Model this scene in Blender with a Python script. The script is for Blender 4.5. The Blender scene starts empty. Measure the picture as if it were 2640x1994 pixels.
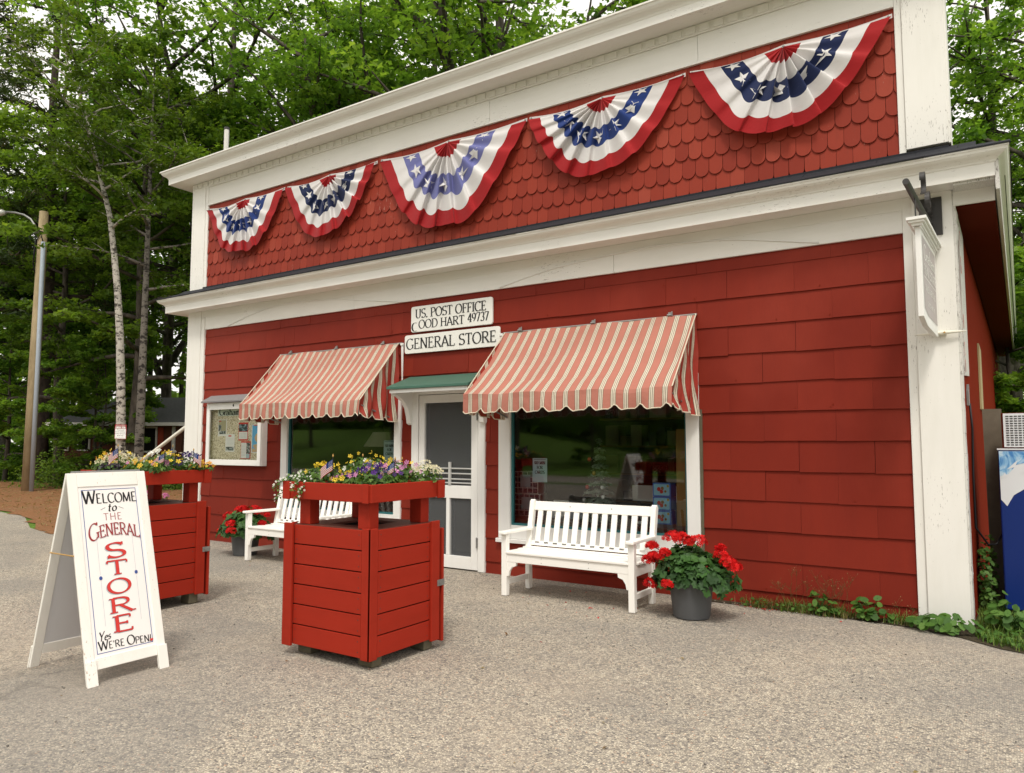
import bpy, math, random
import numpy as np
from mathutils import Vector, Matrix, Euler
PI = math.pi
SC = bpy.context.scene
COL = SC.collection

# ------------------------------------------------------------------ camera, sky, sun, exposure
cam_d = bpy.data.cameras.new('camera'); cam = bpy.data.objects.new('camera', cam_d); COL.objects.link(cam)
cam_d.sensor_width = 36.0; cam_d.lens = 25.886; cam_d.clip_start = 0.05; cam_d.clip_end = 1000
R = Matrix(((0.835392184837931, -0.5480404476417444, 0.04208996626685045),
            (0.54965394642667, 0.8330307659864692, -0.06277166635978212),
            (-0.000660824708585855, 0.07557387556975581, 0.9971399864823753)))
right, fwd, up = R.col[0], R.col[1], R.col[2]
EYE = Vector((0, -7.0, 1.484))
cam.matrix_world = Matrix(((right[0], up[0], -fwd[0], EYE[0]), (right[1], up[1], -fwd[1], EYE[1]),
                           (right[2], up[2], -fwd[2], EYE[2]), (0, 0, 0, 1)))
SC.camera = cam
SC.render.resolution_x, SC.render.resolution_y = 1024, 773

SUN_EL, SUN_AZ = math.radians(58), math.radians(150)   # azimuth clockwise from +Y
wd = bpy.data.worlds.new('World'); SC.world = wd; wd.use_nodes = True
nt = wd.node_tree; nt.nodes.clear()
sky = nt.nodes.new('ShaderNodeTexSky'); sky.sky_type = 'NISHITA'; sky.sun_disc = False
sky.sun_elevation = SUN_EL; sky.sun_rotation = SUN_AZ
sky.air_density = 1.0; sky.dust_density = 4.0; sky.ozone_density = 1.0
hs = nt.nodes.new('ShaderNodeHueSaturation'); hs.inputs['Saturation'].default_value = 0.12
bw = nt.nodes.new('ShaderNodeMix'); bw.data_type = 'RGBA'; bw.inputs[0].default_value = 0.55
bw.inputs[7].default_value = (11.0, 10.5, 9.7, 1)      # an even cloud deck in front of the clear sky
bg = nt.nodes.new('ShaderNodeBackground'); bg.inputs['Strength'].default_value = 0.15
wo = nt.nodes.new('ShaderNodeOutputWorld')
nt.links.new(sky.outputs[0], hs.inputs['Color']); nt.links.new(hs.outputs[0], bw.inputs[6])
nt.links.new(bw.outputs[2], bg.inputs['Color']); nt.links.new(bg.outputs[0], wo.inputs[0])
sl = bpy.data.lights.new('sun', 'SUN'); sl.energy = 1.7; sl.angle = math.radians(11); sl.color = (1.0, 0.94, 0.84)
so = bpy.data.objects.new('sun', sl); COL.objects.link(so)
sd = Vector((math.sin(SUN_AZ) * math.cos(SUN_EL), math.cos(SUN_AZ) * math.cos(SUN_EL), math.sin(SUN_EL)))
so.rotation_euler = sd.to_track_quat('Z', 'Y').to_euler(); so.location = (10, -20, 30)
vs = SC.view_settings
vs.view_transform = 'Standard'; vs.look = 'None'; vs.exposure = 0.18; vs.gamma = 1.0; vs.use_curve_mapping = False
SC.cycles.max_bounces = 8; SC.cycles.transparent_max_bounces = 12
SC.cycles.use_denoising = True

# ------------------------------------------------------------------ materials
def s2l(r, g, b):
    f = lambda c: c / 12.92 if c <= 0.04045 else ((c + 0.055) / 1.055) ** 2.4
    return (f(r / 255), f(g / 255), f(b / 255))
class NT:
    """small node helper"""
    def __init__(s, name):
        s.m = bpy.data.materials.new(name); s.m.use_nodes = True; s.t = s.m.node_tree
        s.b = s.t.nodes['Principled BSDF']; s.out = s.t.nodes['Material Output']
    def n(s, typ, **kw):
        x = s.t.nodes.new(typ)
        for k, v in kw.items():
            if k.startswith('i_'): x.inputs[k[2:]].default_value = v
            else: setattr(x, k, v)
        return x
    def l(s, a, b): s.t.links.new(a, b)
    def coord(s, kind='Object', scale=(1, 1, 1)):
        tc = s.n('ShaderNodeTexCoord'); mp = s.n('ShaderNodeMapping'); mp.inputs['Scale'].default_value = scale
        s.l(tc.outputs[kind], mp.inputs[0]); return mp.outputs[0]
    def noise(s, vec, scale, detail=4, rough=0.55, dist=0):
        x = s.n('ShaderNodeTexNoise'); x.inputs['Scale'].default_value = scale; x.inputs['Detail'].default_value = detail
        x.inputs['Roughness'].default_value = rough; x.inputs['Distortion'].default_value = dist
        s.l(vec, x.inputs['Vector']); return x.outputs['Fac']
    def ramp(s, fac, stops, interp='LINEAR'):
        x = s.n('ShaderNodeValToRGB'); cr = x.color_ramp; cr.interpolation = interp
        while len(cr.elements) < len(stops): cr.elements.new(0.5)
        for e, (p, c) in zip(cr.elements, stops):
            e.position = p; e.color = (c, c, c, 1) if isinstance(c, (int, float)) else (*c[:3], 1)
        s.l(fac, x.inputs[0]); return x.outputs[0]
    def mix(s, fac, a, b, mode='MIX'):
        x = s.n('ShaderNodeMix', data_type='RGBA', blend_type=mode)
        for sock, v in ((x.inputs[0], fac), (x.inputs[6], a), (x.inputs[7], b)):
            if isinstance(v, (int, float)): sock.default_value = v
            elif isinstance(v, tuple): sock.default_value = (*v[:3], 1)
            else: s.l(v, sock)
        return x.outputs[2]
    def math(s, op, a, b=None):
        x = s.n('ShaderNodeMath', operation=op)
        for sock, v in ((x.inputs[0], a), (x.inputs[1], b)):
            if v is None: continue
            if isinstance(v, (int, float)): sock.default_value = v
            else: s.l(v, sock)
        return x.outputs[0]
    def bump(s, h, strength=0.3, dist=0.01):
        x = s.n('ShaderNodeBump'); x.inputs['Strength'].default_value = strength; x.inputs['Distance'].default_value = dist
        s.l(h, x.inputs['Height']); s.l(x.outputs[0], s.b.inputs['Normal']); return x
    def col(s, c):
        if isinstance(c, tuple): s.b.inputs['Base Color'].default_value = (*c[:3], 1)
        else: s.l(c, s.b.inputs['Base Color'])
    def set(s, rough=0.6, spec=0.4, metal=0.0):
        s.b.inputs['Roughness'].default_value = rough; s.b.inputs['Specular IOR Level'].default_value = spec
        s.b.inputs['Metallic'].default_value = metal; return s.m

def plain(name, c, rough=0.6, spec=0.4, var=0.12, scale=6, metal=0, bump=0.0, bscale=60):
    k = NT(name); v = k.coord()
    f = k.noise(v, scale, 5)
    k.col(k.mix(f, tuple(x * (1 - var) for x in c), tuple(min(1, x * (1 + var)) for x in c)))
    if bump: k.bump(k.noise(v, bscale, 3), bump, 0.004)
    return k.set(rough, spec, metal)

def painted(name, c, chip=0.0, under=(0.30, 0.27, 0.24), grain=(9, 9, 1.2), rough=0.5, var=0.08, dirt=0.25, chipscale=14, spec=0.3):
    """paint on boards: faint brush grain, soft grime, and chips that show the wood"""
    k = NT(name); v = k.coord(); vg = k.coord('Object', grain)
    base = k.mix(k.noise(v, 1.7, 5), tuple(x * (1 - var) for x in c), tuple(min(1, x * (1 + var * 0.6)) for x in c))
    d = k.ramp(k.noise(vg, 1.1, 6, 0.65), [(0.45, 0.0), (0.8, 1.0)])
    base = k.mix(k.math('MULTIPLY', d, dirt), base, tuple(x * 0.72 for x in c[:2]) + (c[2] * 0.66,))
    if chip > 0:
        a = k.noise(vg, chipscale, 5, 0.7); b = k.noise(v, 0.9, 2)
        s = k.math('ADD', k.math('MULTIPLY', a, 0.75), k.math('MULTIPLY', b, 0.4))
        m = k.ramp(s, [(0.80 - chip, 0.0), (0.815 - chip, 1.0)])
        base = k.mix(m, base, under)
    k.col(base)
    k.bump(k.noise(k.coord('Object', tuple(x * 4 for x in grain)), 4, 4), 0.12, 0.004)
    return k.set(rough, spec)

WHITE = (0.80, 0.78, 0.732)
M = {}
M['trim'] = painted('white_trim_paint', WHITE, chip=0.08, grain=(1.2, 9, 9))
M['trim_v'] = painted('white_post_paint', WHITE, chip=0.10, grain=(9, 9, 1.2))
M['trim_clean'] = painted('white_frame_paint', (0.80, 0.79, 0.76), chip=0.0, dirt=0.15)
M['bench'] = plain('white_bench_plastic', (0.88, 0.86, 0.81), 0.45, 0.3, 0.03, 3)
M['board'] = painted('sandwich_frame_paint', (0.86, 0.84, 0.78), chip=0.115, under=(0.5, 0.38, 0.29), grain=(9, 9, 2), chipscale=10)
M['panel'] = plain('sign_panel_white', (0.85, 0.82, 0.79), 0.4, 0.4, 0.02, 3)
M['panel_back'] = plain('board_inside_grey', (0.62, 0.62, 0.63), 0.6, 0.3, 0.04, 3)
M['signwhite'] = plain('enamel_sign_white', (0.78, 0.77, 0.72), 0.4, 0.4, 0.03, 5)

def red_siding():
    k = NT('red_siding_paint'); v = k.coord(); g = k.n('ShaderNodeNewGeometry')
    c = k.ramp(g.outputs['Random Per Island'], [(0.0, (0.178, 0.0185, 0.0095)), (0.5, (0.194, 0.0205, 0.0106)), (1.0, (0.212, 0.0235, 0.012))])
    f = k.noise(k.coord('Object', (2.2, 2.2, 0.5)), 2.2, 5, 0.6)
    c = k.mix(k.math('MULTIPLY', k.ramp(f, [(0.4, 0.0), (0.75, 1.0)]), 0.4), c, (0.15, 0.017, 0.011))
    fd = k.noise(v, 0.55, 4, 0.55)                 # sun-faded areas of the old paint
    c = k.mix(k.math('MULTIPLY', k.ramp(fd, [(0.47, 0.0), (0.62, 1.0)]), 0.45), c, (0.29, 0.042, 0.024))
    gr = k.noise(k.coord('Object', (90, 90, 2.5)), 2.0, 4, 0.7)
    c = k.mix(k.math('MULTIPLY', k.ramp(gr, [(0.45, 0.0), (0.7, 1.0)]), 0.22), c, (0.14, 0.016, 0.010))
    sp = k.ramp(k.noise(v, 130, 2), [(0.80, 0.0), (0.83, 1.0)])
    c = k.mix(k.math('MULTIPLY', sp, 0.25), c, (0.42, 0.24, 0.18))
    k.col(c); k.bump(k.noise(k.coord('Object', (60, 60, 3)), 3, 3), 0.16, 0.004); return k.set(0.6, 0.12)
M['siding'] = red_siding()
def scallop_mat():
    k = NT('red_scallop_paint'); v = k.coord(); g = k.n('ShaderNodeNewGeometry')
    c = k.ramp(g.outputs['Random Per Island'], [(0.0, (0.225, 0.029, 0.016)), (0.5, (0.255, 0.034, 0.018)), (0.9, (0.285, 0.041, 0.022)), (1.0, (0.315, 0.056, 0.033))])
    f = k.noise(k.coord('Object', (18, 18, 3)), 2.0, 5, 0.65)
    c = k.mix(k.math('MULTIPLY', k.ramp(f, [(0.52, 0.0), (0.72, 1.0)]), 0.4), c, (0.20, 0.035, 0.022))
    w = k.math('ADD', k.math('MULTIPLY', k.noise(k.coord('Object', (30, 30, 7)), 2.0, 5, 0.7), 0.7), k.math('MULTIPLY', k.noise(v, 1.6, 1), 0.3))
    c = k.mix(k.ramp(w, [(0.655, 0.0), (0.675, 0.8)]), c, (0.42, 0.25, 0.20))
    k.col(c); k.bump(k.noise(k.coord('Object', (70, 70, 6)), 2, 3), 0.25, 0.004); return k.set(0.6, 0.15)
M['scallop'] = scallop_mat()
M['sidewall'] = painted('side_wall_red', (0.20, 0.023, 0.010), chip=0.0, grain=(14, 14, 0.6), dirt=0.5, rough=0.95, spec=0.02)
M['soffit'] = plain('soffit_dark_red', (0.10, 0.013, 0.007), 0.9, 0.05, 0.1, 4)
M['bin'] = painted('planter_red_stain', (0.325, 0.0235, 0.0105), chip=0.035, under=(0.20, 0.06, 0.035), grain=(2, 2, 9), dirt=0.5, rough=0.6, spec=0.12, var=0.14)
M['bin_lid'] = plain('brown_lid', (0.13, 0.045, 0.032), 0.45, 0.4, 0.25, 8)
M['dark'] = plain('dark_void', (0.012, 0.011, 0.010), 0.9, 0.1)
M['backing'] = plain('wall_backing', (0.05, 0.010, 0.008), 0.9, 0.1)
M['shingle'] = plain('black_roof_shingle', (0.022, 0.023, 0.028), 0.85, 0.2, 0.35, 30, bump=0.5, bscale=120)
M['grey_roof'] = plain('grey_roof_shingle', (0.20, 0.20, 0.21), 0.9, 0.2, 0.3, 12, bump=0.4, bscale=50)
M['boxroof'] = plain('grey_felt', (0.20, 0.19, 0.19), 0.8, 0.2, 0.15, 20)
M['metal'] = plain('galvanised_metal', (0.30, 0.30, 0.29), 0.45, 0.5, 0.15, 20, metal=0.7)
M['iron'] = plain('black_iron', (0.03, 0.027, 0.025), 0.5, 0.5, 0.3, 20, bump=0.15)
M['brass'] = plain('brass', (0.5, 0.30, 0.09), 0.45, 0.5, 0.2, 20, metal=0.5)
M['green'] = plain('green_canopy_metal', (0.055, 0.135, 0.098), 0.45, 0.4, 0.12, 4)
M['black'] = plain('black_lettering', (0.012, 0.012, 0.014), 0.5, 0.3)
M['ltred'] = plain('red_lettering', (0.60, 0.035, 0.028), 0.45, 0.4, 0.04)
M['dkred'] = plain('dark_red_lettering', (0.30, 0.020, 0.022), 0.45, 0.4, 0.04)
M['grey_line'] = plain('pale_grey_line', (0.52, 0.55, 0.58), 0.5, 0.3)
M['blue_line'] = plain('blue_line', (0.045, 0.09, 0.30), 0.5, 0.3)
M['wood_old'] = plain('grey_wood', (0.17, 0.145, 0.105), 0.8, 0.2, 0.25, 12, bump=0.4, bscale=30)
M['foot'] = plain('weathered_block', (0.12, 0.105, 0.07), 0.85, 0.2, 0.3, 14, bump=0.4, bscale=40)
def cloth(name, c, var=0.06):
    k = NT(name); v = k.coord()
    k.col(k.mix(k.noise(v, 4, 4), tuple(x * (1 - var) for x in c), tuple(min(1, x * (1 + var)) for x in c)))
    w = k.n('ShaderNodeTexWave', i_Scale=180.0); k.l(v, w.inputs['Vector'])
    k.bump(k.noise(v, 25, 4), 0.25, 0.012)
    k.b.inputs['Sheen Weight'].default_value = 0.1
    # thin cloth lets some light through
    tr = k.n('ShaderNodeBsdfTranslucent'); tr.inputs[0].default_value = (*c, 1)
    mx = k.n('ShaderNodeMixShader'); mx.inputs[0].default_value = 0.15
    k.l(k.b.outputs[0], mx.inputs[1]); k.l(tr.outputs[0], mx.inputs[2]); k.l(mx.outputs[0], k.out.inputs[0])
    return k.set(0.75, 0.2)
M['flag_red'] = cloth('bunting_red', (0.37, 0.013, 0.016))
M['flag_white'] = cloth('bunting_white', (0.74, 0.72, 0.71))
M['flag_blue'] = cloth('bunting_navy', (0.014, 0.024, 0.085))
M['flag_royal'] = cloth('bunting_royal', (0.016, 0.042, 0.19))
M['flag_faded'] = cloth('bunting_faded_blue', (0.16, 0.17, 0.40), 0.2)
def stripes(name, red):
    k = NT(name); u = k.n('ShaderNodeUVMap'); sx = k.n('ShaderNodeSeparateXYZ'); k.l(u.outputs[0], sx.inputs[0])
    f = k.math('FRACT', k.math('DIVIDE', sx.outputs[0], 0.1235))
    cr, gy = (0.70, 0.63, 0.50), (0.13, 0.105, 0.08)
    c = k.ramp(f, [(0.0, red), (0.53, gy), (0.565, cr), (0.65, gy), (0.69, cr), (0.785, gy), (0.825, cr), (0.915, gy), (0.95, red)], 'CONSTANT')
    v = k.coord()
    d = k.ramp(k.noise(v, 2.2, 5, 0.6), [(0.4, 0.0), (0.75, 1.0)])
    c = k.mix(k.math('MULTIPLY', d, 0.22), c, (0.25, 0.11, 0.08))
    st = k.ramp(k.noise(v, 1.1, 4, 0.6), [(0.5, 0.0), (0.7, 1.0)]); c = k.mix(k.math('MULTIPLY', st, 0.3), c, (0.34, 0.17, 0.12))
    k.col(c); k.bump(k.noise(v, 6, 4), 0.45, 0.03)
    tr = k.n('ShaderNodeBsdfTranslucent'); k.l(c, tr.inputs[0])
    mx = k.n('ShaderNodeMixShader'); mx.inputs[0].default_value = 0.12
    k.l(k.b.outputs[0], mx.inputs[1]); k.l(tr.outputs[0], mx.inputs[2]); k.l(mx.outputs[0], k.out.inputs[0])
    return k.set(0.7, 0.2)
M['awning'] = stripes('faded_striped_canvas', (0.48, 0.185, 0.138))
M['awning_side'] = stripes('red_striped_canvas', (0.36, 0.04, 0.028))
M['cream'] = cloth('cream_binding', (0.72, 0.66, 0.52))
def glass(name, tint=(0.85, 0.9, 0.88), extra=0.0, mult=2.1):
    k = NT(name); k.t.nodes.remove(k.b)
    fr = k.n('ShaderNodeFresnel', i_IOR=1.5); t = k.n('ShaderNodeBsdfTransparent'); t.inputs[0].default_value = (*tint, 1)
    g = k.n('ShaderNodeBsdfGlossy'); g.inputs['Roughness'].default_value = 0.03; g.inputs[0].default_value = (1, 1, 1, 1)
    wob = k.n('ShaderNodeBump', i_Strength=0.02, i_Distance=0.02); k.l(k.noise(k.coord(), 1.6, 1), wob.inputs['Height']); k.l(wob.outputs[0], g.inputs['Normal'])
    mx = k.n('ShaderNodeMixShader'); k.l(k.math('ADD', k.math('MULTIPLY', fr.outputs[0], mult), extra), mx.inputs[0])
    k.l(t.outputs[0], mx.inputs[1]); k.l(g.outputs[0], mx.inputs[2]); k.l(mx.outputs[0], k.out.inputs[0]); return k.m
M['glass'] = glass('shop_window_glass', (0.93, 0.96, 0.94), extra=0.01)
M['glass_thin'] = glass('case_glass', (0.97, 0.98, 0.97), 0.0, 0.8)
def screen():
    k = NT('door_screen'); 
    t = k.n('ShaderNodeBsdfTransparent'); mx = k.n('ShaderNodeMixShader'); mx.inputs[0].default_value = 0.62
    k.col((0.10, 0.105, 0.11)); k.set(0.6, 0.3)
    k.l(t.outputs[0], mx.inputs[1]); k.l(k.b.outputs[0], mx.inputs[2]); k.l(mx.outputs[0], k.out.inputs[0]); return k.m
M['screen'] = screen()

def asphalt():
    k = NT('old_asphalt'); v = k.coord()
    vo = k.n('ShaderNodeTexVoronoi', i_Scale=88.0); k.l(v, vo.inputs['Vector']); vo.inputs['Randomness'].default_value = 1.0
    vd = k.n('ShaderNodeTexVoronoi', feature='DISTANCE_TO_EDGE', i_Scale=88.0); k.l(v, vd.inputs['Vector'])
    sp = k.n('ShaderNodeSeparateColor'); k.l(vo.outputs['Color'], sp.inputs[0])
    st = k.ramp(sp.outputs[0], [(0.0, (0.11, 0.10, 0.095)), (0.14, (0.20, 0.18, 0.16)), (0.36, (0.34, 0.298, 0.245)), (0.58, (0.47, 0.41, 0.325)),
                                (0.80, (0.56, 0.485, 0.37)), (0.96, (0.68, 0.60, 0.47)), (1.0, (0.48, 0.29, 0.19))])
    binder = (0.26, 0.232, 0.192)
    edge = k.ramp(vd.outputs['Distance'], [(0.05, 0.0), (0.16, 1.0)])
    c = k.mix(edge, binder, st)
    v2 = k.n('ShaderNodeTexVoronoi', i_Scale=31.0); k.l(k.coord('Object', (1, 1, 1)), v2.inputs['Vector']); s2 = k.n('ShaderNodeSeparateColor'); k.l(v2.outputs['Color'], s2.inputs[0])
    c = k.mix(0.16, c, k.ramp(s2.outputs[1], [(0.0, 0.10), (0.25, 0.40), (0.8, 0.62), (1.0, 0.92)]), 'OVERLAY')   # bigger chippings
    # worn, darker and dusty areas
    big = k.noise(v, 0.55, 5, 0.6)
    c = k.mix(k.math('MULTIPLY', k.ramp(big, [(0.5, 0.0), (0.68, 1.0)]), 0.42), c, (0.42, 0.345, 0.265))
    dk = k.noise(k.coord('Object', (0.7, 1.3, 1)), 0.9, 4)
    c = k.mix(k.math('MULTIPLY', k.ramp(dk, [(0.5, 0.0), (0.7, 1.0)]), 0.3), c, (0.16, 0.15, 0.138))
    fine = k.noise(v, 260, 2)
    pt = k.noise(k.coord('Object', (0.25, 0.45, 1)), 1.1, 5, 0.6, 0.6)     # cleaner, greyer stone where water runs off the wall
    c = k.mix(k.math('MULTIPLY', k.ramp(pt, [(0.46, 0.0), (0.58, 1.0)]), 0.42), c, (0.20, 0.19, 0.175), 'MIX')
    ot = k.noise(v, 0.8, 3); spots = k.ramp(k.noise(v, 2.6, 3, 0.5), [(0.70, 0.0), (0.74, 1.0)])
    c = k.mix(k.math('MULTIPLY', spots, 0.3), c, (0.12, 0.11, 0.10))
    c = k.mix(0.3, c, k.ramp(fine, [(0.3, 0.25), (0.7, 0.75)]), 'OVERLAY')
    # hairline cracks
    ck = k.n('ShaderNodeTexVoronoi', feature='DISTANCE_TO_EDGE', i_Scale=0.33)
    wv = k.n('ShaderNodeVectorMath', operation='ADD'); nz = k.n('ShaderNodeTexNoise', i_Scale=2.2, i_Detail=6.0); k.l(v, nz.inputs['Vector'])
    k.l(v, wv.inputs[0]); sc_ = k.n('ShaderNodeVectorMath', operation='SCALE'); sc_.inputs['Scale'].default_value = 0.55
    k.l(nz.outputs['Color'], sc_.inputs[0]); k.l(sc_.outputs[0], wv.inputs[1]); k.l(wv.outputs[0], ck.inputs['Vector'])
    crk = k.ramp(ck.outputs['Distance'], [(0.0, 1.0), (0.0022, 0.6), (0.006, 0.0)])
    crk = k.math('MULTIPLY', crk, k.ramp(k.noise(v, 0.5, 2), [(0.5, 0.0), (0.6, 1.0)]))
    c = k.mix(k.math('MULTIPLY', crk, 0.3), c, (0.05, 0.045, 0.04))
    k.col(c)
    h = k.math('ADD', k.math('MULTIPLY', edge, 0.7), k.math('MULTIPLY', fine, 0.5))
    k.bump(h, 0.55, 0.006); return k.set(0.85, 0.25)
M['asphalt'] = asphalt()
def ground_mat(name, a, b, c_, scale=18, patch=0.6, pc=(0.2, 0.13, 0.08)):
    k = NT(name); v = k.coord()
    f = k.noise(v, scale, 6, 0.7)
    c = k.ramp(f, [(0.3, a), (0.5, b), (0.7, c_)])
    c = k.mix(k.math('MULTIPLY', k.ramp(k.noise(v, patch, 4), [(0.5, 0.0), (0.7, 1.0)]), 0.5), c, pc)
    k.col(c); k.bump(k.noise(v, scale * 3, 4, 0.7), 0.7, 0.03); return k.set(0.95, 0.1)
M['lawn'] = ground_mat('lawn_green', (0.06, 0.115, 0.016), (0.10, 0.18, 0.028), (0.16, 0.25, 0.045), 9, 0.3, (0.09, 0.11, 0.03))
M['needles'] = ground_mat('pine_needle_litter', (0.14, 0.06, 0.028), (0.25, 0.12, 0.055), (0.36, 0.20, 0.10), 26, 0.5, (0.22, 0.13, 0.075))
M['soil'] = ground_mat('damp_soil', (0.035, 0.028, 0.02), (0.065, 0.05, 0.032), (0.11, 0.085, 0.055), 22, 1.0, (0.05, 0.05, 0.025))

def leafmat(name, stops, trans=0.35, spec=0.25, tc=None):
    k = NT(name); a = k.n('ShaderNodeAttribute', attribute_name='rnd')
    oi = k.n('ShaderNodeObjectInfo')
    f = k.math('ADD', k.math('MULTIPLY', a.outputs['Fac'], 0.9), k.math('MULTIPLY', oi.outputs['Random'], 0.1))
    n_ = len(stops); c = k.ramp(f, [(i / (n_ - 1), s) for i, s in enumerate(stops)])
    k.col(c); k.set(0.55, spec)
    tr = k.n('ShaderNodeBsdfTranslucent')
    k.l(k.mix(1.0, c, tc or (1.25, 1.25, 0.55), 'MULTIPLY'), tr.inputs[0])
    mx = k.n('ShaderNodeMixShader'); mx.inputs[0].default_value = trans
    k.l(k.b.outputs[0], mx.inputs[1]); k.l(tr.outputs[0], mx.inputs[2]); k.l(mx.outputs[0], k.out.inputs[0]); return k.m
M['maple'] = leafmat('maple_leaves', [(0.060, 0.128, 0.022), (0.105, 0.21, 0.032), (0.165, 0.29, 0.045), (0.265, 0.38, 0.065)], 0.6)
M['maple_dark'] = leafmat('shaded_leaves', [(0.06, 0.115, 0.018), (0.10, 0.18, 0.026), (0.155, 0.255, 0.036), (0.23, 0.33, 0.055)], 0.58)  # darker copy of the maple green, with shade put into the colour
M['birch_leaf'] = leafmat('birch_leaves', [(0.05, 0.09, 0.015), (0.08, 0.14, 0.02), (0.12, 0.19, 0.026), (0.17, 0.24, 0.035)], 0.45)
M['pine'] = leafmat('pine_needles', [(0.028, 0.05, 0.018), (0.045, 0.075, 0.025), (0.065, 0.10, 0.032), (0.14, 0.095, 0.05)], 0.2)
M['geranium'] = leafmat('geranium_leaves', [(0.018, 0.050, 0.012), (0.030, 0.080, 0.018), (0.045, 0.115, 0.024), (0.065, 0.15, 0.03)], 0.2, 0.3)
M['herb'] = leafmat('bedding_leaves', [(0.03, 0.065, 0.015), (0.055, 0.115, 0.022), (0.09, 0.17, 0.03), (0.14, 0.23, 0.05)], 0.3)
M['purple_leaf'] = leafmat('purple_foliage', [(0.02, 0.015, 0.022), (0.045, 0.03, 0.05), (0.08, 0.065, 0.09), (0.14, 0.13, 0.15)], 0.1)
M['weed'] = leafmat('weed_leaves', [(0.03, 0.08, 0.012), (0.055, 0.13, 0.02), (0.085, 0.18, 0.03), (0.13, 0.23, 0.05)], 0.3)
M['dry'] = leafmat('dry_grass', [(0.12, 0.10, 0.035), (0.20, 0.16, 0.06), (0.30, 0.23, 0.10), (0.16, 0.07, 0.04)], 0.3)
M['grass'] = leafmat('grass_blades', [(0.05, 0.10, 0.014), (0.085, 0.16, 0.022), (0.14, 0.23, 0.034), (0.22, 0.26, 0.08)], 0.35)
def petal(name, c, c2=None):
    c2 = c2 or tuple(min(1, x * 1.35) for x in c); return leafmat(name, [tuple(x * 0.7 for x in c), c, c, c2], 0.25, 0.2, (1.1, 1.0, 1.0))
M['p_red'] = petal('geranium_red', (0.62, 0.012, 0.012)); M['p_yellow'] = petal('yellow_petals', (0.78, 0.56, 0.05))
M['p_white'] = petal('white_petals', (0.80, 0.80, 0.70)); M['p_cream'] = petal('cream_petals', (0.66, 0.62, 0.42))
M['p_purple'] = petal('purple_petals', (0.085, 0.022, 0.20)); M['p_pink'] = petal('pink_petals', (0.55, 0.22, 0.42))
M['p_navy'] = petal('dark_violet_petals', (0.03, 0.015, 0.09)); M['p_orange'] = petal('orange_petals', (0.72, 0.34, 0.05))
M['p_fuchsia'] = petal('fuchsia_petals', (0.62, 0.16, 0.36))
def bark(name, c, dark, scale=6, birchy=False):
    k = NT(name); v = k.coord('Object', (1, 1, 0.35) if not birchy else (1, 1, 1.7))
    f = k.noise(v, scale, 6, 0.7)
    k.col(k.ramp(f, [(0.42, dark), (0.5 if birchy else 0.6, c)] if birchy else [(0.35, dark), (0.65, c)]))
    k.bump(f, 0.8, 0.05); return k.set(0.9, 0.2)
M['bark'] = bark('grey_bark', (0.125, 0.105, 0.085), (0.035, 0.03, 0.025))
M['bark_pine'] = bark('pine_bark', (0.085, 0.062, 0.05), (0.025, 0.019, 0.016), 5)
M['bark_birch'] = bark('birch_bark', (0.46, 0.425, 0.37), (0.06, 0.052, 0.045), 6.0, True)
M['bark_old_birch'] = bark('old_birch_bark', (0.19, 0.17, 0.145), (0.035, 0.03, 0.027), 5.5, True)
M['pole'] = bark('utility_pole_wood', (0.42, 0.33, 0.20), (0.26, 0.20, 0.115), 3)
M['conduit'] = plain('grey_conduit', (0.36, 0.41, 0.47), 0.5, 0.4, 0.05)
M['potgrey'] = plain('grey_plastic_pot', (0.085, 0.088, 0.092), 0.5, 0.4, 0.1, 5)
M['soilpot'] = plain('potting_soil', (0.03, 0.022, 0.015), 0.95, 0.1)
M['cork'] = NT('cork_board')
def corkm():
    k = M['cork']; v = k.coord(); vo = k.n('ShaderNodeTexVoronoi', i_Scale=85.0); k.l(v, vo.inputs['Vector'])
    sp = k.n('ShaderNodeSeparateColor'); k.l(vo.outputs['Color'], sp.inputs[0])
    k.col(k.ramp(sp.outputs[0], [(0.0, (0.26, 0.20, 0.11)), (0.25, (0.60, 0.53, 0.36)), (0.7, (0.78, 0.72, 0.54)), (1.0, (0.88, 0.84, 0.72))])); return k.set(0.9, 0.1)
M['cork'] = corkm()
def photo_print(name, a, b, c, scale=30):
    k = NT(name); v = k.coord(); k.col(k.ramp(k.noise(v, scale, 3), [(0.35, a), (0.5, b), (0.62, c)], 'CONSTANT')); return k.set(0.4, 0.4)
M['print_a'] = photo_print('printed_snapshots', (0.05, 0.06, 0.06), (0.35, 0.40, 0.42), (0.65, 0.66, 0.62), 40)
M['print_b'] = photo_print('printed_house_photo', (0.03, 0.05, 0.06), (0.20, 0.33, 0.38), (0.55, 0.65, 0.68), 22)
M['paper'] = plain('white_paper', (0.84, 0.85, 0.82), 0.7, 0.2, 0.03)
M['paper_blue'] = plain('pale_blue_paper', (0.42, 0.55, 0.60), 0.6, 0.3, 0.04)
M['paper_tan'] = plain('tan_paper', (0.46, 0.43, 0.28), 0.7, 0.2, 0.05)
M['map_water'] = plain('map_blue', (0.13, 0.46, 0.78), 0.6, 0.3, 0.04)
M['map_land'] = plain('map_land', (0.62, 0.44, 0.26), 0.6, 0.3, 0.10, 9)
M['header'] = plain('pale_green_card', (0.72, 0.80, 0.70), 0.6, 0.3, 0.03)
M['ice_blue'] = painted('ice_box_blue', (0.008, 0.028, 0.17), chip=0.0, grain=(3, 3, 3), dirt=0.2, rough=0.35)
def icemat():
    k = NT('ice_graphic'); v = k.coord(); f = k.noise(v, 5.0, 5, 0.6, 1.5)
    k.col(k.ramp(f, [(0.38, (0.06, 0.22, 0.52)), (0.46, (0.22, 0.45, 0.70)), (0.55, (0.55, 0.70, 0.80)), (0.66, (0.30, 0.50, 0.68))])); return k.set(0.35, 0.4)
M['ice_pic'] = icemat()
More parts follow.
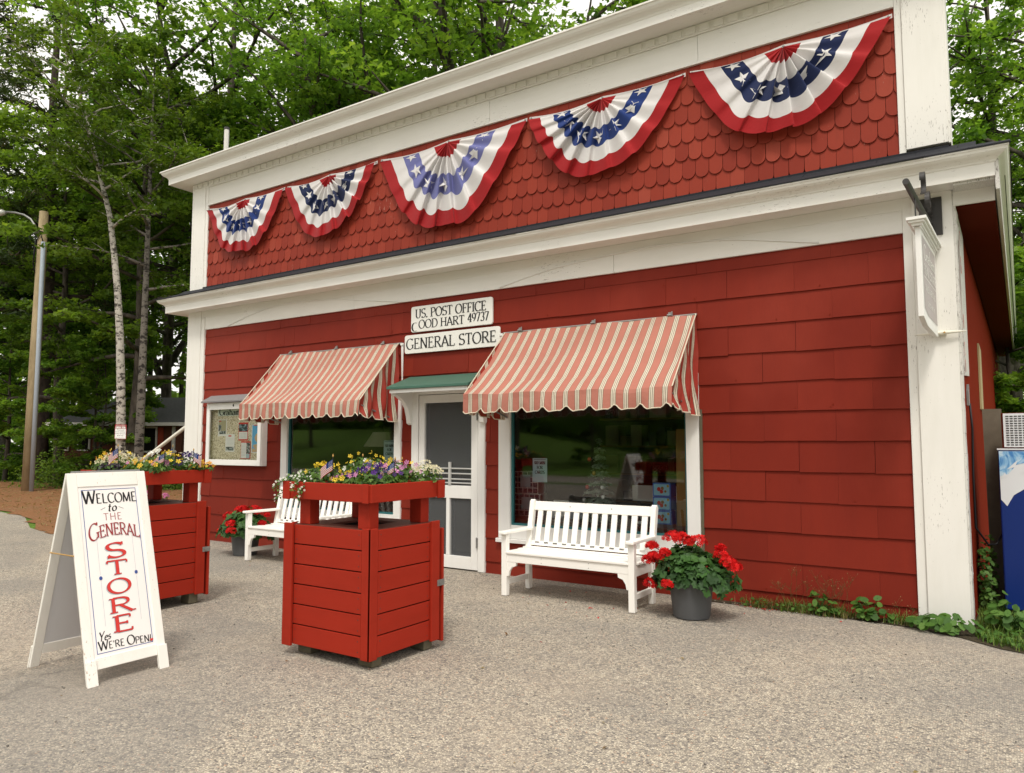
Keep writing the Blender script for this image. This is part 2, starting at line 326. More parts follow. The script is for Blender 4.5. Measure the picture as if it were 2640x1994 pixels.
M['ice_white'] = plain('ice_box_white', (0.72, 0.74, 0.76), 0.35, 0.4, 0.03)
M['slate'] = plain('slate_sign_face', (0.40, 0.355, 0.345), 0.5, 0.3, 0.04)
M['pale_wood'] = plain('pale_wood', (0.42, 0.33, 0.17), 0.6, 0.3, 0.1, 8)
M['ochre'] = plain('ochre_wood', (0.30, 0.17, 0.045), 0.55, 0.3, 0.15, 8)
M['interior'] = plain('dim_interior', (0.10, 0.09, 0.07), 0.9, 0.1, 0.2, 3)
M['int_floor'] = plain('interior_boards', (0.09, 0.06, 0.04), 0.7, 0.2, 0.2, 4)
M['tealframe'] = plain('teal_frame', (0.03, 0.14, 0.15), 0.5, 0.3)
M['boxblue'] = plain('blue_toy_box', (0.05, 0.20, 0.68), 0.35, 0.4, 0.05)
M['boxcyan'] = plain('cyan_toy_box', (0.30, 0.66, 0.85), 0.35, 0.4, 0.08)
M['boxpurple'] = photo_print('box_photo_squares', (0.05, 0.045, 0.06), (0.15, 0.14, 0.18), (0.34, 0.30, 0.36), 34)
M['fir'] = leafmat('artificial_fir', [(0.22, 0.30, 0.24), (0.36, 0.45, 0.38), (0.60, 0.68, 0.62), (0.82, 0.86, 0.82)], 0.2)
M['housewall'] = plain('brown_red_siding', (0.13, 0.05, 0.032), 0.8, 0.2, 0.15, 3)
M['shutter'] = plain('red_shutter', (0.32, 0.055, 0.028), 0.7, 0.2)
M['lampglass'] = plain('lamp_lens', (0.45, 0.45, 0.42), 0.3, 0.5)
M['pale_metal'] = plain('pale_aluminium', (0.55, 0.55, 0.53), 0.4, 0.5, 0.05, metal=0.3)
M['polewhite'] = plain('white_painted_pole', (0.74, 0.71, 0.61), 0.45, 0.4, 0.05)
M['peel'] = painted('peeling_post_edge', (0.62, 0.60, 0.56), chip=0.16, under=(0.22, 0.20, 0.18), grain=(9, 9, 1.5))
M['stone'] = leafmat('loose_stones', [(0.10, 0.095, 0.09), (0.26, 0.235, 0.20), (0.46, 0.40, 0.32), (0.64, 0.58, 0.48)], 0.0)

# ------------------------------------------------------------------ geometry helpers
ORG = {}
def worg(o):
    v = Vector((0, 0, 0))
    while o is not None:
        v = v + ORG.get(o.name, Vector(o.location)); o = o.parent
    return v
def link(name, data, parent=None, loc=None):
    o = bpy.data.objects.new(name, data); COL.objects.link(o)
    if parent is not None: o.parent = parent
    if loc is not None: o.location = loc
    return o
def tag(o, label=None, cat=None, group=None, kind=None):
    if label: o['label'] = label
    if cat: o['category'] = cat
    if group: o['group'] = group
    if kind: o['kind'] = kind
    return o
def thing(name, label, cat, loc=(0, 0, 0), group=None):
    return tag(link(name, None, None, loc), label, cat, group)
def copy_tree(o, parent=None):
    c = o.copy(); COL.objects.link(c)
    if parent is not None: c.parent = parent
    for ch in list(o.children): copy_tree(ch, c)
    return c
class MB:
    def __init__(s): s.v, s.f, s.m, s.uv = [], [], [], []
    def face(s, pts, m=0, uv=None):
        b = len(s.v); s.v.extend([tuple(p) for p in pts]); s.f.append(tuple(range(b, b + len(pts)))); s.m.append(m); s.uv.append(uv)
    def raw(s, verts, faces, m=0):
        b = len(s.v); s.v.extend([tuple(p) for p in verts])
        for f in faces: s.f.append(tuple(b + i for i in f)); s.m.append(m); s.uv.append(None)
    def box(s, x0, x1, y0, y1, z0, z1, m=0):
        if x0 > x1: x0, x1 = x1, x0
        if y0 > y1: y0, y1 = y1, y0
        if z0 > z1: z0, z1 = z1, z0
        s.raw([(x0, y0, z0), (x1, y0, z0), (x1, y1, z0), (x0, y1, z0), (x0, y0, z1), (x1, y0, z1), (x1, y1, z1), (x0, y1, z1)],
              [(0, 3, 2, 1), (4, 5, 6, 7), (0, 1, 5, 4), (1, 2, 6, 5), (2, 3, 7, 6), (3, 0, 4, 7)], m)
    def hexa(s, p, m=0):   # 8 corner points: bottom ring, top ring
        s.raw(p, [(0, 3, 2, 1), (4, 5, 6, 7), (0, 1, 5, 4), (1, 2, 6, 5), (2, 3, 7, 6), (3, 0, 4, 7)], m)
    def prism(s, poly, fn, t0, t1, m=0, caps=True):
        """poly of (u,v); fn(u,v,t) -> point"""
        n = len(poly); A = [fn(u, v, t0) for u, v in poly]; B = [fn(u, v, t1) for u, v in poly]
        f = [(i, (i + 1) % n, n + (i + 1) % n, n + i) for i in range(n)]
        if caps: f += [tuple(range(n - 1, -1, -1)), tuple(range(n, 2 * n))]
        s.raw(A + B, f, m)
    def tube(s, pts, r, n=8, m=0, cap=True):
        pts = [Vector(p) for p in pts]; k = len(pts); rs = r if isinstance(r, (list, tuple)) else [r] * k
        b = len(s.v); ref = None
        for i, p in enumerate(pts):
            d = (pts[min(i + 1, k - 1)] - pts[max(i - 1, 0)]).normalized()
            if ref is None: ref = d.orthogonal().normalized()
            ref = (ref - d * ref.dot(d)).normalized(); w = d.cross(ref)
            for j in range(n):
                a = 2 * PI * j / n; s.v.append(tuple(p + (ref * math.cos(a) + w * math.sin(a)) * rs[i]))
        for i in range(k - 1):
            for j in range(n):
                s.f.append((b + i * n + j, b + i * n + (j + 1) % n, b + (i + 1) * n + (j + 1) % n, b + (i + 1) * n + j)); s.m.append(m); s.uv.append(None)
        if cap:
            s.f.append(tuple(b + j for j in range(n - 1, -1, -1))); s.m.append(m); s.uv.append(None)
            s.f.append(tuple(b + (k - 1) * n + j for j in range(n))); s.m.append(m); s.uv.append(None)
    def lathe(s, c, prof, n=32, m=0):
        b = len(s.v); k = len(prof)
        for r, z in prof:
            for j in range(n):
                a = 2 * PI * j / n; s.v.append((c[0] + r * math.cos(a), c[1] + r * math.sin(a), c[2] + z))
        for i in range(k - 1):
            for j in range(n):
                s.f.append((b + i * n + j, b + i * n + (j + 1) % n, b + (i + 1) * n + (j + 1) % n, b + (i + 1) * n + j)); s.m.append(m); s.uv.append(None)
    def build(s, name, mats, parent=None, smooth=False, bevel=0, local=False, solid=0):
        me = bpy.data.meshes.new(name)
        o = link(name, me, parent)
        off = Vector((0, 0, 0)) if (local or parent is None) else worg(parent)
        me.from_pydata([(x - off.x, y - off.y, z - off.z) for x, y, z in s.v], [], s.f)
        mats = mats if isinstance(mats, (list, tuple)) else [mats]
        for k in mats: me.materials.append(M[k] if isinstance(k, str) else k)
        me.polygons.foreach_set('material_index', s.m)
        if any(u is not None for u in s.uv):
            ul = me.uv_layers.new(name='UVMap'); i = 0
            for f, u in zip(s.f, s.uv):
                for j in range(len(f)):
                    ul.data[i].uv = u[j] if u is not None else (0, 0); i += 1
        if smooth: me.polygons.foreach_set('use_smooth', [True] * len(s.f))
        me.update()
        if solid:
            md = o.modifiers.new('solid', 'SOLIDIFY'); md.thickness = solid; md.offset = 0
        if bevel:
            md = o.modifiers.new('bevel', 'BEVEL'); md.width = bevel; md.segments = 2; md.limit_method = 'ANGLE'; md.angle_limit = math.radians(40)
        return o
def np_mesh(name, V, Fs, mats, rnd=None, midx=None, parent=None, smooth=False):
    """V (n,3); Fs list of (k,nside) index arrays"""
    me = bpy.data.meshes.new(name); V = np.asarray(V, np.float32)
    me.vertices.add(len(V)); me.vertices.foreach_set('co', V.ravel())
    tot = np.concatenate([np.full(len(f), f.shape[1], np.int32) for f in Fs]); idx = np.concatenate([f.ravel() for f in Fs]).astype(np.int32)
    me.loops.add(len(idx)); me.loops.foreach_set('vertex_index', idx)
    me.polygons.add(len(tot)); me.polygons.foreach_set('loop_start', np.concatenate([[0], np.cumsum(tot)[:-1]]).astype(np.int32))
    for k in (mats if isinstance(mats, (list, tuple)) else [mats]): me.materials.append(M[k])
    if midx is not None: me.polygons.foreach_set('material_index', np.asarray(midx, np.int32))
    if smooth: me.polygons.foreach_set('use_smooth', np.ones(len(tot), bool))
    me.update(calc_edges=True)
    if rnd is not None:
        a = me.attributes.new('rnd', 'FLOAT', 'FACE'); a.data.foreach_set('value', np.clip(np.asarray(rnd, np.float32), 0, 1))
    return link(name, me, parent)
def scatter(tv, tf, P, N, S, rng, spin=None):
    """copies of a little template (z = its normal) at P with normals N and sizes S"""
    P = np.asarray(P, float); N = np.asarray(N, float); n = len(P)
    N = N / (np.linalg.norm(N, axis=1, keepdims=True) + 1e-9)
    a = rng.normal(size=(n, 3)); T = a - N * np.sum(a * N, 1, keepdims=True); T /= np.linalg.norm(T, axis=1, keepdims=True) + 1e-9
    if spin is not None:
        T = spin - N * np.sum(spin * N, 1, keepdims=True); T /= np.linalg.norm(T, axis=1, keepdims=True) + 1e-9
    B = np.cross(N, T); tv = np.asarray(tv, float); S = np.broadcast_to(np.asarray(S, float), (n,))
    V = P[:, None] + S[:, None, None] * (tv[None, :, 0:1] * T[:, None] + tv[None, :, 1:2] * B[:, None] + tv[None, :, 2:3] * N[:, None])
    tf = np.asarray(tf); F = (np.arange(n)[:, None, None] * len(tv) + tf[None]).reshape(-1, tf.shape[1])
    return V.reshape(-1, 3), F
def repeat_rnd(r, k): return np.repeat(np.asarray(r), k)
LEAF_V = [(-0.5, 0, 0), (-0.05, 0.32, 0.10), (0.5, 0, -0.08), (-0.05, -0.32, 0.10)]; LEAF_F = [(0, 3, 2, 1)]
MAPLE_V = [(-.5, 0, 0), (-.12, -.5, .06), (.12, -.17, 0), (.55, 0, -.1), (.12, .17, 0), (-.12, .5, .06)]
MAPLE_F = [(0, 1, 2, 3), (0, 3, 4, 5)]
PETAL5_V = [(0, 0, -.12)] + [(r * math.cos(a), r * math.sin(a), z) for i in range(5) for a, r, z in ((2 * PI * (i - .32) / 5, .45, .05), (2 * PI * i / 5, .52, .10), (2 * PI * (i + .32) / 5, .45, .05))]
PETAL5_F = [(0, 1 + 3 * i, 2 + 3 * i, 3 + 3 * i) for i in range(5)]
GER_V = [(0, 0, 0)] + [((.52 if i % 2 == 0 else .40) * math.cos(a), (.52 if i % 2 == 0 else .40) * math.sin(a), .10 + .07 * math.cos(3 * a)) for i in range(13) for a in (math.radians(20 + 320 * i / 12),)]
GER_F = [(0, 1 + i, 2 + i) for i in range(12)]

# ------------------------------------------------------------------ lettering drawn as pen strokes
def AR(cx, cy, rx, ry, a0, a1, n=14):
    return [(cx + rx * math.cos(math.radians(a0 + (a1 - a0) * i / n)), cy + ry * math.sin(math.radians(a0 + (a1 - a0) * i / n))) for i in range(n + 1)]
G = {}
def g(ch, adv, strokes, serif=(), tick=()): G[ch] = (adv, strokes, serif, tick)
g('A', .74, [[(.03, 0), (.36, 1)], [(.34, 1), (.71, 0)], [(.15, .33), (.58, .33)]], [(.03, 0), (.71, 0)])
g('C', .76, [AR(.42, .5, .37, .5, 42, 318, 22)], (), [(.70, .83, 1), (.70, .17, -1)])
g('D', .80, [[(.14, 0), (.14, 1)], [(.14, 1), (.34, 1)] + AR(.34, .5, .40, .5, 90, -90, 16) + [(.14, 0)]], [(.14, 0), (.14, 1)])
g('E', .64, [[(.14, 0), (.14, 1)], [(.14, .985), (.54, .985)], [(.14, .52), (.44, .52)], [(.14, .015), (.58, .015)]], [(.14, 0), (.14, 1)], [(.54, .985, -1), (.58, .015, 1), (.44, .52, 0)])
g('F', .60, [[(.14, 0), (.14, 1)], [(.14, .985), (.54, .985)], [(.14, .52), (.44, .52)]], [(.14, 0), (.14, 1)], [(.54, .985, -1), (.44, .52, 0)])
g('G', .82, [AR(.43, .5, .38, .5, 45, 325, 22) + [(.74, .2)], [(.72, .42), (.72, .08)]], [(.72, .42)], [(.70, .85, 1)])
g('H', .82, [[(.14, 0), (.14, 1)], [(.68, 0), (.68, 1)], [(.14, .52), (.68, .52)]], [(.14, 0), (.14, 1), (.68, 0), (.68, 1)])
g('I', .32, [[(.16, 0), (.16, 1)]], [(.16, 0), (.16, 1)])
g('L', .62, [[(.14, 0), (.14, 1)], [(.14, .015), (.58, .015)]], [(.14, 0), (.14, 1)], [(.58, .015, 1)])
g('M', .96, [[(.12, 0), (.17, 1)], [(.15, 1), (.48, .05)], [(.48, .05), (.81, 1)], [(.79, 1), (.85, 0)]], [(.12, 0), (.85, 0)])
g('N', .84, [[(.14, 0), (.14, 1)], [(.13, 1), (.70, 0)], [(.70, 0), (.70, 1)]], [(.14, 0), (.14, 1), (.70, 1)])
g('O', .86, [AR(.43, .5, .38, .5, 90, 450, 28)])
g('P', .66, [[(.14, 0), (.14, 1)], [(.14, .99), (.36, .99)] + AR(.36, .74, .25, .25, 90, -90, 12) + [(.14, .49)]], [(.14, 0), (.14, 1)])
g('R', .76, [[(.14, 0), (.14, 1)], [(.14, .99), (.36, .99)] + AR(.36, .75, .24, .24, 90, -90, 12) + [(.14, .51)], [(.34, .51), (.70, 0)]], [(.14, 0), (.14, 1), (.70, 0)])
g('S', .62, [AR(.31, .745, .235, .245, 30, 250, 14) + AR(.31, .255, .255, .245, 75, -155, 16)], (), [(.52, .87, 1), (.08, .14, -1)])
g('T', .70, [[(.35, 0), (.35, 1)], [(.04, .985), (.66, .985)]], [(.35, 0)], [(.04, .985, -1), (.66, .985, -1)])
g('U', .80, [[(.14, 1), (.14, .32)] + AR(.40, .30, .26, .29, 180, 360, 14) + [(.66, 1)]], [(.14, 1), (.66, 1)])
g('W', 1.06, [[(.04, 1), (.30, 0)], [(.30, 0), (.54, .95)], [(.52, .95), (.78, 0)], [(.78, 0), (1.02, 1)]], [(.04, 1), (1.02, 1)])
g('Y', .72, [[(.03, 1), (.36, .45)], [(.36, .45), (.69, 1)], [(.36, .47), (.36, 0)]], [(.03, 1), (.69, 1), (.36, 0)])
g('3', .56, [AR(.27, .75, .19, .24, 150, -80, 14) + AR(.26, .26, .23, .25, 80, -150, 14)])
g('4', .58, [[(.40, 0), (.40, 1)], [(.40, 1), (.04, .30)], [(.04, .28), (.56, .28)]], [(.40, 0)])
g('7', .56, [[(.06, .985), (.52, .985)], [(.52, 1), (.20, 0)]], (), [(.06, .985, -1)])
g('9', .58, [AR(.28, .70, .22, .29, 0, 360, 20), AR(-.02, .70, .52, .70, 0, -62, 10)])
g('1', .40, [[(.2, 0), (.2, 1)], [(.2, .99), (.05, .82)]], [(.2, 0)])
g('0', .58, [AR(.29, .5, .23, .49, 90, 450, 24)])
g('$', .58, [AR(.29, .70, .20, .21, 30, 250, 12) + AR(.29, .29, .22, .21, 75, -155, 12), [(.29, -.05), (.29, 1.05)]])
g('!', .30, [[(.17, 1), (.14, .30)], AR(.13, .06, .03, .05, 0, 360, 8)])
g("'", .22, [[(.12, 1), (.10, .74)]])
g('.', .24, [AR(.12, .05, .035, .045, 0, 360, 8)])
g('&', .80, [[(.72, 0), (.22, .76)] + AR(.34, .82, .14, .17, 200, -20, 12) + [(.40, .62), (.16, .40)] + AR(.32, .25, .26, .24, 150, 320, 12) + [(.70, .45)]])
g(' ', .34, [])
g('a', .52, [AR(.22, .32, .16, .16, 160, 30, 8) + [(.39, .36), (.39, .0)], AR(.22, .145, .17, .145, 60, 330, 14)], [(.40, 0)])
g('e', .50, [[(.08, .27), (.42, .27)] + AR(.26, .24, .17, .24, 10, 310, 18)])
g('h', .58, [[(.13, 0), (.13, 1)], [(.13, .34)] + AR(.30, .32, .15, .16, 140, 0, 8) + [(.45, 0)]], [(.13, 0), (.13, 1), (.45, 0)])
g('m', .86, [[(.12, 0), (.12, .48)], [(.12, .34)] + AR(.27, .32, .14, .16, 140, 0, 8) + [(.41, 0)], [(.41, .34)] + AR(.57, .32, .14, .16, 140, 0, 8) + [(.71, 0)]], [(.12, 0), (.12, .48), (.41, 0), (.71, 0)])
g('o', .54, [AR(.27, .24, .19, .24, 90, 450, 20)])
g('r', .42, [[(.13, 0), (.13, .48)], [(.13, .32)] + AR(.29, .33, .14, .15, 150, 40, 8)], [(.13, 0), (.13, .48)], [(.39, .43, 0)])
g('s', .42, [AR(.21, .36, .13, .12, 40, 250, 10) + AR(.21, .12, .15, .12, 75, -150, 10)])
g('t', .34, [[(.15, .70), (.13, .12)] + AR(.21, .10, .08, .10, 180, 320, 6), [(.02, .47), (.30, .47)]])
def text_width(t, xs=1.0, track=0.0): return sum(G[c][0] * xs + track for c in t) - track
def letters(mb, text, fn, h=1.0, xs=1.0, thick=.15, thin=.045, nib=14, serif=True, m=0, track=0.02, slant=0, x0=0.0, y0=0.0, warp=None, lift=0.0012, grow=0.0, caps_small=None):
    """fn(u, v, d) -> 3-D point; glyph strokes become pen ribbons, each a hair above the one before"""
    x = x0; k = 0; na = math.radians(nib)
    for i, ch in enumerate(text):
        adv, strokes, sf, tk = G[ch]
        hh = h if (caps_small is None or i in caps_small) else h * 0.74
        P = lambda q: (x + (q[0] * xs + q[1] * slant) * hh, y0 + q[1] * hh)
        th, tn = thick * hh + grow, thin * hh + grow
        def put(u, v, d):
            if warp: u, v = warp(u, v)
            return fn(u, v, d)
        for st in strokes:
            k += 1; pts = [P(q) for q in st]; L_, R_ = [], []
            for j, p in enumerate(pts):
                a, b = pts[max(j - 1, 0)], pts[min(j + 1, len(pts) - 1)]
                dx, dy = b[0] - a[0], b[1] - a[1]; l = math.hypot(dx, dy) or 1
                w = (tn + (th - tn) * abs(dx / l * math.sin(na) - dy / l * math.cos(na)) ** 1.3) / 2
                L_.append((p[0] - dy / l * w, p[1] + dx / l * w)); R_.append((p[0] + dy / l * w, p[1] - dx / l * w))
            d = lift + k * 0.00006
            for j in range(len(pts) - 1):
                mb.face([put(*R_[j], d), put(*R_[j + 1], d), put(*L_[j + 1], d), put(*L_[j], d)], m)
        if serif:
            for q in sf:
                k += 1; c = P(q); w, t = th * 1.05, tn * 0.9; s_ = 1 if q[1] < .3 else -1; d = lift + k * 0.00006
                mb.face([put(c[0] - w, c[1] - (0 if s_ > 0 else t), d), put(c[0] + w, c[1] - (0 if s_ > 0 else t), d), put(c[0] + w, c[1] + (t if s_ > 0 else 0), d), put(c[0] - w, c[1] + (t if s_ > 0 else 0), d)], m)
            for qx, qy, s_ in tk:
                k += 1; c = P((qx, qy)); w, hgt = tn * .7, .17 * hh; d = lift + k * 0.00006
                y1, y2 = (c[1], c[1] + hgt * s_) if s_ else (c[1] - hgt / 2, c[1] + hgt / 2)
                if y1 > y2: y1, y2 = y2, y1
                mb.face([put(c[0] - w, y1, d), put(c[0] + w, y1, d), put(c[0] + w, y2, d), put(c[0] - w, y2, d)], m)
        x += adv * xs * hh + track * hh
    return x
def fit_text(mb, text, fn, u0, u1, v0, h, **kw):
    """letters stretched to fill u0..u1"""
    base = sum(G[c][0] for c in text); tr = kw.pop('track', 0.02); n = len(text)
    cs = kw.get('caps_small'); f = [1 if (cs is None or i in cs) else .74 for i in range(n)]
    tot = sum(G[c][0] * f[i] for i, c in enumerate(text)); trk = tr * sum(f)
    xs = ((u1 - u0) / h - trk) / tot
    letters(mb, text, fn, h, xs, x0=u0, y0=v0, track=tr, **kw)
def small_text(mb, text, fn, h, u, v, m=0, align='CENTER', lift=0.0015, space=1.0):
    cu = bpy.data.curves.new('t', 'FONT'); cu.body = text; cu.size = h; cu.align_x = align; cu.space_line = space; cu.resolution_u = 2
    ob = bpy.data.objects.new('t', cu); COL.objects.link(ob)
    me = ob.to_mesh()
    b = len(mb.v); mb.v.extend([tuple(fn(u + p.co.x, v + p.co.y, lift)) for p in me.vertices])
    for p in me.polygons: mb.f.append(tuple(b + i for i in p.vertices)); mb.m.append(m); mb.uv.append(None)
    ob.to_mesh_clear(); bpy.data.objects.remove(ob); bpy.data.curves.remove(cu)
def ellipse(c, rx, ry, n=20): return [(c[0] + rx * math.cos(2 * PI * i / n), c[1] + ry * math.sin(2 * PI * i / n)) for i in range(n)]
def star5(cx, cy, r, rot=90): return [(cx + (r if i % 2 == 0 else r * .40) * math.cos(math.radians(rot + 36 * i)), cy + (r if i % 2 == 0 else r * .40) * math.sin(math.radians(rot + 36 * i))) for i in range(10)]
def rrect(x0, x1, y0, y1, r, n=5):
    o = []
    for cx, cy, a in ((x1 - r, y0 + r, -90), (x1 - r, y1 - r, 0), (x0 + r, y1 - r, 90), (x0 + r, y0 + r, 180)):
        o += [(cx + r * math.cos(math.radians(a + 90 * i / n)), cy + r * math.sin(math.radians(a + 90 * i / n))) for i in range(n + 1)]
    return o
wall = lambda y: (lambda u, v, d: (u, y - d, v))          # facing -y

# ------------------------------------------------------------------ ground
def sheet(name, poly, z, mat, label=None):
    mb = MB(); mb.face([(x, y, z) for x, y in poly]); o = mb.build(name, mat); tag(o, label, None, None, 'structure'); return o
rg = random.Random(5)
def wob(pts, amp, n=5, seed=1):
    r = random.Random(seed); o = []
    for i in range(len(pts)):
        a, b = pts[i], pts[(i + 1) % len(pts)]
        for k in range(n):
            t = k / n; o.append((a[0] + (b[0] - a[0]) * t + r.uniform(-amp, amp), a[1] + (b[1] - a[1]) * t + r.uniform(-amp, amp)))
    return o
sheet('lawn', [(-400, -400), (400, -400), (400, 400), (-400, 400)], -0.012, 'lawn')
sheet('parking_lot', [(-40, -16), (14, -16), (14, -1.6), (3.0, -1.15), (1.2, -0.78), (0.3, -0.62), (-0.05, -0.50), (-0.3, -0.30), (-0.62, -0.16), (-1.3, -0.10), (-2.6, -0.08), (-3.2, 0.3), (-10.6, 0.3), (-11.2, -0.1), (-11.9, -0.55), (-13.0, -0.92), (-14.2, -0.75), (-16.5, 0.15), (-19, 0.45), (-24, -0.8), (-40, -4)], -0.004, 'asphalt')
sheet('soil_strip', [(-2.6, -0.12), (-1.3, -0.14), (-0.62, -0.20), (-0.3, -0.34), (-0.05, -0.54), (0.3, -0.66), (1.2, -0.82), (3.0, -1.2), (3.0, 1), (1, 6), (0, 6), (-0.22, 0.3), (-2.6, 0.1)], 0.002, 'soil')
sheet('needle_bed', wob([(-10.9, 0.4), (-11.2, -0.1), (-11.9, -0.55), (-13.0, -0.92), (-14.2, -0.75), (-16.5, 0.15), (-19, 0.5), (-24, -0.6), (-38, -3.2), (-40, 4.2), (-31, 6.2), (-26, 6.9), (-20, 7.0), (-14, 6.0), (-11.3, 3.5)], 0.10, 6, 3), 0.004, 'needles')

# ------------------------------------------------------------------ the store
store = thing('general_store', 'red sided store with white trim and a tall scalloped false front above its pent roof', 'store')
XL0, XL1, XR0, XR1 = -10.80, -10.39, -0.60, -0.215
SK = 0.0225                                    # the side wall runs back at a slight angle
LTOP = 3.26
OPEN = [(-8.51, -6.25, 0.49, 2.16), (-6.07, -4.955, -1, 2.12), (-4.763, -2.415, 0.41, 2.16)]
def wall_cells(x0, x1, z0, z1):
    """the rectangle minus the openings"""
    cuts = sorted({x0, x1} | {c for o in OPEN for c in o[:2] if x0 < c < x1}); out = []
    for a, b in zip(cuts, cuts[1:]):
        mid = (a + b) / 2; segs = [(z0, z1)]
        for o in OPEN:
            if o[0] < mid < o[1]:
                ns = []
                for p, q in segs:
                    if o[2] > p: ns.append((p, min(q, o[2])))
                    if o[3] < q: ns.append((max(p, o[3]), q))
                segs = [(p, q) for p, q in ns if q - p > 0.003]
        out += [(a, b, p, q) for p, q in segs]
    return out
mb = MB()
for a, b, p, q in wall_cells(XL0, XR1, -0.15, 3.9): mb.box(a, b, 0.004, 0.12, p, q)
mb.box(XL0, XR1 - 0.01, 0.004, 0.25, 3.9, 5.75)
mb.build('wall_core', 'backing', store)
# lapped shingles of the lower wall, each a little board of its own
mb = MB(); r = random.Random(11)
rows = [-0.147 + 0.2735 * k for k in range(14)]
for k in range(13):
    z0, z1 = rows[k], min(rows[k + 1], LTOP)
    ph = (-2.117 if k % 2 == 1 else -1.80) % 0.6185; rm = random.Random(50 + k)
    x = XL1 - 1.0 + ((ph - (XL1 - 1.0)) % 0.6185) - 0.6185
    while x < XR0:
        wd_ = 0.6185 * (2 if rm.random() < .2 else 1)      # some joints are filled with paint
        a, b = max(XL1, x + 0.0004), min(XR0, x + wd_ - 0.0006 - r.choice([0, 0, 0, 0.001, 0.0025])); x += wd_
        if b - a < 0.02: continue
        jz = r.uniform(-0.004, 0.004); yo = r.uniform(-0.003, 0.0015); tl = r.uniform(-.004, .004)
        for p, q, s, t in wall_cells(a, b, z0 + jz, z1):
            yb = lambda z: -(0.009 + 0.014 * (z1 - z) / 0.2735) + yo
            zt = t + (0.012 if abs(t - z1) < 1e-4 and k < 12 else 0)
            mb.hexa([(p, yb(s), s - tl), (q, yb(s) - .0015, s + tl), (q, 0.003, s + tl), (p, 0.003, s - tl), (p, yb(zt), zt), (q, yb(zt), zt), (q, 0.003, zt), (p, 0.003, zt)])
rn_ = random.Random(21)
for i in range(110):                              # nail heads popped through the paint
    k = rn_.randrange(1, 13); x = rn_.choice([(-2.117 if k % 2 == 1 else -1.80) + .6185 * rn_.randrange(-13, 3) + rn_.choice([-.02, .02, .30]), rn_.uniform(XL1, XR0)]); z = rows[k] + rn_.choice([.03, .03, .05, .2])
    if not (XL1 + .03 < x < XR0 - .03) or z > LTOP - .03 or any(o[0] - .03 < x < o[1] + .03 and o[2] - .03 < z < o[3] + .03 for o in OPEN): continue
    mb.prism(ellipse((x, z), .006, .006, 7), wall(-.026), 0, .004, 1)
mb.build('shingle_siding', ['siding', 'sidewall'], store)
# scalloped shingles of the upper field
mb = MB(); W_, E_ = 0.1365, 0.1905
for k in range(8):
    zb = 3.925 + E_ * (k - 0) - 0.012
    x = XL1 - 0.2 + (0 if k % 2 else W_ / 2)
    while x < XR0 + 0.05:
        a, b = x + 0.001, x + W_ - 0.0015; x += W_
        if b < XL1 + 0.01 or a > XR0 - 0.01: continue
        jz = r.uniform(-0.009, 0.009); hw = (b - a) / 2 - r.choice([0, 0, .001, .002]); cx = (a + b) / 2; zz = zb + jz
        out = [(cx + hw * math.cos(t), zz + hw * 0.95 * (1 + math.sin(t))) for t in [PI + PI * i / 10 for i in range(11)]]
        top = zz + E_ + hw * 0.95 + 0.03
        out = [(min(max(u, XL1), XR0), v) for u, v in out] ; out = out + [(min(b, XR0), min(top, 5.262)), (max(a, XL1), min(top, 5.262))]
        if zz > 5.2: continue
        tilt = lambda u, v, d, zz=zz, top=top: (u, -(0.004 + 0.020 * (top - v) / (top - zz)) - d, min(v, 5.262))
        mb.prism(out, tilt, 0.009, 0.0)
mb.build('scalloped_shingles', 'scallop', store)
# white corner posts
def post(name, boxes, mat='trim_v'):
    m_ = MB()
    for b in boxes: m_.box(*b)
    return m_.build(name, mat, store, bevel=0.004)
post('corner_post', [(XL0, XL1 - 0.09, -0.052, 0.0, -0.02, 3.555), (XL1 - 0.0885, XL1, -0.042, 0.0, -0.02, LTOP + 0.19), (XL0 - 0.022, XL0 - 0.001, -0.05, 0.14, -0.02, 3.555)])
post('corner_post', [(XR0 + 0.0715, XR1 - 0.016, -0.062, 0.0, 0.015, 3.555), (XR0, XR0 + 0.070, -0.042, 0.0, 0.0, 3.53)])
pe = MB(); rr = random.Random(3); z = 0.02; prev = -0.014
while z < 3.53:                                  # the split, peeling side edge of the right-hand post
    h_ = min(rr.uniform(0.05, 0.22), 3.54 - z); e = rr.uniform(-0.004, 0.006) + (0.02 if z > 3.0 and rr.random() < .6 else 0)
    pe.hexa([(XR1 - 0.0155, -0.060, z), (XR1 + prev * .2, -0.056, z), (XR1 + prev * .2 + .004, 0.11, z), (XR1 - 0.0155, 0.11, z),
             (XR1 - 0.0155, -0.060, z + h_ - .002), (XR1 + e * .6, -0.056, z + h_ - .002), (XR1 + e * .6 + .004, 0.11, z + h_ - .002), (XR1 - 0.0155, 0.11, z + h_ - .002)])
    prev = e; z += h_
pe.build('post_return', 'peel', store)
post('upper_corner_post', [(XL0, XL1 - 0.07, -0.052, 0.25, 3.915, 5.66), (XL1 - 0.0685, XL1, -0.042, 0.0, 3.91, 5.57)])
post('upper_corner_post', [(XR0 + 0.056, XR1 - 0.02, -0.06, 0.25, 3.965, 5.66), (XR0, XR0 + 0.0545, -0.044, 0.0, 3.93, 5.57)])
mb = MB(); mb.box(XR1 - 0.0195, XR1 - 0.003, -0.055, 0.26, 3.96, 5.66); mb.build('upper_post_return', 'trim_v', store)
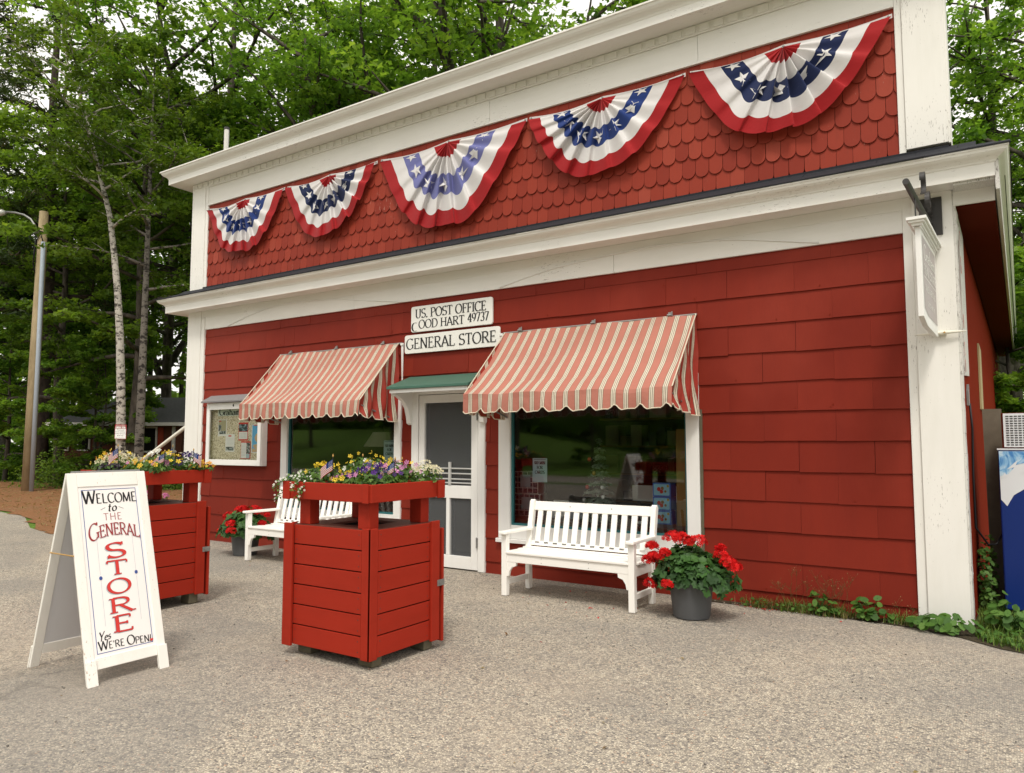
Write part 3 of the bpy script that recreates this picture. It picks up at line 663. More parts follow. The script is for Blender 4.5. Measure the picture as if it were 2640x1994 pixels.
# friezes
def jointed(m_, x0, x1, cuts, *rest):
    xs = [x0] + cuts + [x1]
    for i, (a, b) in enumerate(zip(xs, xs[1:])): m_.box(a + (.0015 if i else 0), b - (.0015 if i < len(xs) - 2 else 0), rest[0] - .0015 * (i % 2), *rest[1:])
mb = MB(); jointed(mb, XL1 + 0.001, XR0 - 0.001, [-7.1, -3.3], -0.034, 0, LTOP, 3.55); mb.box(XL1 - 0.088, XR0 + 0.07, -0.040, -0.0345, 3.452, 3.555); mb.build('lower_frieze', 'trim', store, bevel=0.003)
mb = MB(); jointed(mb, XL1 + 0.001, XR0 - 0.001, [-8.2, -4.9, -2.35], -0.034, 0, 5.262, 5.56); mb.box(XL1, XR0, -0.047, -0.0345, 5.262, 5.281); mb.build('upper_frieze', 'trim', store, bevel=0.003)
mb = MB(); mb.box(XL0 - 0.002, XR1, -0.050, 0, 5.5615, 5.662)
mb.build('dentil_band', 'trim', store)
mb = MB(); x = -10.727
while x < XR1 - 0.05: mb.box(x - 0.050, x + 0.050, -0.064, -0.0505, 5.580, 5.655); x += 0.1433
mb.build('dentils', 'trim', store, bevel=0.003)
# cornices swept round the corners
def cornice(name, prof, mat, yl, yr, xr_far=0.0):
    m_ = MB(); rings = []
    for o, z in prof:
        rings.append([(XL0 - o, yl, z), (XL0 - o, -o, z), (XR1 + o, -o, z), (XR1 + o + xr_far, yr, z)])
    for A, B in zip(rings, rings[1:]):
        for i in range(3): m_.face([A[i], B[i], B[i + 1], A[i + 1]])
    return m_.build(name, mat, store)
lowp = [(0.0, 3.556), (0.262, 3.556), (0.262, 3.550), (0.285, 3.550), (0.285, 3.655), (0.293, 3.660), (0.298, 3.672), (0.320, 3.690), (0.350, 3.705), (0.368, 3.722), (0.375, 3.742), (0.382, 3.744), (0.382, 3.756)]
cornice('lower_cornice', lowp, 'trim', 0.4, 13.0, 0.29)
mb = MB(); r = random.Random(8)
for i, (o0, o1, z0, z1) in enumerate([(0.395, 0.27, 3.757, 3.805), (0.29, 0.15, 3.795, 3.855), (0.17, 0.02, 3.845, 3.93)]):
    x = XL0 - o0
    while x < XR1 + o0 - 0.01:
        b = min(x + 0.30, XR1 + o0); j = r.uniform(-0.004, 0.006)
        mb.hexa([(x, -o0 + j, z0), (b - .003, -o0 + j, z0), (b - .003, -o1 + .02, z0 + .02), (x, -o1 + .02, z0 + .02), (x, -o0 + j, z0 + .010), (b - .003, -o0 + j, z0 + .010), (b - .003, -o1, z1 + .012), (x, -o1, z1 + .012)]); x += 0.30
mb.box(XL0 - 0.36, XL0 - 0.01, -0.02, 0.4, 3.76, 3.85); mb.hexa([(XR1 + .01, -0.02, 3.76), (XR1 + .40, -0.02, 3.76), (XR1 + .66, 13, 3.76), (XR1 + .30, 13, 3.76), (XR1 + .01, -0.02, 3.86), (XR1 + .40, -0.02, 3.775), (XR1 + .66, 13, 3.775), (XR1 + .30, 13, 3.86)])
mb.box(XL0, XR1 - .02, -0.05, 0, 3.88, 3.945)
mb.build('pent_roof', 'shingle', store)
upp = [(0.0, 5.664), (0.27, 5.664), (0.27, 5.658), (0.297, 5.658), (0.297, 5.745), (0.303, 5.750), (0.310, 5.765), (0.330, 5.782), (0.352, 5.795), (0.372, 5.815), (0.385, 5.842), (0.396, 5.846), (0.396, 5.864), (0.385, 5.868), (0.02, 5.93), (-0.25, 5.93)]
cornice('upper_cornice', upp, 'trim', 0.55, 0.55)
# soffit, fascia and side wall on the right
def xs_(y, o=0.0): return XR1 - 0.008 + o + SK * y
mb = MB(); mb.hexa([(xs_(0.115, -0.12), 0.115, -0.1), (xs_(0.115), 0.115, -0.1), (xs_(13), 13, -0.1), (xs_(13, -0.12), 13, -0.1), (xs_(0.115, -0.12), 0.115, 3.8), (xs_(0.115), 0.115, 3.8), (xs_(13), 13, 3.8), (xs_(13, -0.12), 13, 3.8)]); mb.build('side_wall', 'sidewall', store)
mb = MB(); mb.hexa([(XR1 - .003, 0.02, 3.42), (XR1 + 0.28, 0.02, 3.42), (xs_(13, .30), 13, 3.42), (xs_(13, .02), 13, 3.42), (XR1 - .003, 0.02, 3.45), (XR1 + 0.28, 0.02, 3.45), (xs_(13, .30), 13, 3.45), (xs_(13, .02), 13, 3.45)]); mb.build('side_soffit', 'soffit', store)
mb = MB(); mb.hexa([(XR1 + .284, -0.285, 3.44), (XR1 + .31, -0.285, 3.44), (xs_(13, .33), 13, 3.40), (xs_(13, .304), 13, 3.40), (XR1 + .284, -0.285, 3.70), (XR1 + .31, -0.285, 3.70), (xs_(13, .33), 13, 3.70), (xs_(13, .304), 13, 3.70)]); mb.box(XR1, XR1 + .28, -0.255, 0.018, 3.53, 3.554); mb.build('side_fascia', 'peel', store)
mb = MB(); mb.box(XR1 - 0.01, XR1 + 0.28, -0.06, -0.035, 3.42, 3.553); mb.build('eave_end_board', 'trim', store)
mb = MB(); mb.box(xs_(12.9), xs_(12.9, .03), 12.8, 13.02, 0, 3.42); mb.build('rear_corner_board', 'trim_v', store)
mb = MB(); mb.hexa([(XL0, 0.125, -0.1), (XL0 + .12, 0.125, -0.1), (XL0 + .12, 13, -0.1), (XL0, 13, -0.1), (XL0, 0.125, 3.8), (XL0 + .12, 0.125, 3.8), (XL0 + .12, 13, 3.8), (XL0, 13, 3.8)]); mb.build('side_wall', 'sidewall', store)
mb = MB(); ym = 13.3
for sx, x_e in ((-1, XL0 - .3), (1, XR1 + .36)):
    xb = x_e + (.3 if sx > 0 else 0)
    mb.hexa([(x_e, 0.26, 3.70), (-5.5, 0.26, 4.75), (-5.5, ym, 4.75), (xb, ym, 3.70), (x_e, 0.26, 3.76), (-5.5, 0.26, 4.85), (-5.5, ym, 4.85), (xb, ym, 3.76)])
mb.face([(XL0, 12.99, -.1), (xs_(13), 12.99, -.1), (xs_(13), 12.99, 3.8), (-5.5, 12.99, 4.7), (XL0, 12.99, 3.8)])
mb.build('roof', 'shingle', store)
# a row of boards inside the shop that the windows look into
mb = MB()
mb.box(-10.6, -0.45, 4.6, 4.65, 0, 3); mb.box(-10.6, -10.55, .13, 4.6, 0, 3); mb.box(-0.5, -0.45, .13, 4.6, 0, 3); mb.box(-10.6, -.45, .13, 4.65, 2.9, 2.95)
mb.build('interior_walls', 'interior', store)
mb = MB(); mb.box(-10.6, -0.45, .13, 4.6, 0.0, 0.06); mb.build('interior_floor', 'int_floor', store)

# windows
def window(x0, x1, z0, z1, fl, fb, teal):
    f = MB(); g0, g1 = x0 + fl[0], x1 - fl[1]; zt = z1
    f.box(x0, g0, -0.045, 0.06, z0, zt); f.box(g1, x1, -0.045, 0.06, z0, zt); f.box(g0 + .001, g1 - .001, -0.045, 0.06, zt - 0.10, zt); f.box(g0 + .001, g1 - .001, -0.03, 0.06, z0, z0 + fb - .002)
    o = f.build('window', 'trim_clean', store, bevel=0.004)
    s = MB(); s.box(x0 - 0.02, x1 + 0.02, -0.075, 0.0, z0 - 0.045, z0 - 0.001); s.build('sill', 'trim_clean', o, bevel=0.005)
    t = MB(); w = 0.022
    t.box(g0, g0 + w, -0.012, 0.035, z0 + fb, zt - 0.10); t.box(g1 - w, g1, -0.012, 0.035, z0 + fb, zt - .10); t.box(g0 + w, g1 - w, -0.012, 0.035, z0 + fb, z0 + fb + w)
    t.build('sash', teal, o)
    p = MB(); p.face([(g0 + .01, 0.012, z0 + fb + .005), (g1 - .01, 0.012, z0 + fb + .005), (g1 - .01, 0.012, zt - .1), (g0 + .01, 0.012, zt - .1)]); p.build('pane', 'glass', o)
window(-8.51, -6.25, 0.49, 2.16, (0.125, 0.11), 0.09, 'tealframe')
window(-4.763, -2.415, 0.41, 2.16, (0.155, 0.13), 0.15, 'tealframe')
mb = MB(); mb.box(-2.412, -2.385, -0.030, 0.0, 0.38, 1.80); mb.build('window_trim_strip', 'foot', store)

# door with screens
mb = MB(); mb.box(-6.07, -5.965, -0.045, 0.06, 0, 2.12); mb.box(-5.05, -4.955, -0.045, 0.06, 0, 2.12); mb.box(-5.964, -5.051, -0.043, 0.06, 2.07, 2.12); mb.build('door_frame', 'trim_clean', store, bevel=0.004)
d = MB(); X0, X1 = -5.955, -5.06
A_, B_ = X0 + .085, X1 - .095
d.box(X0, A_, -0.035, 0.02, 0.012, 2.062); d.box(B_, X1, -0.035, 0.02, 0.012, 2.062); d.box(A_ + .0005, B_ - .0005, -0.035, 0.02, 1.965, 2.062)
d.box(A_ + .0005, B_ - .0005, -0.035, 0.02, 0.825, 0.975); d.box(A_ + .0005, B_ - .0005, -0.035, 0.02, 0.012, 0.155); d.box(-5.525, -5.475, -0.034, 0.02, 0.1555, 0.8245)
door = d.build('screen_door', 'trim_clean', store, bevel=0.004)
for (a, b, p, q) in ((A_, B_, .975, 1.965), (A_, -5.525, .155, .825), (-5.475, B_, .155, .825)):
    s = MB(); s.face([(a + .001, -0.008, p + .001), (b - .001, -.008, p + .001), (b - .001, -.008, q - .001), (a + .001, -.008, q - .001)]); s.build('screen', 'screen', door)
s = MB()
for zz in (1.005, 1.05, 1.115, 1.175): s.tube([(A_, -0.03, zz), (B_, -0.03, zz)], 0.009)
s.box(-5.487, -5.452, -.046, -.022, .98, 1.25); s.build('push_bars', 'pale_metal', door, bevel=0.003)
s = MB(); s.box(X1 - .012, X1 + .012, -.052, -.035, .28, .38); s.tube([(X1, -.055, .27), (X1, -.055, .39)], .008); s.build('hinge', 'metal', door)
s = MB(); s.box(X1 - .012, X1 + .012, -.052, -.035, 1.75, 1.85); s.tube([(X1, -.055, 1.74), (X1, -.055, 1.86)], .008); s.build('hinge', 'metal', door)
s = MB(); s.box(-6.0, -5.02, 0.10, 0.112, 0.02, 2.1); s.build('inner_door', 'interior', door)
s = MB(); s.face([(A_, .03, .2), (B_, .03, .2), (B_, .03, 1.95), (A_, .03, 1.95)]); s.build('door_glass', 'glass', door)
# little roof over the door
mb = MB(); mb.hexa([(-6.13, -0.44, 2.118), (-4.90, -0.44, 2.118), (-4.90, -0.02, 2.262), (-6.13, -0.02, 2.262), (-6.13, -0.44, 2.150), (-4.90, -0.44, 2.150), (-4.90, -0.02, 2.300), (-6.13, -0.02, 2.300)])
cano = mb.build('door_canopy', 'green', store, bevel=0.003)
mb = MB(); mb.box(-6.10, -4.93, -.415, -.39, 2.075, 2.117); mb.hexa([(-6.10, -.389, 2.082), (-4.93, -.389, 2.082), (-4.93, -.02, 2.19), (-6.10, -.02, 2.19), (-6.10, -.389, 2.119), (-4.93, -.389, 2.119), (-4.93, -.02, 2.25), (-6.10, -.02, 2.25)]); mb.build('canopy_underside', 'trim_clean', cano)
for cx in (-6.085, -4.97):
    prof = [(-0.02, 1.72), (-0.05, 1.70), (-0.085, 1.72), (-0.10, 1.80), (-0.13, 1.90), (-0.20, 1.99), (-0.30, 2.04), (-0.37, 2.06), (-0.37, 2.085), (-0.02, 2.18)]
    b = MB(); b.prism(prof, lambda u, v, t: (t, u, v), cx - .03, cx + .03); b.build('canopy_bracket', 'trim_clean', cano)

# ------------------------------------------------------------------ signs over the door
def plate(name, label, x0, x1, z0, z1, y, lines, r_=0.03):
    t = thing(name, label, 'sign', ((x0 + x1) / 2, y, z0))
    b = MB(); b.prism(rrect(x0, x1, z0, z1, r_), lambda u, v, d: (u, y + d, v), -0.022, 0.0); b.build('sign_board', 'signwhite', t, bevel=0.003)
    l = MB()
    for txt, u0, u1, v, h, kw in lines: fit_text(l, txt, wall(y - .0225), u0, u1, v, h, **kw)
    return t, l
t, l = plate('post_office_sign', 'white sign with two rows of black lettering naming the post office', -6.09, -4.845, 2.856, 3.178, -0.025,
             [('US. POST OFFICE', -6.02, -4.93, 3.028, 0.112, dict(thick=.17, thin=.055, track=.02)),
              ('OOD HART', -5.965, -5.25, 2.895, 0.105, dict(thick=.17, thin=.055, track=.02)),
              ('49737', -5.205, -4.895, 2.905, 0.105, dict(thick=.18, thin=.06, track=.02))])
gx = wall(-.0475)
l2 = AR(-6.025, 2.92, .045, .055, 60, 300, 16)
for a, b in zip(l2, l2[1:]):
    w = .012; l.face([gx(a[0] - w, a[1], .0012), gx(b[0] - w, b[1], .0012), gx(b[0] + w, b[1], .0012), gx(a[0] + w, a[1], .0012)])
l.build('lettering', 'black', t)
t, l = plate('general_store_sign', 'long white sign reading general store under the post office sign', -6.193, -4.742, 2.592, 2.824, -0.025,
             [('GENERAL STORE', -6.165, -4.785, 2.645, 0.132, dict(thick=.155, thin=.05, track=.03))])
l.build('lettering', 'black', t)

# ------------------------------------------------------------------ cables stapled to the frieze
def cable(pts, label):
    t = MB(); o = []
    for i in range(len(pts) - 1):
        for k in range(6):
            q = k / 6; p0, p1, p2, p3 = (pts[max(0, min(len(pts) - 1, j))] for j in (i - 1, i, i + 1, i + 2))
            o.append(tuple(.5 * (2 * p1[c] + (p2[c] - p0[c]) * q + (2 * p0[c] - 5 * p1[c] + 4 * p2[c] - p3[c]) * q * q + (3 * p1[c] - p0[c] - 3 * p2[c] + p3[c]) * q ** 3) for c in (0, 1)))
    o.append(pts[-1])
    t.tube([(x, -0.041 if z < 3.45 else -0.047, z) for x, z in o], .006, 6); tag(t.build('cable', 'trim_clean', None, True), label, 'cable', 'cables along the frieze')
cable([(-9.80, 3.27), (-9.2, 3.40), (-8.7, 3.463), (-8.0, 3.465), (-7.34, 3.416), (-6.75, 3.33), (-6.2, 3.262)], 'thin white cable bowed over the left half of the lower frieze')
cable([(-4.75, 3.272), (-4.3, 3.36), (-3.85, 3.42), (-2.93, 3.475), (-2.4, 3.455), (-1.98, 3.41), (-1.27, 3.275)], 'thin white cable bowed over the right half of the lower frieze')

# ------------------------------------------------------------------ awnings
def awning(x0, x1, label, splay=0.0, slide=1):
    yt, zt, yf, zf, zb = -0.045, 2.735, -0.715, 1.985, 1.790
    t = thing('awning', label, 'awning', ((x0 + x1) / 2, 0, zt), 'striped awnings over the shop windows')
    nx = 90; W = x1 - x0; pitch = W / 9.05
    def sag(u, s): return 0.034 * math.sin(PI * s) * (1 + .4 * math.sin(u * 2.6)) + .007 * math.sin(u * 9 + s * 4) + .006 * math.sin(s * 17 + u * 1.5) * s
    def notch(u):
        d = ((u + pitch * .12) / pitch) % 1.0; d = min(d, 1 - d) * pitch
        return 0.062 * max(0.0, 1 - d / 0.062) ** 1.25 - 0.006 * math.cos(2 * PI * u / pitch)
    rows_ = []
    for s in np.linspace(0, 1, 9): rows_.append([(x0 + W * i / nx - splay * s * (1 - i / nx), yt + (yf - yt) * s + sag(W * i / nx, s) * .6, zt + (zf - zt) * s - sag(W * i / nx, s)) for i in range(nx + 1)])
    for k in (1, 2, 3, 4):
        s = k / 4; rr_ = []
        for i in range(nx + 1):
            u = W * i / nx; zz = zf + (zb + notch(u) - zf) * s
            rr_.append((x0 + u - splay * (1 - i / nx), yf - .012 * math.sin(PI * s * .6) + .010 * s * math.sin(u * 11) + .006 * math.sin(u * 29 + 2) * s, zz))
        rows_.append(rr_)
    m_ = MB(); 
    for A, B in zip(rows_, rows_[1:]):
        for i in range(nx): m_.face([A[i], B[i], B[i + 1], A[i + 1]], 0, [(W * i / nx,) * 2, (W * i / nx,) * 2, (W * (i + 1) / nx,) * 2, (W * (i + 1) / nx,) * 2])
    c = m_.build('canopy_cloth', 'awning', t, True)
    tr = MB(); tr.tube([(p[0], p[1] - .002, p[2]) for p in rows_[-1]], .0055, 5); tr.build('binding', 'cream', c)
    for xe, sg in ((x0, 1), (x1, -1)):
        m_ = MB(); ny = 26; nz = 16; q = []
        L = yf - yt
        for i in range(ny + 1):
            s = i / ny; y = yt + L * s; top = zt + (zf - zt) * s - .012; 
            bot = 1.735 + (zb - 1.735) * s + .05 * max(0, 1 - abs(((s * 3.1) % 1) - .02 if ((s * 3.1) % 1) < .5 else 1 - ((s * 3.1) % 1)) / .22)
            colm = []
            for j in range(nz + 1):
                v = j / nz; z = top + (bot - top) * v
                fold = (.026 * math.sin(s * 16 + 2.2 * math.sin(v * 3)) + .013 * math.sin(s * 33 + v * 5)) * min(1, v * 2.2) * min(1, 6 * (1 - s) + .08)
                colm.append((xe - (splay * s if sg > 0 else 0) + sg * (.015 * math.sin(PI * v)) + fold, y, z))
            q.append(colm)
        for i in range(ny):
            for j in range(nz):
                a, b = .68 * i / ny + .02, .68 * (i + 1) / ny + .02; m_.face([q[i][j], q[i + 1][j], q[i + 1][j + 1], q[i][j + 1]], 0, [(a, 0), (b, 0), (b, 0), (a, 0)])
        sd_ = m_.build('side_flap', 'awning_side', t, True)
        tr = MB(); tr.tube([(p[0], p[1], p[2] - .002) for p in (cc[-1] for cc in q)], .0055, 5); tr.tube([(xe - (splay * i / 6 if sg > 0 else 0), yt + L * i / 6, zt + (zf - zt) * i / 6 + .002) for i in range(7)], .006, 5); tr.build('binding', 'cream', sd_)
    f = MB(); f.tube([(x0 - .03, yt + .01, zt), (x1 + (.06 if slide > 0 else .005), yt + .01, zt)], .011); f.tube([(x0 + .02 - splay, yf + .022, zf - .045), (x1 - .02, yf + .022, zf - .045)], .011)
    for xe in (x0 + .03, x1 - .03): f.tube([(xe, -.03, 1.76), (xe, yf + .022, zf - .045)], .010)
    f.build('frame', 'metal', t)
    for fx in (.09, .5, .88):
        h = MB(); cx = x0 + W * fx; h.box(cx - .015, cx + .015, -.046, -.024, zt + .0, zt + .045); h.tube([(cx - .022, -.052, zt + .015), (cx + .022, -.052, zt + .015)], .011); h.tube([(cx + .03, -.058, zt + .005), (cx + .03, -.058, zt + .05)], .007); h.build('clamp', 'metal', t)
    for xe in ((x1 + .06,) if slide > 0 else (x0 - .05,)):
        h = MB(); h.prism([(xe - .018, zt - .03), (xe + .018, zt - .03), (xe + .006, zt - .48), (xe - .003, zt - .5)], lambda u, v, d: (u, -.028 - d, v), 0, .012); h.box(xe - .022, xe + .022, -.05, -.027, zt - .028, zt + .0); h.build('side_slide', 'trim_clean', t)
awning(-8.545, -6.300, 'striped red and cream awning next to the notice case')
awning(-4.672, -2.418, 'striped red and cream awning above the bench beside the big geranium pot', 0.085, -1)

# ------------------------------------------------------------------ buntings
def bunting(x0, x1, drop, blue, label, seed, droopL=0.0):
    rn = random.Random(seed); cx, hw, zt = (x0 + x1) / 2, (x1 - x0) / 2, 5.185
    t = thing('bunting', label, 'bunting', (cx, -0.04, zt), 'patriotic fan buntings under the top cornice')
    ph, N = rn.uniform(0, 6), rn.uniform(20, 24); ph2 = rn.uniform(0, 6); off = rn.uniform(-.18, .18); hs_ = [rn.uniform(-1, 1) for _ in range(60)]
    sk = rn.uniform(-.05, .05)
    def hem(x):                                  # sagging top edge pinned at ends and middle
        s = abs(x - cx) / hw; return zt - 0.035 * math.sin(PI * s) * (1.25 if x < cx else .8)
    def S(r_, th, lift=0.0):
        c = th - PI / 2 - off; f = math.exp(-(c / .92) ** 4 * .8) * (.82 + .18 * math.sin(3.1 * th + ph2))
        p = N * th + ph + 1.5 * math.sin(2.2 * th + ph2); q = (p / (2 * PI)) % 50; k0 = int(q); u = q - k0; u = u * u * (3 - 2 * u)
        hsh = hs_[k0] * (1 - u) + hs_[k0 + 1] * u
        th2 = th + 1.85 / N * math.sin(p) * f * (1 - .30 * r_)
        rr_ = r_ * (1 + (.115 * hsh + .075 * math.sin(p + .8)) * f * min(1, r_ * 3.5) * (1 - .84 * r_ ** 3)) + .03 * r_ * (1 - r_) * math.sin(5 * th + ph2)
        sn = max(0.0, math.sin(min(PI, max(0, th2)))); cs = math.cos(min(PI, max(0, th2)))
        x = cx - hw * cs * rr_ + hw * sk * r_ * sn; dz = drop * sn ** (1.45 + .5 * abs(cs)) * rr_ * (1 + .015 * math.sin(7 * th + ph))
        y = -.080 - (.052 * math.sin(p) * f * (1 - .45 * r_ ** 3) + .020 * f + .016 * math.sin(4.3 * th + ph2) * r_ + .022 * math.sin(PI * r_) * abs(cs)) * min(1, 3.5 * r_) - .03 * f * r_
        return (x, min(y, -.050) - lift, hem(min(max(x, x0), x1)) - 0.018 - dz)
    bands = [(0.0, .06, 0), (.06, .13, 0), (.13, .185, 0), (.185, .29, 1), (.29, .40, 1), (.40, .48, 2), (.48, .56, 2), (.56, .635, 2), (.635, .73, 1), (.73, .825, 1), (.825, .88, 0), (.88, .94, 0), (.94, 1.0, 0)]
    m_ = MB(); K = 330; idx = {}
    rs = [0.0] + [b[1] for b in bands]
    for r_ in rs:
        for k in range(K + 1): m_.v.append(S(max(r_, .012), PI * k / K))
    for bi, b in enumerate(bands):
        for k in range(K):
            a = bi * (K + 1) + k; c = a + K + 1; m_.f.append((a, c, c + 1, a + 1)); m_.m.append(b[2]); m_.uv.append(None)
    for i in range(7):                           # white stars sewn on the blue band
        th = PI * (i + .5) / 7; rad = .085 * hw
        c2 = [star5(0, 0, rad, 90 + 30 * rn.random())]
        pts = [S(.515 + q[1] / (drop * .5 + hw * .5), th + q[0] / (.515 * (hw + drop) / 2), .004) for q in c2[0]]
        ctr = S(.515, th, .004)
        for j in range(10): m_.face([ctr, pts[j], pts[(j + 1) % 10]], 3)
    n = 40                                       # white hem tape
    for k in range(n):
        xa, xb = x0 + (x1 - x0) * k / n, x0 + (x1 - x0) * (k + 1) / n
        m_.face([(xa, -.049, hem(xa) - .022), (xb, -.049, hem(xb) - .022), (xb, -.047, hem(xb) + .018), (xa, -.047, hem(xa) + .018)], 1)
    m_.build('cloth', ['flag_red', 'flag_white', blue, 'flag_white'], t, True)
    for xg in (x0 + .025, cx, x1 - .025):
        h = MB(); h.lathe((0, 0, 0), [(.004, 0), (.012, .001), (.013, .005), (.004, .008), (.0, .008)], 10)
        h.v = [(xg + a, -.050 - c_, hem(xg) + b_) for a, b_, c_ in h.v]; h.build('grommet', 'metal', t)
bunting(-10.365, -8.535, 0.80, 'flag_royal', 'small red white and blue bunting beside the left corner post', 4)
bunting(-8.485, -6.700, 0.83, 'flag_blue', 'navy starred bunting between the corner bunting and the faded one', 9)
bunting(-6.640, -4.362, 1.05, 'flag_faded', 'largest bunting with its blue band faded to lilac', 14)
bunting(-4.330, -2.475, 0.82, 'flag_royal', 'bright blue starred bunting just right of the faded lilac one', 23)
bunting(-2.430, -0.612, 0.80, 'flag_blue', 'wide navy bunting hanging against the right corner post', 31)

# ------------------------------------------------------------------ notice case
t = thing('notice_case', 'white glazed notice case with cork board and maps on the wall', 'notice case', (-9.48, 0, 1.14))
x0, x1, z0, z1, yf = -10.125, -8.83, 1.145, 2.085, -0.118
f = MB(); f.box(x0, x1, -.115, -.024, z0, z0 + .02); f.box(x0, x0 + .02, -.115, -.024, z0 + .02, z1); f.box(x1 - .02, x1, -.115, -.024, z0 + .02, z1); f.box(x0 + .02, x1 - .02, -.115, -.024, z1 - .02, z1); f.build('case_box', 'trim_clean', t)
f = MB(); f.box(x0 + .003, x0 + .075, -.140, -.116, z0 + .003, z1 - .003); f.box(x1 - .075, x1 - .003, -.140, -.116, z0 + .003, z1 - .003); f.box(x0 + .0755, x1 - .0755, -.140, -.116, z0 + .003, z0 + .085); f.box(x0 + .0755, x1 - .0755, -.140, -.116, z1 - .105, z1 - .003)
dr = f.build('case_door', 'trim_clean', t, bevel=.003)
h = MB(); h.prism(ellipse((-9.47, z1 - .05), .013, .02, 12), lambda u, v, d: (u, -.140 - d, v), 0, .004); h.build('lock', 'black', dr)
p = MB(); p.face([(x0 + .07, -.125, z0 + .08), (x1 - .07, -.125, z0 + .08), (x1 - .07, -.125, z1 - .1), (x0 + .07, -.125, z1 - .1)]); p.build('pane', 'glass_thin', dr)
f = MB(); f.hexa([(x0 - .06, -.20, z1 + .0), (x1 + .03, -.20, z1 + .0), (x1 + .03, -.024, z1 + .095), (x0 - .06, -.024, z1 + .095), (x0 - .06, -.20, z1 + .022), (x1 + .03, -.20, z1 + .022), (x1 + .03, -.024, z1 + .12), (x0 - .06, -.024, z1 + .12)]); f.build('case_roof', 'boxroof', t)
f = MB(); f.box(x0 + .021, x1 - .021, -.060, -.030, z0 + .021, z1 - .021); f.build('cork_panel', 'cork', t)
cw, ch = x1 - x0, z1 - z0
def bx(px, py): # picture position inside the case crop (1759 wide zoom of 200 px)
    return (x0 + .06 + (px - 190) / (1320 - 190) * (cw - .13), z1 - .10 - (py - 180) / (1400 - 180) * (ch - .19))
def rectp(mbx, a, b, c, d_, m, d):
    p1, p2 = bx(a, b), bx(c, d_); mbx.face([(p1[0], -.0605 - d, p2[1]), (p2[0], -.0605 - d, p2[1]), (p2[0], -.0605 - d, p1[1]), (p1[0], -.0605 - d, p1[1])], m)
n = MB(); rectp(n, 305, 190, 1120, 345, 0, .002); o = n.build('header_card', 'header', None); o.location = (0, 0, 0)
tag(o, 'pale green header card lettered in black at the top of the notice case', 'card')
n = MB(); p1, p2 = bx(340, 325), bx(835, 190)
fit_text(n, 'Graham', wall(-.0635), p1[0], p2[0], p1[1], .112, thick=.21, thin=.05, track=.0); n.build('lettering', 'black', o)
n = MB(); rectp(n, 315, 430, 520, 840, 0, .001); rectp(n, 325, 445, 505, 720, 1, .002); rectp(n, 330, 560, 395, 700, 2, .003); rectp(n, 350, 710, 500, 790, 2, .003); rectp(n, 335, 455, 390, 480, 3, .003)
tag(n.build('pinned_flyer', ['paper', 'paper_tan', 'print_a', 'ltred']), 'tan flyer with snapshots pinned at the upper left of the cork board', 'flyer')
n = MB(); rectp(n, 500, 790, 715, 1220, 0, .004); rectp(n, 515, 1100, 695, 1190, 1, .005); rectp(n, 570, 820, 640, 850, 2, .005)
for k in range(6): rectp(n, 530, 890 + 32 * k, 690, 895 + 32 * k, 3, .005)
tag(n.build('pinned_flyer', ['paper', 'print_a', 'ltred', 'grey_line']), 'white flyer with a red heading overlapping the tan one', 'flyer')
n = MB(); rectp(n, 795, 515, 1015, 950, 0, .001); rectp(n, 805, 555, 1000, 725, 1, .002); rectp(n, 805, 740, 1000, 915, 2, .002)
for k in range(4):
    for j in range(5): rectp(n, 825 + 33 * j, 775 + 33 * k, 845 + 33 * j, 785 + 33 * k, 3, .003)
tag(n.build('wall_calendar', ['ltred', 'print_b', 'paper', 'grey_line']), 'red edged calendar with a house picture in the notice case', 'calendar')
n = MB(); rectp(n, 860, 965, 1080, 1385, 0, .004); rectp(n, 868, 1000, 985, 1370, 1, .005); rectp(n, 988, 1000, 1070, 1260, 2, .005); rectp(n, 985, 1265, 1062, 1370, 3, .005)
for k in range(9): rectp(n, 880, 1020 + 36 * k, 970, 1026 + 36 * k, 4, .006)
tag(n.build('pinned_flyer', ['ltred', 'paper', 'print_a', 'paper_blue', 'grey_line']), 'red bordered flyer with photo column below the calendar', 'flyer')
n = MB(); rectp(n, 1095, 570, 1335, 1240, 0, .001); rectp(n, 1108, 585, 1335, 1225, 1, .002)
land = [(1335, 690), (1240, 705), (1235, 760), (1190, 800), (1160, 870), (1175, 950), (1230, 1000), (1220, 1030), (1140, 1050), (1130, 1090), (1190, 1160), (1120, 1130), (1112, 1220), (1335, 1220)]
n.face([(bx(a, b)[0], -.0605 - .003, bx(a, b)[1]) for a, b in land][::-1], 2); rectp(n, 1145, 580, 1215, 600, 3, .003)
tag(n.build('wall_map', ['paper', 'map_water', 'map_land', 'ltred']), 'blue and tan shoreline map at the right side of the notice case', 'map')

# ------------------------------------------------------------------ hanging sign on its iron bracket
t = thing('hanging_sign', 'slate grey hanging sign in white frame under an iron pipe by the right post', 'sign', (-0.40, -0.06, 2.3))
P0, P1 = Vector((-0.385, -0.05, 0)), Vector((-0.425, -1.0, 0)); dv = (P1 - P0).normalized(); nv = Vector((-dv.y, dv.x, 0)).normalized()
if nv.x < 0: nv = -nv
L_ = (P1 - P0).length
def hs(u, v, d): p = P1 - dv * (u * L_) + nv * d; return (p.x, p.y, v)     # u 0 at the outer end, seen from the +x side
f = MB(); sh = [(.02, 2.39), (.25, 2.345), (.92, 2.335), (.98, 2.35), (.98, 3.05), (.02, 3.05)]
f.prism(sh, hs, -.018, .018); f.build('sign_frame', 'trim_clean', t, bevel=.003)
f = MB(); f.face([hs(u, v, .0195) for u, v in [(.09, 2.46), (.28, 2.425), (.90, 2.42), (.90, 3.0), (.09, 3.0)]], 0); f.build('sign_face', 'slate', t)
f = MB(); fx = lambda u, v, d: hs(u, v, d + .0195)
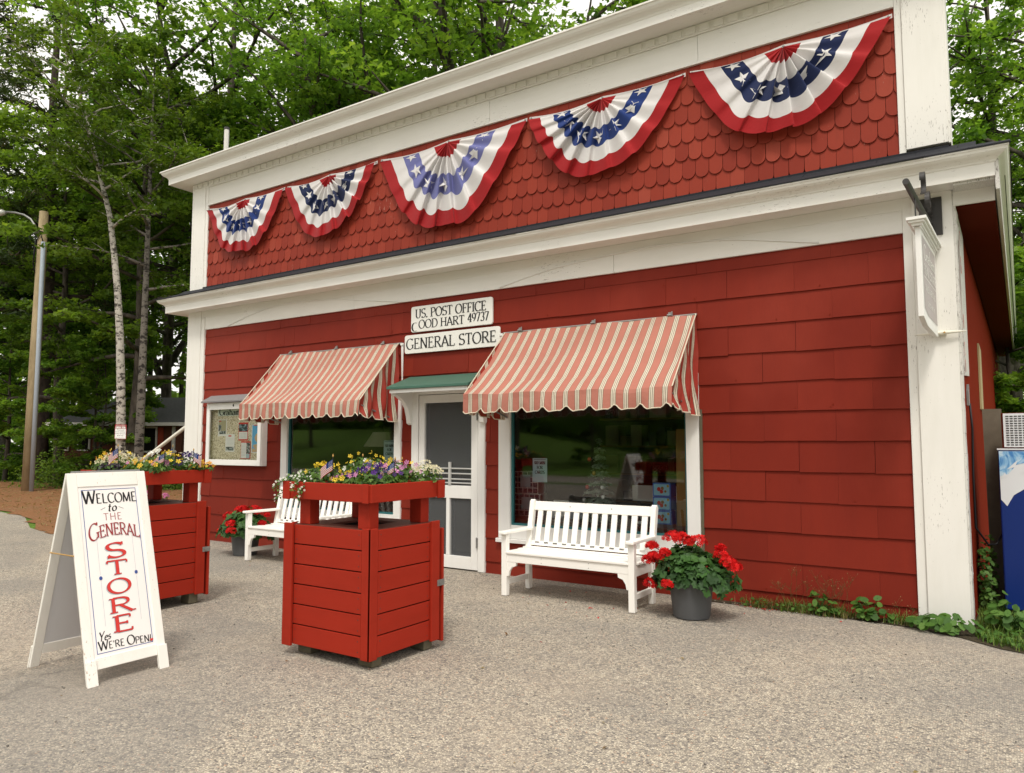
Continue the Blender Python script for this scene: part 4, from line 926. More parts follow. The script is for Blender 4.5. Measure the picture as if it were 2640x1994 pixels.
def hl(txt, v, h, u0, u1, **k): fit_text(f, txt, lambda u, v_, d: fx(u / L_, v_, d), u0 * L_, u1 * L_, v, h, **k)
hl('Graham', 2.84, .115, .15, .85, thick=.2, thin=.06, track=0); hl('REAL ESTATE', 2.73, .07, .15, .85, thick=.2, thin=.07)
hl('SALES & RENTALS', 2.60, .055, .17, .83, thick=.2, thin=.07, track=.01) if False else small_text(f, 'SALES & RENTALS', lambda u, v, d: fx(u / L_, v, d), .075, .5 * L_, 2.605)
small_text(f, 'GOOD HART, MI', lambda u, v, d: fx(u / L_, v, d), .055, .5 * L_, 2.50)
f.face([fx(u, v, .001) for u, v in ((.13, 2.705), (.87, 2.705), (.87, 2.699), (.13, 2.699))]); f.build('lettering', 'signwhite', t)
f = MB(); f.prism([(-.01, 3.052), (1.01, 3.052), (1.01, 3.072), (-.01, 3.072)], hs, -.035, .035); f.prism([(-.03, 3.0725), (1.03, 3.0725), (1.03, 3.09), (-.03, 3.09)], hs, -.05, .05); f.prism([(-.045, 3.0905), (1.045, 3.0905), (1.045, 3.112), (-.045, 3.112)], hs, -.065, .065)
for k in range(46):
    for s_ in (-1, 1): f.prism([(.0 + k * .0215, 3.036), (.012 + k * .0215, 3.036), (.012 + k * .0215, 3.0515), (.0 + k * .0215, 3.0515)], hs, s_ * .0185, s_ * .028)
f.build('sign_crown', 'trim_clean', t)
f = MB(); f.box(-.472, -.305, -.078, -.0625, 3.19, 3.51); f.build('wall_plate', 'iron', t, bevel=.003)
f = MB(); f.tube([(-.395, -.075, 3.285), (-.435, -.55, 3.315), (-.475, -1.12, 3.355)], .023, 12)
f.tube([(-.412, -.20, 3.28), (-.412, -.20, 3.11)], .006); f.tube([(-.445, -.80, 3.31), (-.445, -.80, 3.11)], .006); f.build('pipe', 'iron', t)
f = MB(); f.prism(ellipse((0, 0), .012, .012, 10), lambda u, v, d: (-.452 + d, -1.0 + u, 3.345 + v), .0, .003); f.build('pipe_screw', 'pale_metal', t)
def scroll(cy, cz, r0, r1, a0, a1, x):
    m_ = MB(); pts = [(x - (cy + .05) * .08, cy + (r0 + (r1 - r0) * i / 26) * math.cos(a0 + (a1 - a0) * i / 26), cz + (r0 + (r1 - r0) * i / 26) * math.sin(a0 + (a1 - a0) * i / 26)) for i in range(27)]
    for A, B in zip(pts, pts[1:]):
        a, b = Vector(A), Vector(B); w = Vector((.018, 0, 0)); nn = (b - a).cross(w).normalized() * .003
        m_.hexa([a - w - nn, a + w - nn, b + w - nn, b - w - nn, a - w + nn, a + w + nn, b + w + nn, b - w + nn])
    m_.build('scroll', 'iron', t)
scroll(-.30, 3.42, .10, .035, math.radians(250), math.radians(-150), -.41)
scroll(-.16, 3.42, .085, .03, math.radians(290), math.radians(650), -.40)
scroll(-.80, 3.44, .10, .045, math.radians(-100), math.radians(190), -.45)

# cleat under the sign
t = thing('dock_cleat', 'cream dock cleat screwed across the white post below the hanging sign', 'cleat', (-.355, -.065, 2.37))
f = MB(); pts = []
for i in range(13):
    q = i / 12 - .5; pts.append((-.355 + q * .37, -.10 - .0 + .012 * (abs(q) * 2) ** 2, 2.372 + .006 * q))
f.tube(pts, [.003 + .013 * (1 - (abs(i / 6 - 1)) ** 1.6) for i in range(13)], 10); f.build('horn', 'polewhite', t, True)
f = MB(); f.box(-.40, -.31, -.092, -.063, 2.355, 2.385); f.build('cleat_base', 'polewhite', t, bevel=.006)
for q in (-.03, .03):
    f = MB(); f.prism(ellipse((-.355 + q, 2.372), .008, .008, 8), lambda u, v, d: (u, -.115 - d, v), 0, .003); f.build('screw', 'brass', t)
f = MB(); f.box(-.385, -.372, -.125, -.09, 2.36, 2.40); f.tube([(-.378, -.12, 2.40), (-.38, -.14, 2.39), (-.38, -.135, 2.36), (-.385, -.11, 2.34)], .006); f.build('hook', 'iron', t)

# board on the side wall
def sw(y, o=0.0): return XR1 - 0.008 + SK * y + o
t = thing('side_board_sign', 'long white weathered board with red letters fixed to the side wall', 'sign', (sw(.5), .5, 2.04))
f = MB(); f.hexa([(sw(.22, .001), .22, 2.04), (sw(.22, .014), .22, 2.04), (sw(.84, .014), .84, 2.08), (sw(.84, .001), .84, 2.08), (sw(.22, .001), .22, 3.40), (sw(.22, .014), .22, 3.40), (sw(.84, .014), .84, 3.36), (sw(.84, .001), .84, 3.36)]); f.build('board_face', 'peel', t)
f = MB(); fs = lambda u, v, d: (sw(u, .0145 + d), u, v)
for ch_, v, h in (('T', 3.16, .13), ('&', 2.93, .14), ('H', 2.45, .12), ('C', 2.22, .11), ('O', 2.08, .10)): letters(f, ch_, fs, h, .9, x0=.27, y0=v, thick=.2, thin=.08, serif=False)
f.build('lettering', 'ltred', t)
f = MB(); f.hexa([(sw(.48, .002), .48, 1.80), (sw(.48, .02), .48, 1.80), (sw(.58, .02), .58, 1.80), (sw(.58, .002), .58, 1.80), (sw(.48, .002), .48, 1.93), (sw(.48, .02), .48, 1.93), (sw(.58, .02), .58, 1.99), (sw(.58, .002), .58, 1.99)])
t = thing('outlet_cover', 'small grey cover with a black cable running down the red side wall', 'outlet', (sw(.5), .5, 1.8)); f.build('cover', 'metal', t)
f = MB(); f.tube([(sw(.55, .02), .55, 1.82), (sw(.57, .03), .57, 1.6), (sw(.56, .02), .56, 1.2), (sw(.56, .02), .56, .75), (sw(.7, .10), .66, .60), (sw(.8, .16), .72, .60), (sw(.9, .22), .78, .72)], .009, 6); f.build('cable', 'black', t, True)
t = thing('wall_batten', 'narrow pale wooden batten screwed upright on the red side wall', 'batten', (sw(3.2), 3.2, 1.9))
f = MB(); f.hexa([(sw(3.0, .002), 3.0, 1.86), (sw(3.0, .02), 3.0, 1.86), (sw(3.5, .02), 3.5, 1.86), (sw(3.5, .002), 3.5, 1.86), (sw(3.0, .002), 3.0, 2.62), (sw(3.0, .02), 3.0, 2.62), (sw(3.5, .02), 3.5, 2.58), (sw(3.5, .002), 3.5, 2.58)]); f.build('batten_strip', 'pale_wood', t)
t = thing('grey_post', 'weathered grey board standing behind the blue ice box', 'post', (.02, 1.5, 0))
f = MB(); f.hexa([(-.10, 1.42, 0), (.06, 1.42, 0), (.06, 1.47, 0), (-.10, 1.47, 0), (-.115, 1.42, 1.80), (.04, 1.42, 1.80), (.04, 1.47, 1.80), (-.115, 1.47, 1.80)]); f.build('board', 'wood_old', t)

# ------------------------------------------------------------------ ice merchandiser
t = thing('ice_box', 'tall blue ice box with mountain picture and white grille on top', 'ice box', (-.005, .66, 0)); t.rotation_euler = (0, 0, math.radians(-1.5))
f = MB(); f.box(0, 1.55, 0, .72, .06, 1.42); f.build('cabinet', 'ice_blue', t, local=True, bevel=.012)
f = MB(); f.box(.03, 1.52, .03, .68, 0, .06); f.build('plinth', 'black', t, local=True)
f = MB(); f.box(-.004, 1.554, -.004, .724, 1.415, 1.428); f.build('top_trim', 'ice_white', t, local=True)
fi = lambda y: (lambda u, v, d: (u, y - d, v))
f = MB(); q = fi(0)
f.face([q(u, v, .003) for u, v in ((.008, .99), (.05, .935), (.10, 1.03), (.17, 1.08), (.24, 1.13), (.34, 1.14), (.55, 1.05), (.75, 1.16), (1.0, 1.08), (1.3, 1.2), (1.54, 1.1), (1.54, 1.405), (.008, 1.405))], 0)
f.face([q(u, v, .0045) for u, v in ((.008, 1.19), (.07, 1.21), (.13, 1.29), (.20, 1.31), (.26, 1.18), (.40, 1.155), (.62, 1.12), (.9, 1.2), (1.2, 1.17), (1.54, 1.25), (1.54, 1.404), (.008, 1.404))], 1)
for tri in (((.012, 1.17), (.045, 1.22), (.06, 1.19)), ((.06, 1.25), (.14, 1.33), (.12, 1.27)), ((.15, 1.2), (.23, 1.37), (.21, 1.26)), ((.2, 1.3), (.3, 1.39), (.27, 1.3))): f.face([q(u, v, .006) for u, v in tri], 0)
f.build('mountain_picture', ['ice_white', 'ice_pic'], t, local=True)
for xx in (.42, 1.10):
    f = MB(); f.box(xx, xx + .03, -.045, -.008, .75, 1.0); f.build('handle', 'metal', t, local=True, bevel=.004)
f = MB(); f.box(.035, 1.2, .03, .6, 1.43, 1.735); f.build('cooling_unit', 'soffit', t, local=True, bevel=.006)
f = MB(); f.box(.05, .62, .020, .0295, 1.44, 1.73, 0); f.build('grille', 'ice_white', t, local=True)
f = MB()
for i in range(18):
    for j in range(13): f.box(.068 + .030 * i, .090 + .030 * i, .0165, .0197, 1.455 + .0205 * j, 1.4635 + .0205 * j)
gr = f.build('grille_slots', 'black', t, local=True)

# ------------------------------------------------------------------ benches
def make_bench(x0, label):
    L = 1.40; t = thing('garden_bench', label, 'bench', (x0 + L / 2, -.70, 0), 'white slatted benches under the windows')
    yf, yb = -.93, -.50
    for sx in (x0, x0 + L - .058):
        l = MB(); l.hexa([(sx, yf - .03, 0), (sx + .058, yf - .03, 0), (sx + .058, yf + .028, 0), (sx, yf + .028, 0), (sx, yf - .03, .585), (sx + .058, yf - .03, .585), (sx + .058, yf + .028, .585), (sx, yf + .028, .585)]); l.build('leg', 'bench', t, bevel=.004)
        l = MB(); prof = [(yb - .03, 0), (yb + .03, 0), (yb + .03, .38), (yb + .06, .55), (yb + .125, .855), (yb + .115, .885), (yb + .09, .895), (yb + .065, .875), (yb, .55), (yb - .03, .42)]
        l.prism(prof, lambda u, v, d: (d, u, v), sx + .004, sx + .054); l.build('rear_leg', 'bench', t, bevel=.004)
        a = MB(); a.prism(rrect(sx - .013, sx + .071, yf - .075, yb + .035, .02), lambda u, v, d: (u, v, .59 + d + .0 * u), .0, .028); a.build('armrest', 'bench', t, bevel=.006)
        s = MB(); s.box(sx + .016, sx + .044, yf + .029, yb - .031, .10, .15); s.build('side_stretcher', 'bench', t, bevel=.003)
        s = MB(); s.box(sx + .014, sx + .046, yf + .029, yb - .031, .30, .385); s.build('side_rail', 'bench', t, bevel=.003)
        sg = 1 if sx == x0 else -1; xe = sx + .0585 if sg > 0 else sx - .0005
        b = MB(); b.prism([(0, .325), (0, .19), (.02, .19), (.028, .235), (.055, .275), (.10, .29), (.105, .325)], lambda u, v, d: (xe + sg * u, yf - .02 + d, v), 0, .03); b.build('corner_brace', 'bench', t)
    s = MB()
    for k in range(5):
        ya = yf - .035 + k * .098; dz = -.014 * math.sin(PI * min(1, (k + .3) / 4.6)) 
        s.hexa([(x0 + (.0005 if k else -.006) + (.058 if k == 0 else 0), ya, .408 + dz), (x0 + L - (.058 if k == 0 else .0005), ya, .408 + dz), (x0 + L - (.058 if k == 0 else .0005), ya + .09, .408 + dz - .003), (x0 + (.058 if k == 0 else .0005), ya + .09, .408 + dz - .003),
                (x0 + (.058 if k == 0 else .0005), ya, .430 + dz), (x0 + L - (.058 if k == 0 else .0005), ya, .430 + dz), (x0 + L - (.058 if k == 0 else .0005), ya + .09, .427 + dz), (x0 + (.058 if k == 0 else .0005), ya + .09, .427 + dz)])
    s.build('seat', 'bench', t, bevel=.004)
    s = MB(); s.box(x0 + .0585, x0 + L - .0585, yf - .022, yf + .004, .325, .405); s.build('apron', 'bench', t, bevel=.003)
    bk = lambda u, v, d: (u, yb + .022 + (v - .45) * .225 - d, v)
    s = MB()
    for k in range(12):
        u = x0 + .095 + k * (L - .19 - .058) / 11; s.prism([(u, .455), (u + .058, .455), (u + .058, .80), (u, .80)], bk, 0, .018)
    s.build('back_slats', 'bench', t, bevel=.003)
    s = MB(); s.prism([(x0 + .0545, .785), (x0 + L - .0545, .785), (x0 + L - .0545, .875), (x0 + .0545, .875)], lambda u, v, d: bk(u, v, d - .004), 0, .028); s.prism([(x0 + .0545, .435), (x0 + L - .0545, .435), (x0 + L - .0545, .48), (x0 + .0545, .48)], lambda u, v, d: bk(u, v, d - .006), 0, .024)
    s.build('top_rail', 'bench', t, bevel=.005)
    s = MB()
    for u in (.47, .93): s.prism(ellipse((x0 + u, .835), .006, .006, 8), lambda a, b, d: bk(a, b, d + .0245), 0, .002)
    for u in (.45, .95):
        for v in (.345, .385): s.prism(ellipse((x0 + u, v), .004, .004, 8), lambda a, b, d: (a, yf - .0225 - d, b), 0, .001)
    s.build('bolts', 'metal', t)
    return t
make_bench(-4.10, 'white slatted bench below the right window beside the big geranium pot')
make_bench(-8.03, 'white slatted bench below the left window, half hidden by the red planter')

# ------------------------------------------------------------------ geraniums in grey pots
def geranium(cx, cy, z, R_, Hh, heads, seed, lp, lg):
    pot = thing('flower_pot', lp, 'flower pot', (cx, cy, 0), 'grey plastic flower pots'); m_ = MB()
    m_.lathe((cx, cy, 0), [(.0, .004), (.150, .004), (.155, .02), (.184, .285), (.196, .287), (.198, .315), (.184, .317), (.178, .27), (0, .268)], 40); m_.build('pot_shell', 'potgrey', pot, True).modifiers.new('e', 'EDGE_SPLIT')
    m_ = MB(); m_.lathe((cx, cy, 0), [(0, .272), (.177, .272)], 24); m_.build('potting_soil', 'soilpot', pot)
    g_ = thing('geranium', lg, 'plant', (cx, cy, .27), 'red geraniums in grey pots'); rn = np.random.default_rng(seed)
    n = 560; u = rn.normal(size=(n, 3)); u /= np.linalg.norm(u, axis=1, keepdims=True); u[:, 2] = np.abs(u[:, 2]) * 1.25 - .55
    rad = rn.uniform(.62, 1.0, n) ** .6 * (1 + .12 * np.sin(u[:, 0] * 6 + seed) + .10 * np.sin(u[:, 1] * 8))
    P = np.stack([u[:, 0] * R_ * rad, u[:, 1] * R_ * .85 * rad, .125 + u[:, 2] * Hh * rad * .66], 1)
    N = u * .9 + np.array([0, -.25, .75]) + rn.normal(size=(n, 3)) * .3
    V, F = scatter(GER_V, GER_F, P, N, rn.uniform(.062, .105, n), rn)
    np_mesh('foliage', V, [F], 'geranium', repeat_rnd(rn.uniform(0, 1, n) * .7 + .3 * (P[:, 2] > .12), 12), None, g_, False)
    st = MB()
    for k in range(26):
        a = rn.uniform(0, 2 * PI); d = rn.uniform(.03, .8) * R_; st.tube([(cx + .05 * math.cos(a), cy + .05 * math.sin(a), .27), (cx + d * .6 * math.cos(a), cy + d * .6 * math.sin(a), .33), (cx + d * math.cos(a), cy + d * .8 * math.sin(a), .40 + rn.uniform(0, .1))], .005, 5)
    for hx, hy, hz, hr in heads: st.tube([(cx, cy, .35), (cx + hx * .6, cy + hy * .6, .27 + hz * .75), (cx + hx, cy + hy, .27 + hz)], .004, 5)
    st.build('stems', 'geranium', g_)
    for hx, hy, hz, hr in heads:
        k = 70; v = rn.normal(size=(k, 3)); v /= np.linalg.norm(v, axis=1, keepdims=True); v[:, 2] = np.abs(v[:, 2]) * 1.15 - .35
        Pp = np.array([hx, hy, hz]) + v * hr * rn.uniform(.75, 1.05, (k, 1)) * np.array([1, 1, .8])
        V, F = scatter(PETAL5_V, PETAL5_F, Pp, v + rn.normal(size=(k, 3)) * .25, rn.uniform(.030, .042, k), rn)
        np_mesh('flower_head', V, [F], 'p_red', repeat_rnd(rn.uniform(0, 1, k), 5), None, g_)
geranium(-2.245, -.80, 0, .35, .40, [(-.14, -.06, .395, .085), (-.07, -.03, .40, .06), (.0, -.08, .375, .075), (.09, -.07, .375, .085), (-.30, -.12, .32, .055), (-.33, -.13, .20, .06), (-.28, -.15, .24, .05), (-.20, -.16, .245, .07), (-.16, -.18, .28, .05), (-.31, -.14, .0, .065), (-.11, -.27, .035, .055), (.27, -.02, .33, .045), (.28, -.05, .28, .06), (.35, -.08, .235, .07), (.40, -.08, .195, .065)], 3,
         'grey plastic pot at the right end of the right bench', 'bushy red geranium in the pot beside the right bench')
geranium(-8.42, -.66, 0, .37, .40, [(-.28, -.08, .22, .07), (-.20, -.12, .25, .06), (-.14, -.1, .22, .055), (.0, -.05, .33, .075), (-.07, -.05, .32, .07), (.16, .02, .33, .085), (.24, .02, .30, .06), (.03, -.25, .16, .075), (.08, -.28, .07, .07), (-.37, -.12, .03, .05), (.36, -.02, .16, .06), (.42, .0, .10, .06), (.33, .08, .26, .04)], 8,
         'grey plastic pot between the notice case and the left bench', 'red geranium growing in the pot under the notice case')

# ------------------------------------------------------------------ red planter bins
def flag(parent_xyz, ang, lean, sc_, seed):
    r = random.Random(seed); sc_ *= .86; w, h = .135 * sc_, .090 * sc_
    m_ = MB(); b = Vector(parent_xyz); axis = Vector((math.sin(lean[0]), math.sin(lean[1]), 1)).normalized(); top = b + axis * (.235 * sc_)
    d = Vector((math.cos(ang), math.sin(ang), -.55)).normalized()
    nrm = d.cross(axis).normalized(); ph = r.uniform(0, 6)
    def S(u, v, o=0):
        q = top - axis * (.015 + (1 - v) * h) + d * (u * w) + nrm * (.012 * math.sin(u * 6 + ph) * u ** .5 + o) - axis * (.015 * u * u); return tuple(q)
    for j in range(13):
        v0, v1 = j / 13, (j + 1) / 13
        for i in range(8):
            u0, u1 = i / 8, (i + 1) / 8
            c = 2 if (v0 >= 6 / 13 - .001 and u0 < .41) else (0 if j % 2 == 0 else 1); u1_ = u1
            m_.face([S(u0, v0), S(u1_, v0), S(u1_, v1), S(u0, v1)], c)
    for i in range(6):
        for j in range(4):
            u, v = .03 + .058 * i, .52 + .115 * j
            for o in (.0012, -.0012): m_.face([S(u, v, o), S(u + .026, v + .0, o), S(u + .026, v + .045, o), S(u, v + .045, o)], 1)
    return m_, b, top
def put_flag(pos, ang, lean, sc_, seed, label):
    m_, b, top = flag(pos, ang, lean, sc_, seed); t = thing('stick_flag', label, 'flag', pos, 'little flags stuck in the red planters')
    m_.build('flag_cloth', ['flag_red', 'flag_white', 'flag_royal'], t)
    s = MB(); s.tube([tuple(b - Vector((0, 0, .08))), tuple(top)], .0035, 6); s.build('stick', 'black', t)
    s = MB(); s.lathe(tuple(top), [(0, -.004), (.005, 0), (.006, .008), (.0, .022)], 8); s.build('finial', 'brass', t)
def bed_plant(name, label, c, spread, h, leaf, petals, n_leaf, n_fl, fsize, seed, lsize=.035, trail=0.0, up_=.6, grp='flowers in the red planters', dome=True):
    t = thing(name, label, 'plant', c, grp); rn = np.random.default_rng(seed)
    n = n_leaf; q = rn.normal(size=(n, 2)); q *= (rn.uniform(0, 1, n) ** .5 / np.linalg.norm(q, axis=1))[:, None]
    P = np.stack([q[:, 0] * spread[0], q[:, 1] * spread[1], h * (1 - .55 * (q ** 2).sum(1)) * rn.uniform(.15, 1, n)], 1)
    N = np.concatenate([q * .6, np.full((n, 1), up_)], 1) + rn.normal(size=(n, 3)) * .35
    V, F = scatter(LEAF_V, LEAF_F, P, N, rn.uniform(.7, 1.4, n) * lsize, rn)
    np_mesh('foliage', V, [F], leaf, rn.uniform(0, 1, n), None, t)
    for pm, k in petals:
        q = rn.normal(size=(k, 2)); q *= (rn.uniform(0, 1, k) ** .5 / np.linalg.norm(q, axis=1))[:, None]
        P = np.stack([q[:, 0] * spread[0] * 1.08, q[:, 1] * spread[1] * 1.08, h * (1 - .5 * (q ** 2).sum(1)) * rn.uniform(.82, 1.22, k) + .01], 1)
        N = np.concatenate([q * .7, np.full((k, 1), .35)], 1) + np.array([.15, -.45, 0]) + rn.normal(size=(k, 3)) * .3
        V, F = scatter(PETAL5_V, PETAL5_F, P, N, rn.uniform(.75, 1.25, k) * fsize, rn)
        o = np_mesh('blossoms', V, [F], pm, repeat_rnd(rn.uniform(0, 1, k), 5), None, t)
        o['kind'] = 'stuff'
    return t
def trailing(label, starts, seed, grp='flowers in the red planters'):
    t = thing('trailing_plant', label, 'plant', starts[0][0], grp); r = random.Random(seed); rn = np.random.default_rng(seed)
    st = MB(); LP, LN, FP = [], [], []; o = Vector(starts[0][0])
    for s, e in starts:
        s, e = Vector(s), Vector(e); mid = (s + e) / 2 + Vector((0, 0, .06)) + (e - s) * .12; pts = []
        for i in range(9):
            q = i / 8; p = s * (1 - q) ** 2 + mid * 2 * q * (1 - q) + e * q * q; pts.append(p)
            for _ in range(7):
                LP.append(list(p - o + Vector([r.uniform(-.022, .022) for _ in range(3)]))); LN.append([r.uniform(-1, 1) * .5 + .2, r.uniform(-1, 0.1), r.uniform(.1, 1)])
            for _ in range(2 if r.random() < .75 else 1): FP.append(list(p - o + Vector((r.uniform(-.02, .03), r.uniform(-.03, .015), r.uniform(-.015, .025)))))
        st.tube(pts, .0025, 5)
    st.build('stems', 'herb', t)
    V, F = scatter(LEAF_V, LEAF_F, LP, LN, rn.uniform(.018, .03, len(LP)), rn); np_mesh('foliage', V, [F], 'herb', rn.uniform(.2, 1, len(LP)), None, t)
    V, F = scatter(PETAL5_V, PETAL5_F, FP, np.array([.3, -.7, .5]) + rn.normal(size=(len(FP), 3)) * .3, rn.uniform(.014, .021, len(FP)), rn); np_mesh('blossoms', V, [F], 'p_white', repeat_rnd(rn.uniform(.3, 1, len(FP)), 5), None, t)['kind'] = 'stuff'
def make_bin(x0, x1, y0, y1, dz, label):
    t = thing('planter_bin', label, 'planter', ((x0 + x1) / 2, (y0 + y1) / 2, 0), 'red slatted litter bins with planters on top')
    zb, zt = .072 + dz, .905 + dz; n = 6; ph = (zt - zb) / n; gp = .004
    def planks(fn, u0, u1, name):
        m_ = MB()
        for k in range(n): m_.prism([(u0, zb + k * ph + (gp if k else 0)), (u1, zb + k * ph + (gp if k else 0)), (u1, zb + (k + 1) * ph - gp), (u0, zb + (k + 1) * ph - gp)], fn, 0, .02)
        m_.build(name, 'bin', t, bevel=.003)
    F_ = lambda u, v, d: (u, y0 + .022 - d, v); S_ = lambda u, v, d: (x1 - .022 + d, u, v); B_ = lambda u, v, d: (u, y1 - .022 + d, v); L_ = lambda u, v, d: (x0 + .022 - d, u, v)
    planks(F_, x0 + .07, x1 - .085, 'front_panel'); planks(S_, y0 + .075, y1 - .075, 'side_panel'); planks(B_, x0 + .07, x1 - .07, 'back_panel'); planks(L_, y0 + .07, y1 - .07, 'side_panel')
    core = MB(); core.box(x0 + .024, x1 - .024, y0 + .024, y1 - .024, zb + .01, zt - .02); core.build('inner_box', 'dark', t)
    def board(fn, u0, u1, d0, d1, za=zb - .012, zc=zt + .008):
        m_ = MB(); m_.prism([(u0, za), (u1, za), (u1, zc), (u0, zc)], fn, d0, d1); m_.build('corner_board', 'bin', t, bevel=.004)
    board(F_, x0 - .02, x0 + .072, .0205, .042); board(F_, x1 - .084, x1 - .0005, 0, .0215)
    board(S_, y0 + .0005, y0 + .073, 0, .0212); board(S_, y1 - .095, y1 - .005, .0208, .042)
    board(L_, y0 + .03, y0 + .072, .0, .021); board(L_, y1 - .072, y1, .0, .021); board(B_, x0, x0 + .07, 0, .02)
    m_ = MB(); m_.box(x0 + .02, x1 + .022, y1 + .0205, y1 + .042, zb - .03, zt - .05); dd = m_.build('door_panel', 'bin', t, bevel=.003)
    m_ = MB(); m_.box(x1 + .0205, x1 + .026, y1 - .035, y1 + .044, zb + .37, zb + .415); m_.box(x1 + .0265, x1 + .034, y1 - .018, y1 - .006, zb + .385, zb + .40); m_.build('latch', 'metal', t, bevel=.002)
    m_ = MB()                                    # screw heads at the board ends
    for k in range(n):
        for dz_ in (.035, ph - .035):
            for fn_s, us in ((F_, (x0 + .095, x1 - .11)), (S_, (y0 + .098, y1 - .118))):
                for u in us: m_.prism(ellipse((u, zb + k * ph + dz_), .0045, .0045, 6), fn_s, .0201, .0208)
    m_.build('screw_heads', 'iron', t)
    # lid with a square hole
    cx, cy = (x0 + x1) / 2, (y0 + y1) / 2; m_ = MB(); hw_ = .17
    for a, b, c, d in ((x0 + .03, x1 - .03, y0 + .03, cy - hw_), (x0 + .03, x1 - .03, cy + hw_, y1 - .03), (x0 + .03, cx - hw_, cy - hw_ + .0005, cy + hw_ - .0005), (cx + hw_, x1 - .03, cy - hw_ + .0005, cy + hw_ - .0005)): m_.box(a, b, c, d, zt - .018, zt - .002)
    m_.build('lid', 'bin_lid', t)
    pz0, pz1 = 1.085 + dz, 1.205 + dz
    for px, py in ((x0 + .065, y0 + .05), (x1 - .155, y0 + .035), (x0 + .065, y1 - .14), (x1 - .155, y1 - .14)):
        m_ = MB(); m_.box(px, px + .105, py, py + .09, zt - .0015, pz0 + .02); m_.build('upright', 'bin', t, bevel=.004)
    a0, a1, b0, b1 = x0 - .03, x1 + .02, y0 - .02, y1 + .03
    m_ = MB(); m_.box(a0 + .0225, a1 - .0225, b0 + .0225, b1 - .0225, pz0 + .012, pz0 + .03); m_.build('planter_floor', 'bin', t)
    m_ = MB(); m_.box(a0, a1 - .021, b0, b0 + .022, pz0, pz1); m_.box(a0, a0 + .075, b0 - .012, b0 - .0005, pz0 - .004, pz1 + .004); m_.box(a1 - .0205, a1, b0 + .0, b1 - .022, pz0, pz1); m_.box(a1 + .0005, a1 + .018, b1 - .075, b1, pz0 - .006, pz1 + .003)
    m_.box(a1 - .075, a1 - .0215, b0 - .012, b0 - .0005, pz0 - .004, pz1 + .004)
    m_.box(a0, a1 - .021, b1 - .0215, b1, pz0, pz1); m_.box(a0 + .0005, a0 + .022, b0 + .0225, b1 - .022, pz0, pz1); m_.build('planter_box', 'bin', t, bevel=.004)
    m_ = MB(); m_.box(a0 + .023, a1 - .022, b0 + .023, b1 - .0222, pz0 + .031, pz1 - .02); m_.build('planter_soil', 'soilpot', t)
    for px, py in ((x0 + .05, y0 + .07), (x1 - .17, y0 + .07), (x1 - .15, y1 - .13), (x0 + .05, y1 - .13)):
        m_ = MB(); m_.box(px, px + .13, py, py + .09, 0, zb + .0005); m_.build('foot', 'foot', t, bevel=.006)
    return (a0, a1, b0, b1, pz1)
a0, a1, b0, b1, pz = make_bin(-4.28, -3.465, -3.42, -2.72, 0.0, 'red slatted planter bin nearest the bench with purple and yellow flowers on top')
Z_ = pz - .02
FR = b0 + .12
bed_plant('petunia', 'yellow petunias behind a little flag in the front planter', (a0 + .20, FR + .06, Z_), (.13, .15), .13, 'herb', [('p_yellow', 18)], 320, 0, .046, 41)
bed_plant('bedding_marigold', 'tall yellow daisies at the back of the front planter', (a0 + .36, b1 - .28, Z_), (.22, .20), .20, 'herb', [('p_yellow', 30)], 520, 0, .027, 42)
bed_plant('petunia', 'white flower clump in the middle of the front planter', (a0 + .45, FR + .22, Z_), (.15, .16), .14, 'herb', [('p_white', 10), ('p_yellow', 8)], 560, 0, .036, 43)
bed_plant('petunia', 'dark purple petunias along the right edge of the front planter', (a1 - .20, FR + .14, Z_), (.17, .20), .12, 'herb', [('p_purple', 30), ('p_navy', 10), ('p_pink', 6)], 480, 0, .040, 44)
bed_plant('petunia', 'pink petunias at the back right of the front planter', (a1 - .26, b1 - .22, Z_), (.18, .14), .16, 'herb', [('p_pink', 20), ('p_yellow', 5)], 420, 0, .034, 45)
bed_plant('alyssum', 'cream alyssum at the far right corner of the front planter', (a1 - .09, b1 - .10, Z_), (.12, .12), .13, 'herb', [('p_cream', 240)], 140, 0, .014, 46)
bed_plant('viola', 'purple and yellow violas at the front edge of the front planter', (a1 - .34, FR + .02, Z_), (.16, .10), .07, 'herb', [('p_pink', 14), ('p_yellow', 12)], 240, 0, .034, 47)
trailing('white trailing bacopa spilling over the left corner of the front planter', [((a0 + .10, b0 + .10, Z_ + .04), (a0 - .03, b0 - .06, Z_ - .02)), ((a0 + .08, b0 + .14, Z_ + .05), (a0 - .06, b0 - .02, Z_ - .12)), ((a0 + .22, b0 + .08, Z_ + .04), (a0 + .20, b0 - .045, Z_ - .09)), ((a0 + .16, b0 + .07, Z_ + .04), (a0 + .14, b0 - .04, Z_ - .02)), ((a0 + .06, b0 + .28, Z_ + .06), (a0 - .05, b0 + .12, Z_ - .03)), ((a0 + .12, b0 + .2, Z_ + .06), (a0 + .02, b0 + .02, Z_ + .03)), ((a0 + .25, b0 + .2, Z_ + .07), (a0 + .10, b0 + .05, Z_ + .05))], 51)
put_flag((a0 + .43, b0 + .07, Z_), math.radians(195), (.10, -.12), 1.0, 1, 'little striped flag drooping at the front edge of the front planter')
put_flag((a1 - .10, b0 + .30, Z_ - .01), math.radians(215), (.16, .0), .95, 2, 'little flag among the purple petunias of the front planter')
put_flag((a1 - .30, b1 - .12, Z_), math.radians(120), (-.05, .05), .85, 3, 'little flag at the back of the front planter by the door')
put_flag((a0 + .16, b1 - .14, Z_ + .02), math.radians(10), (.05, .05), .85, 4, 'little flag above the yellow flowers of the front planter')

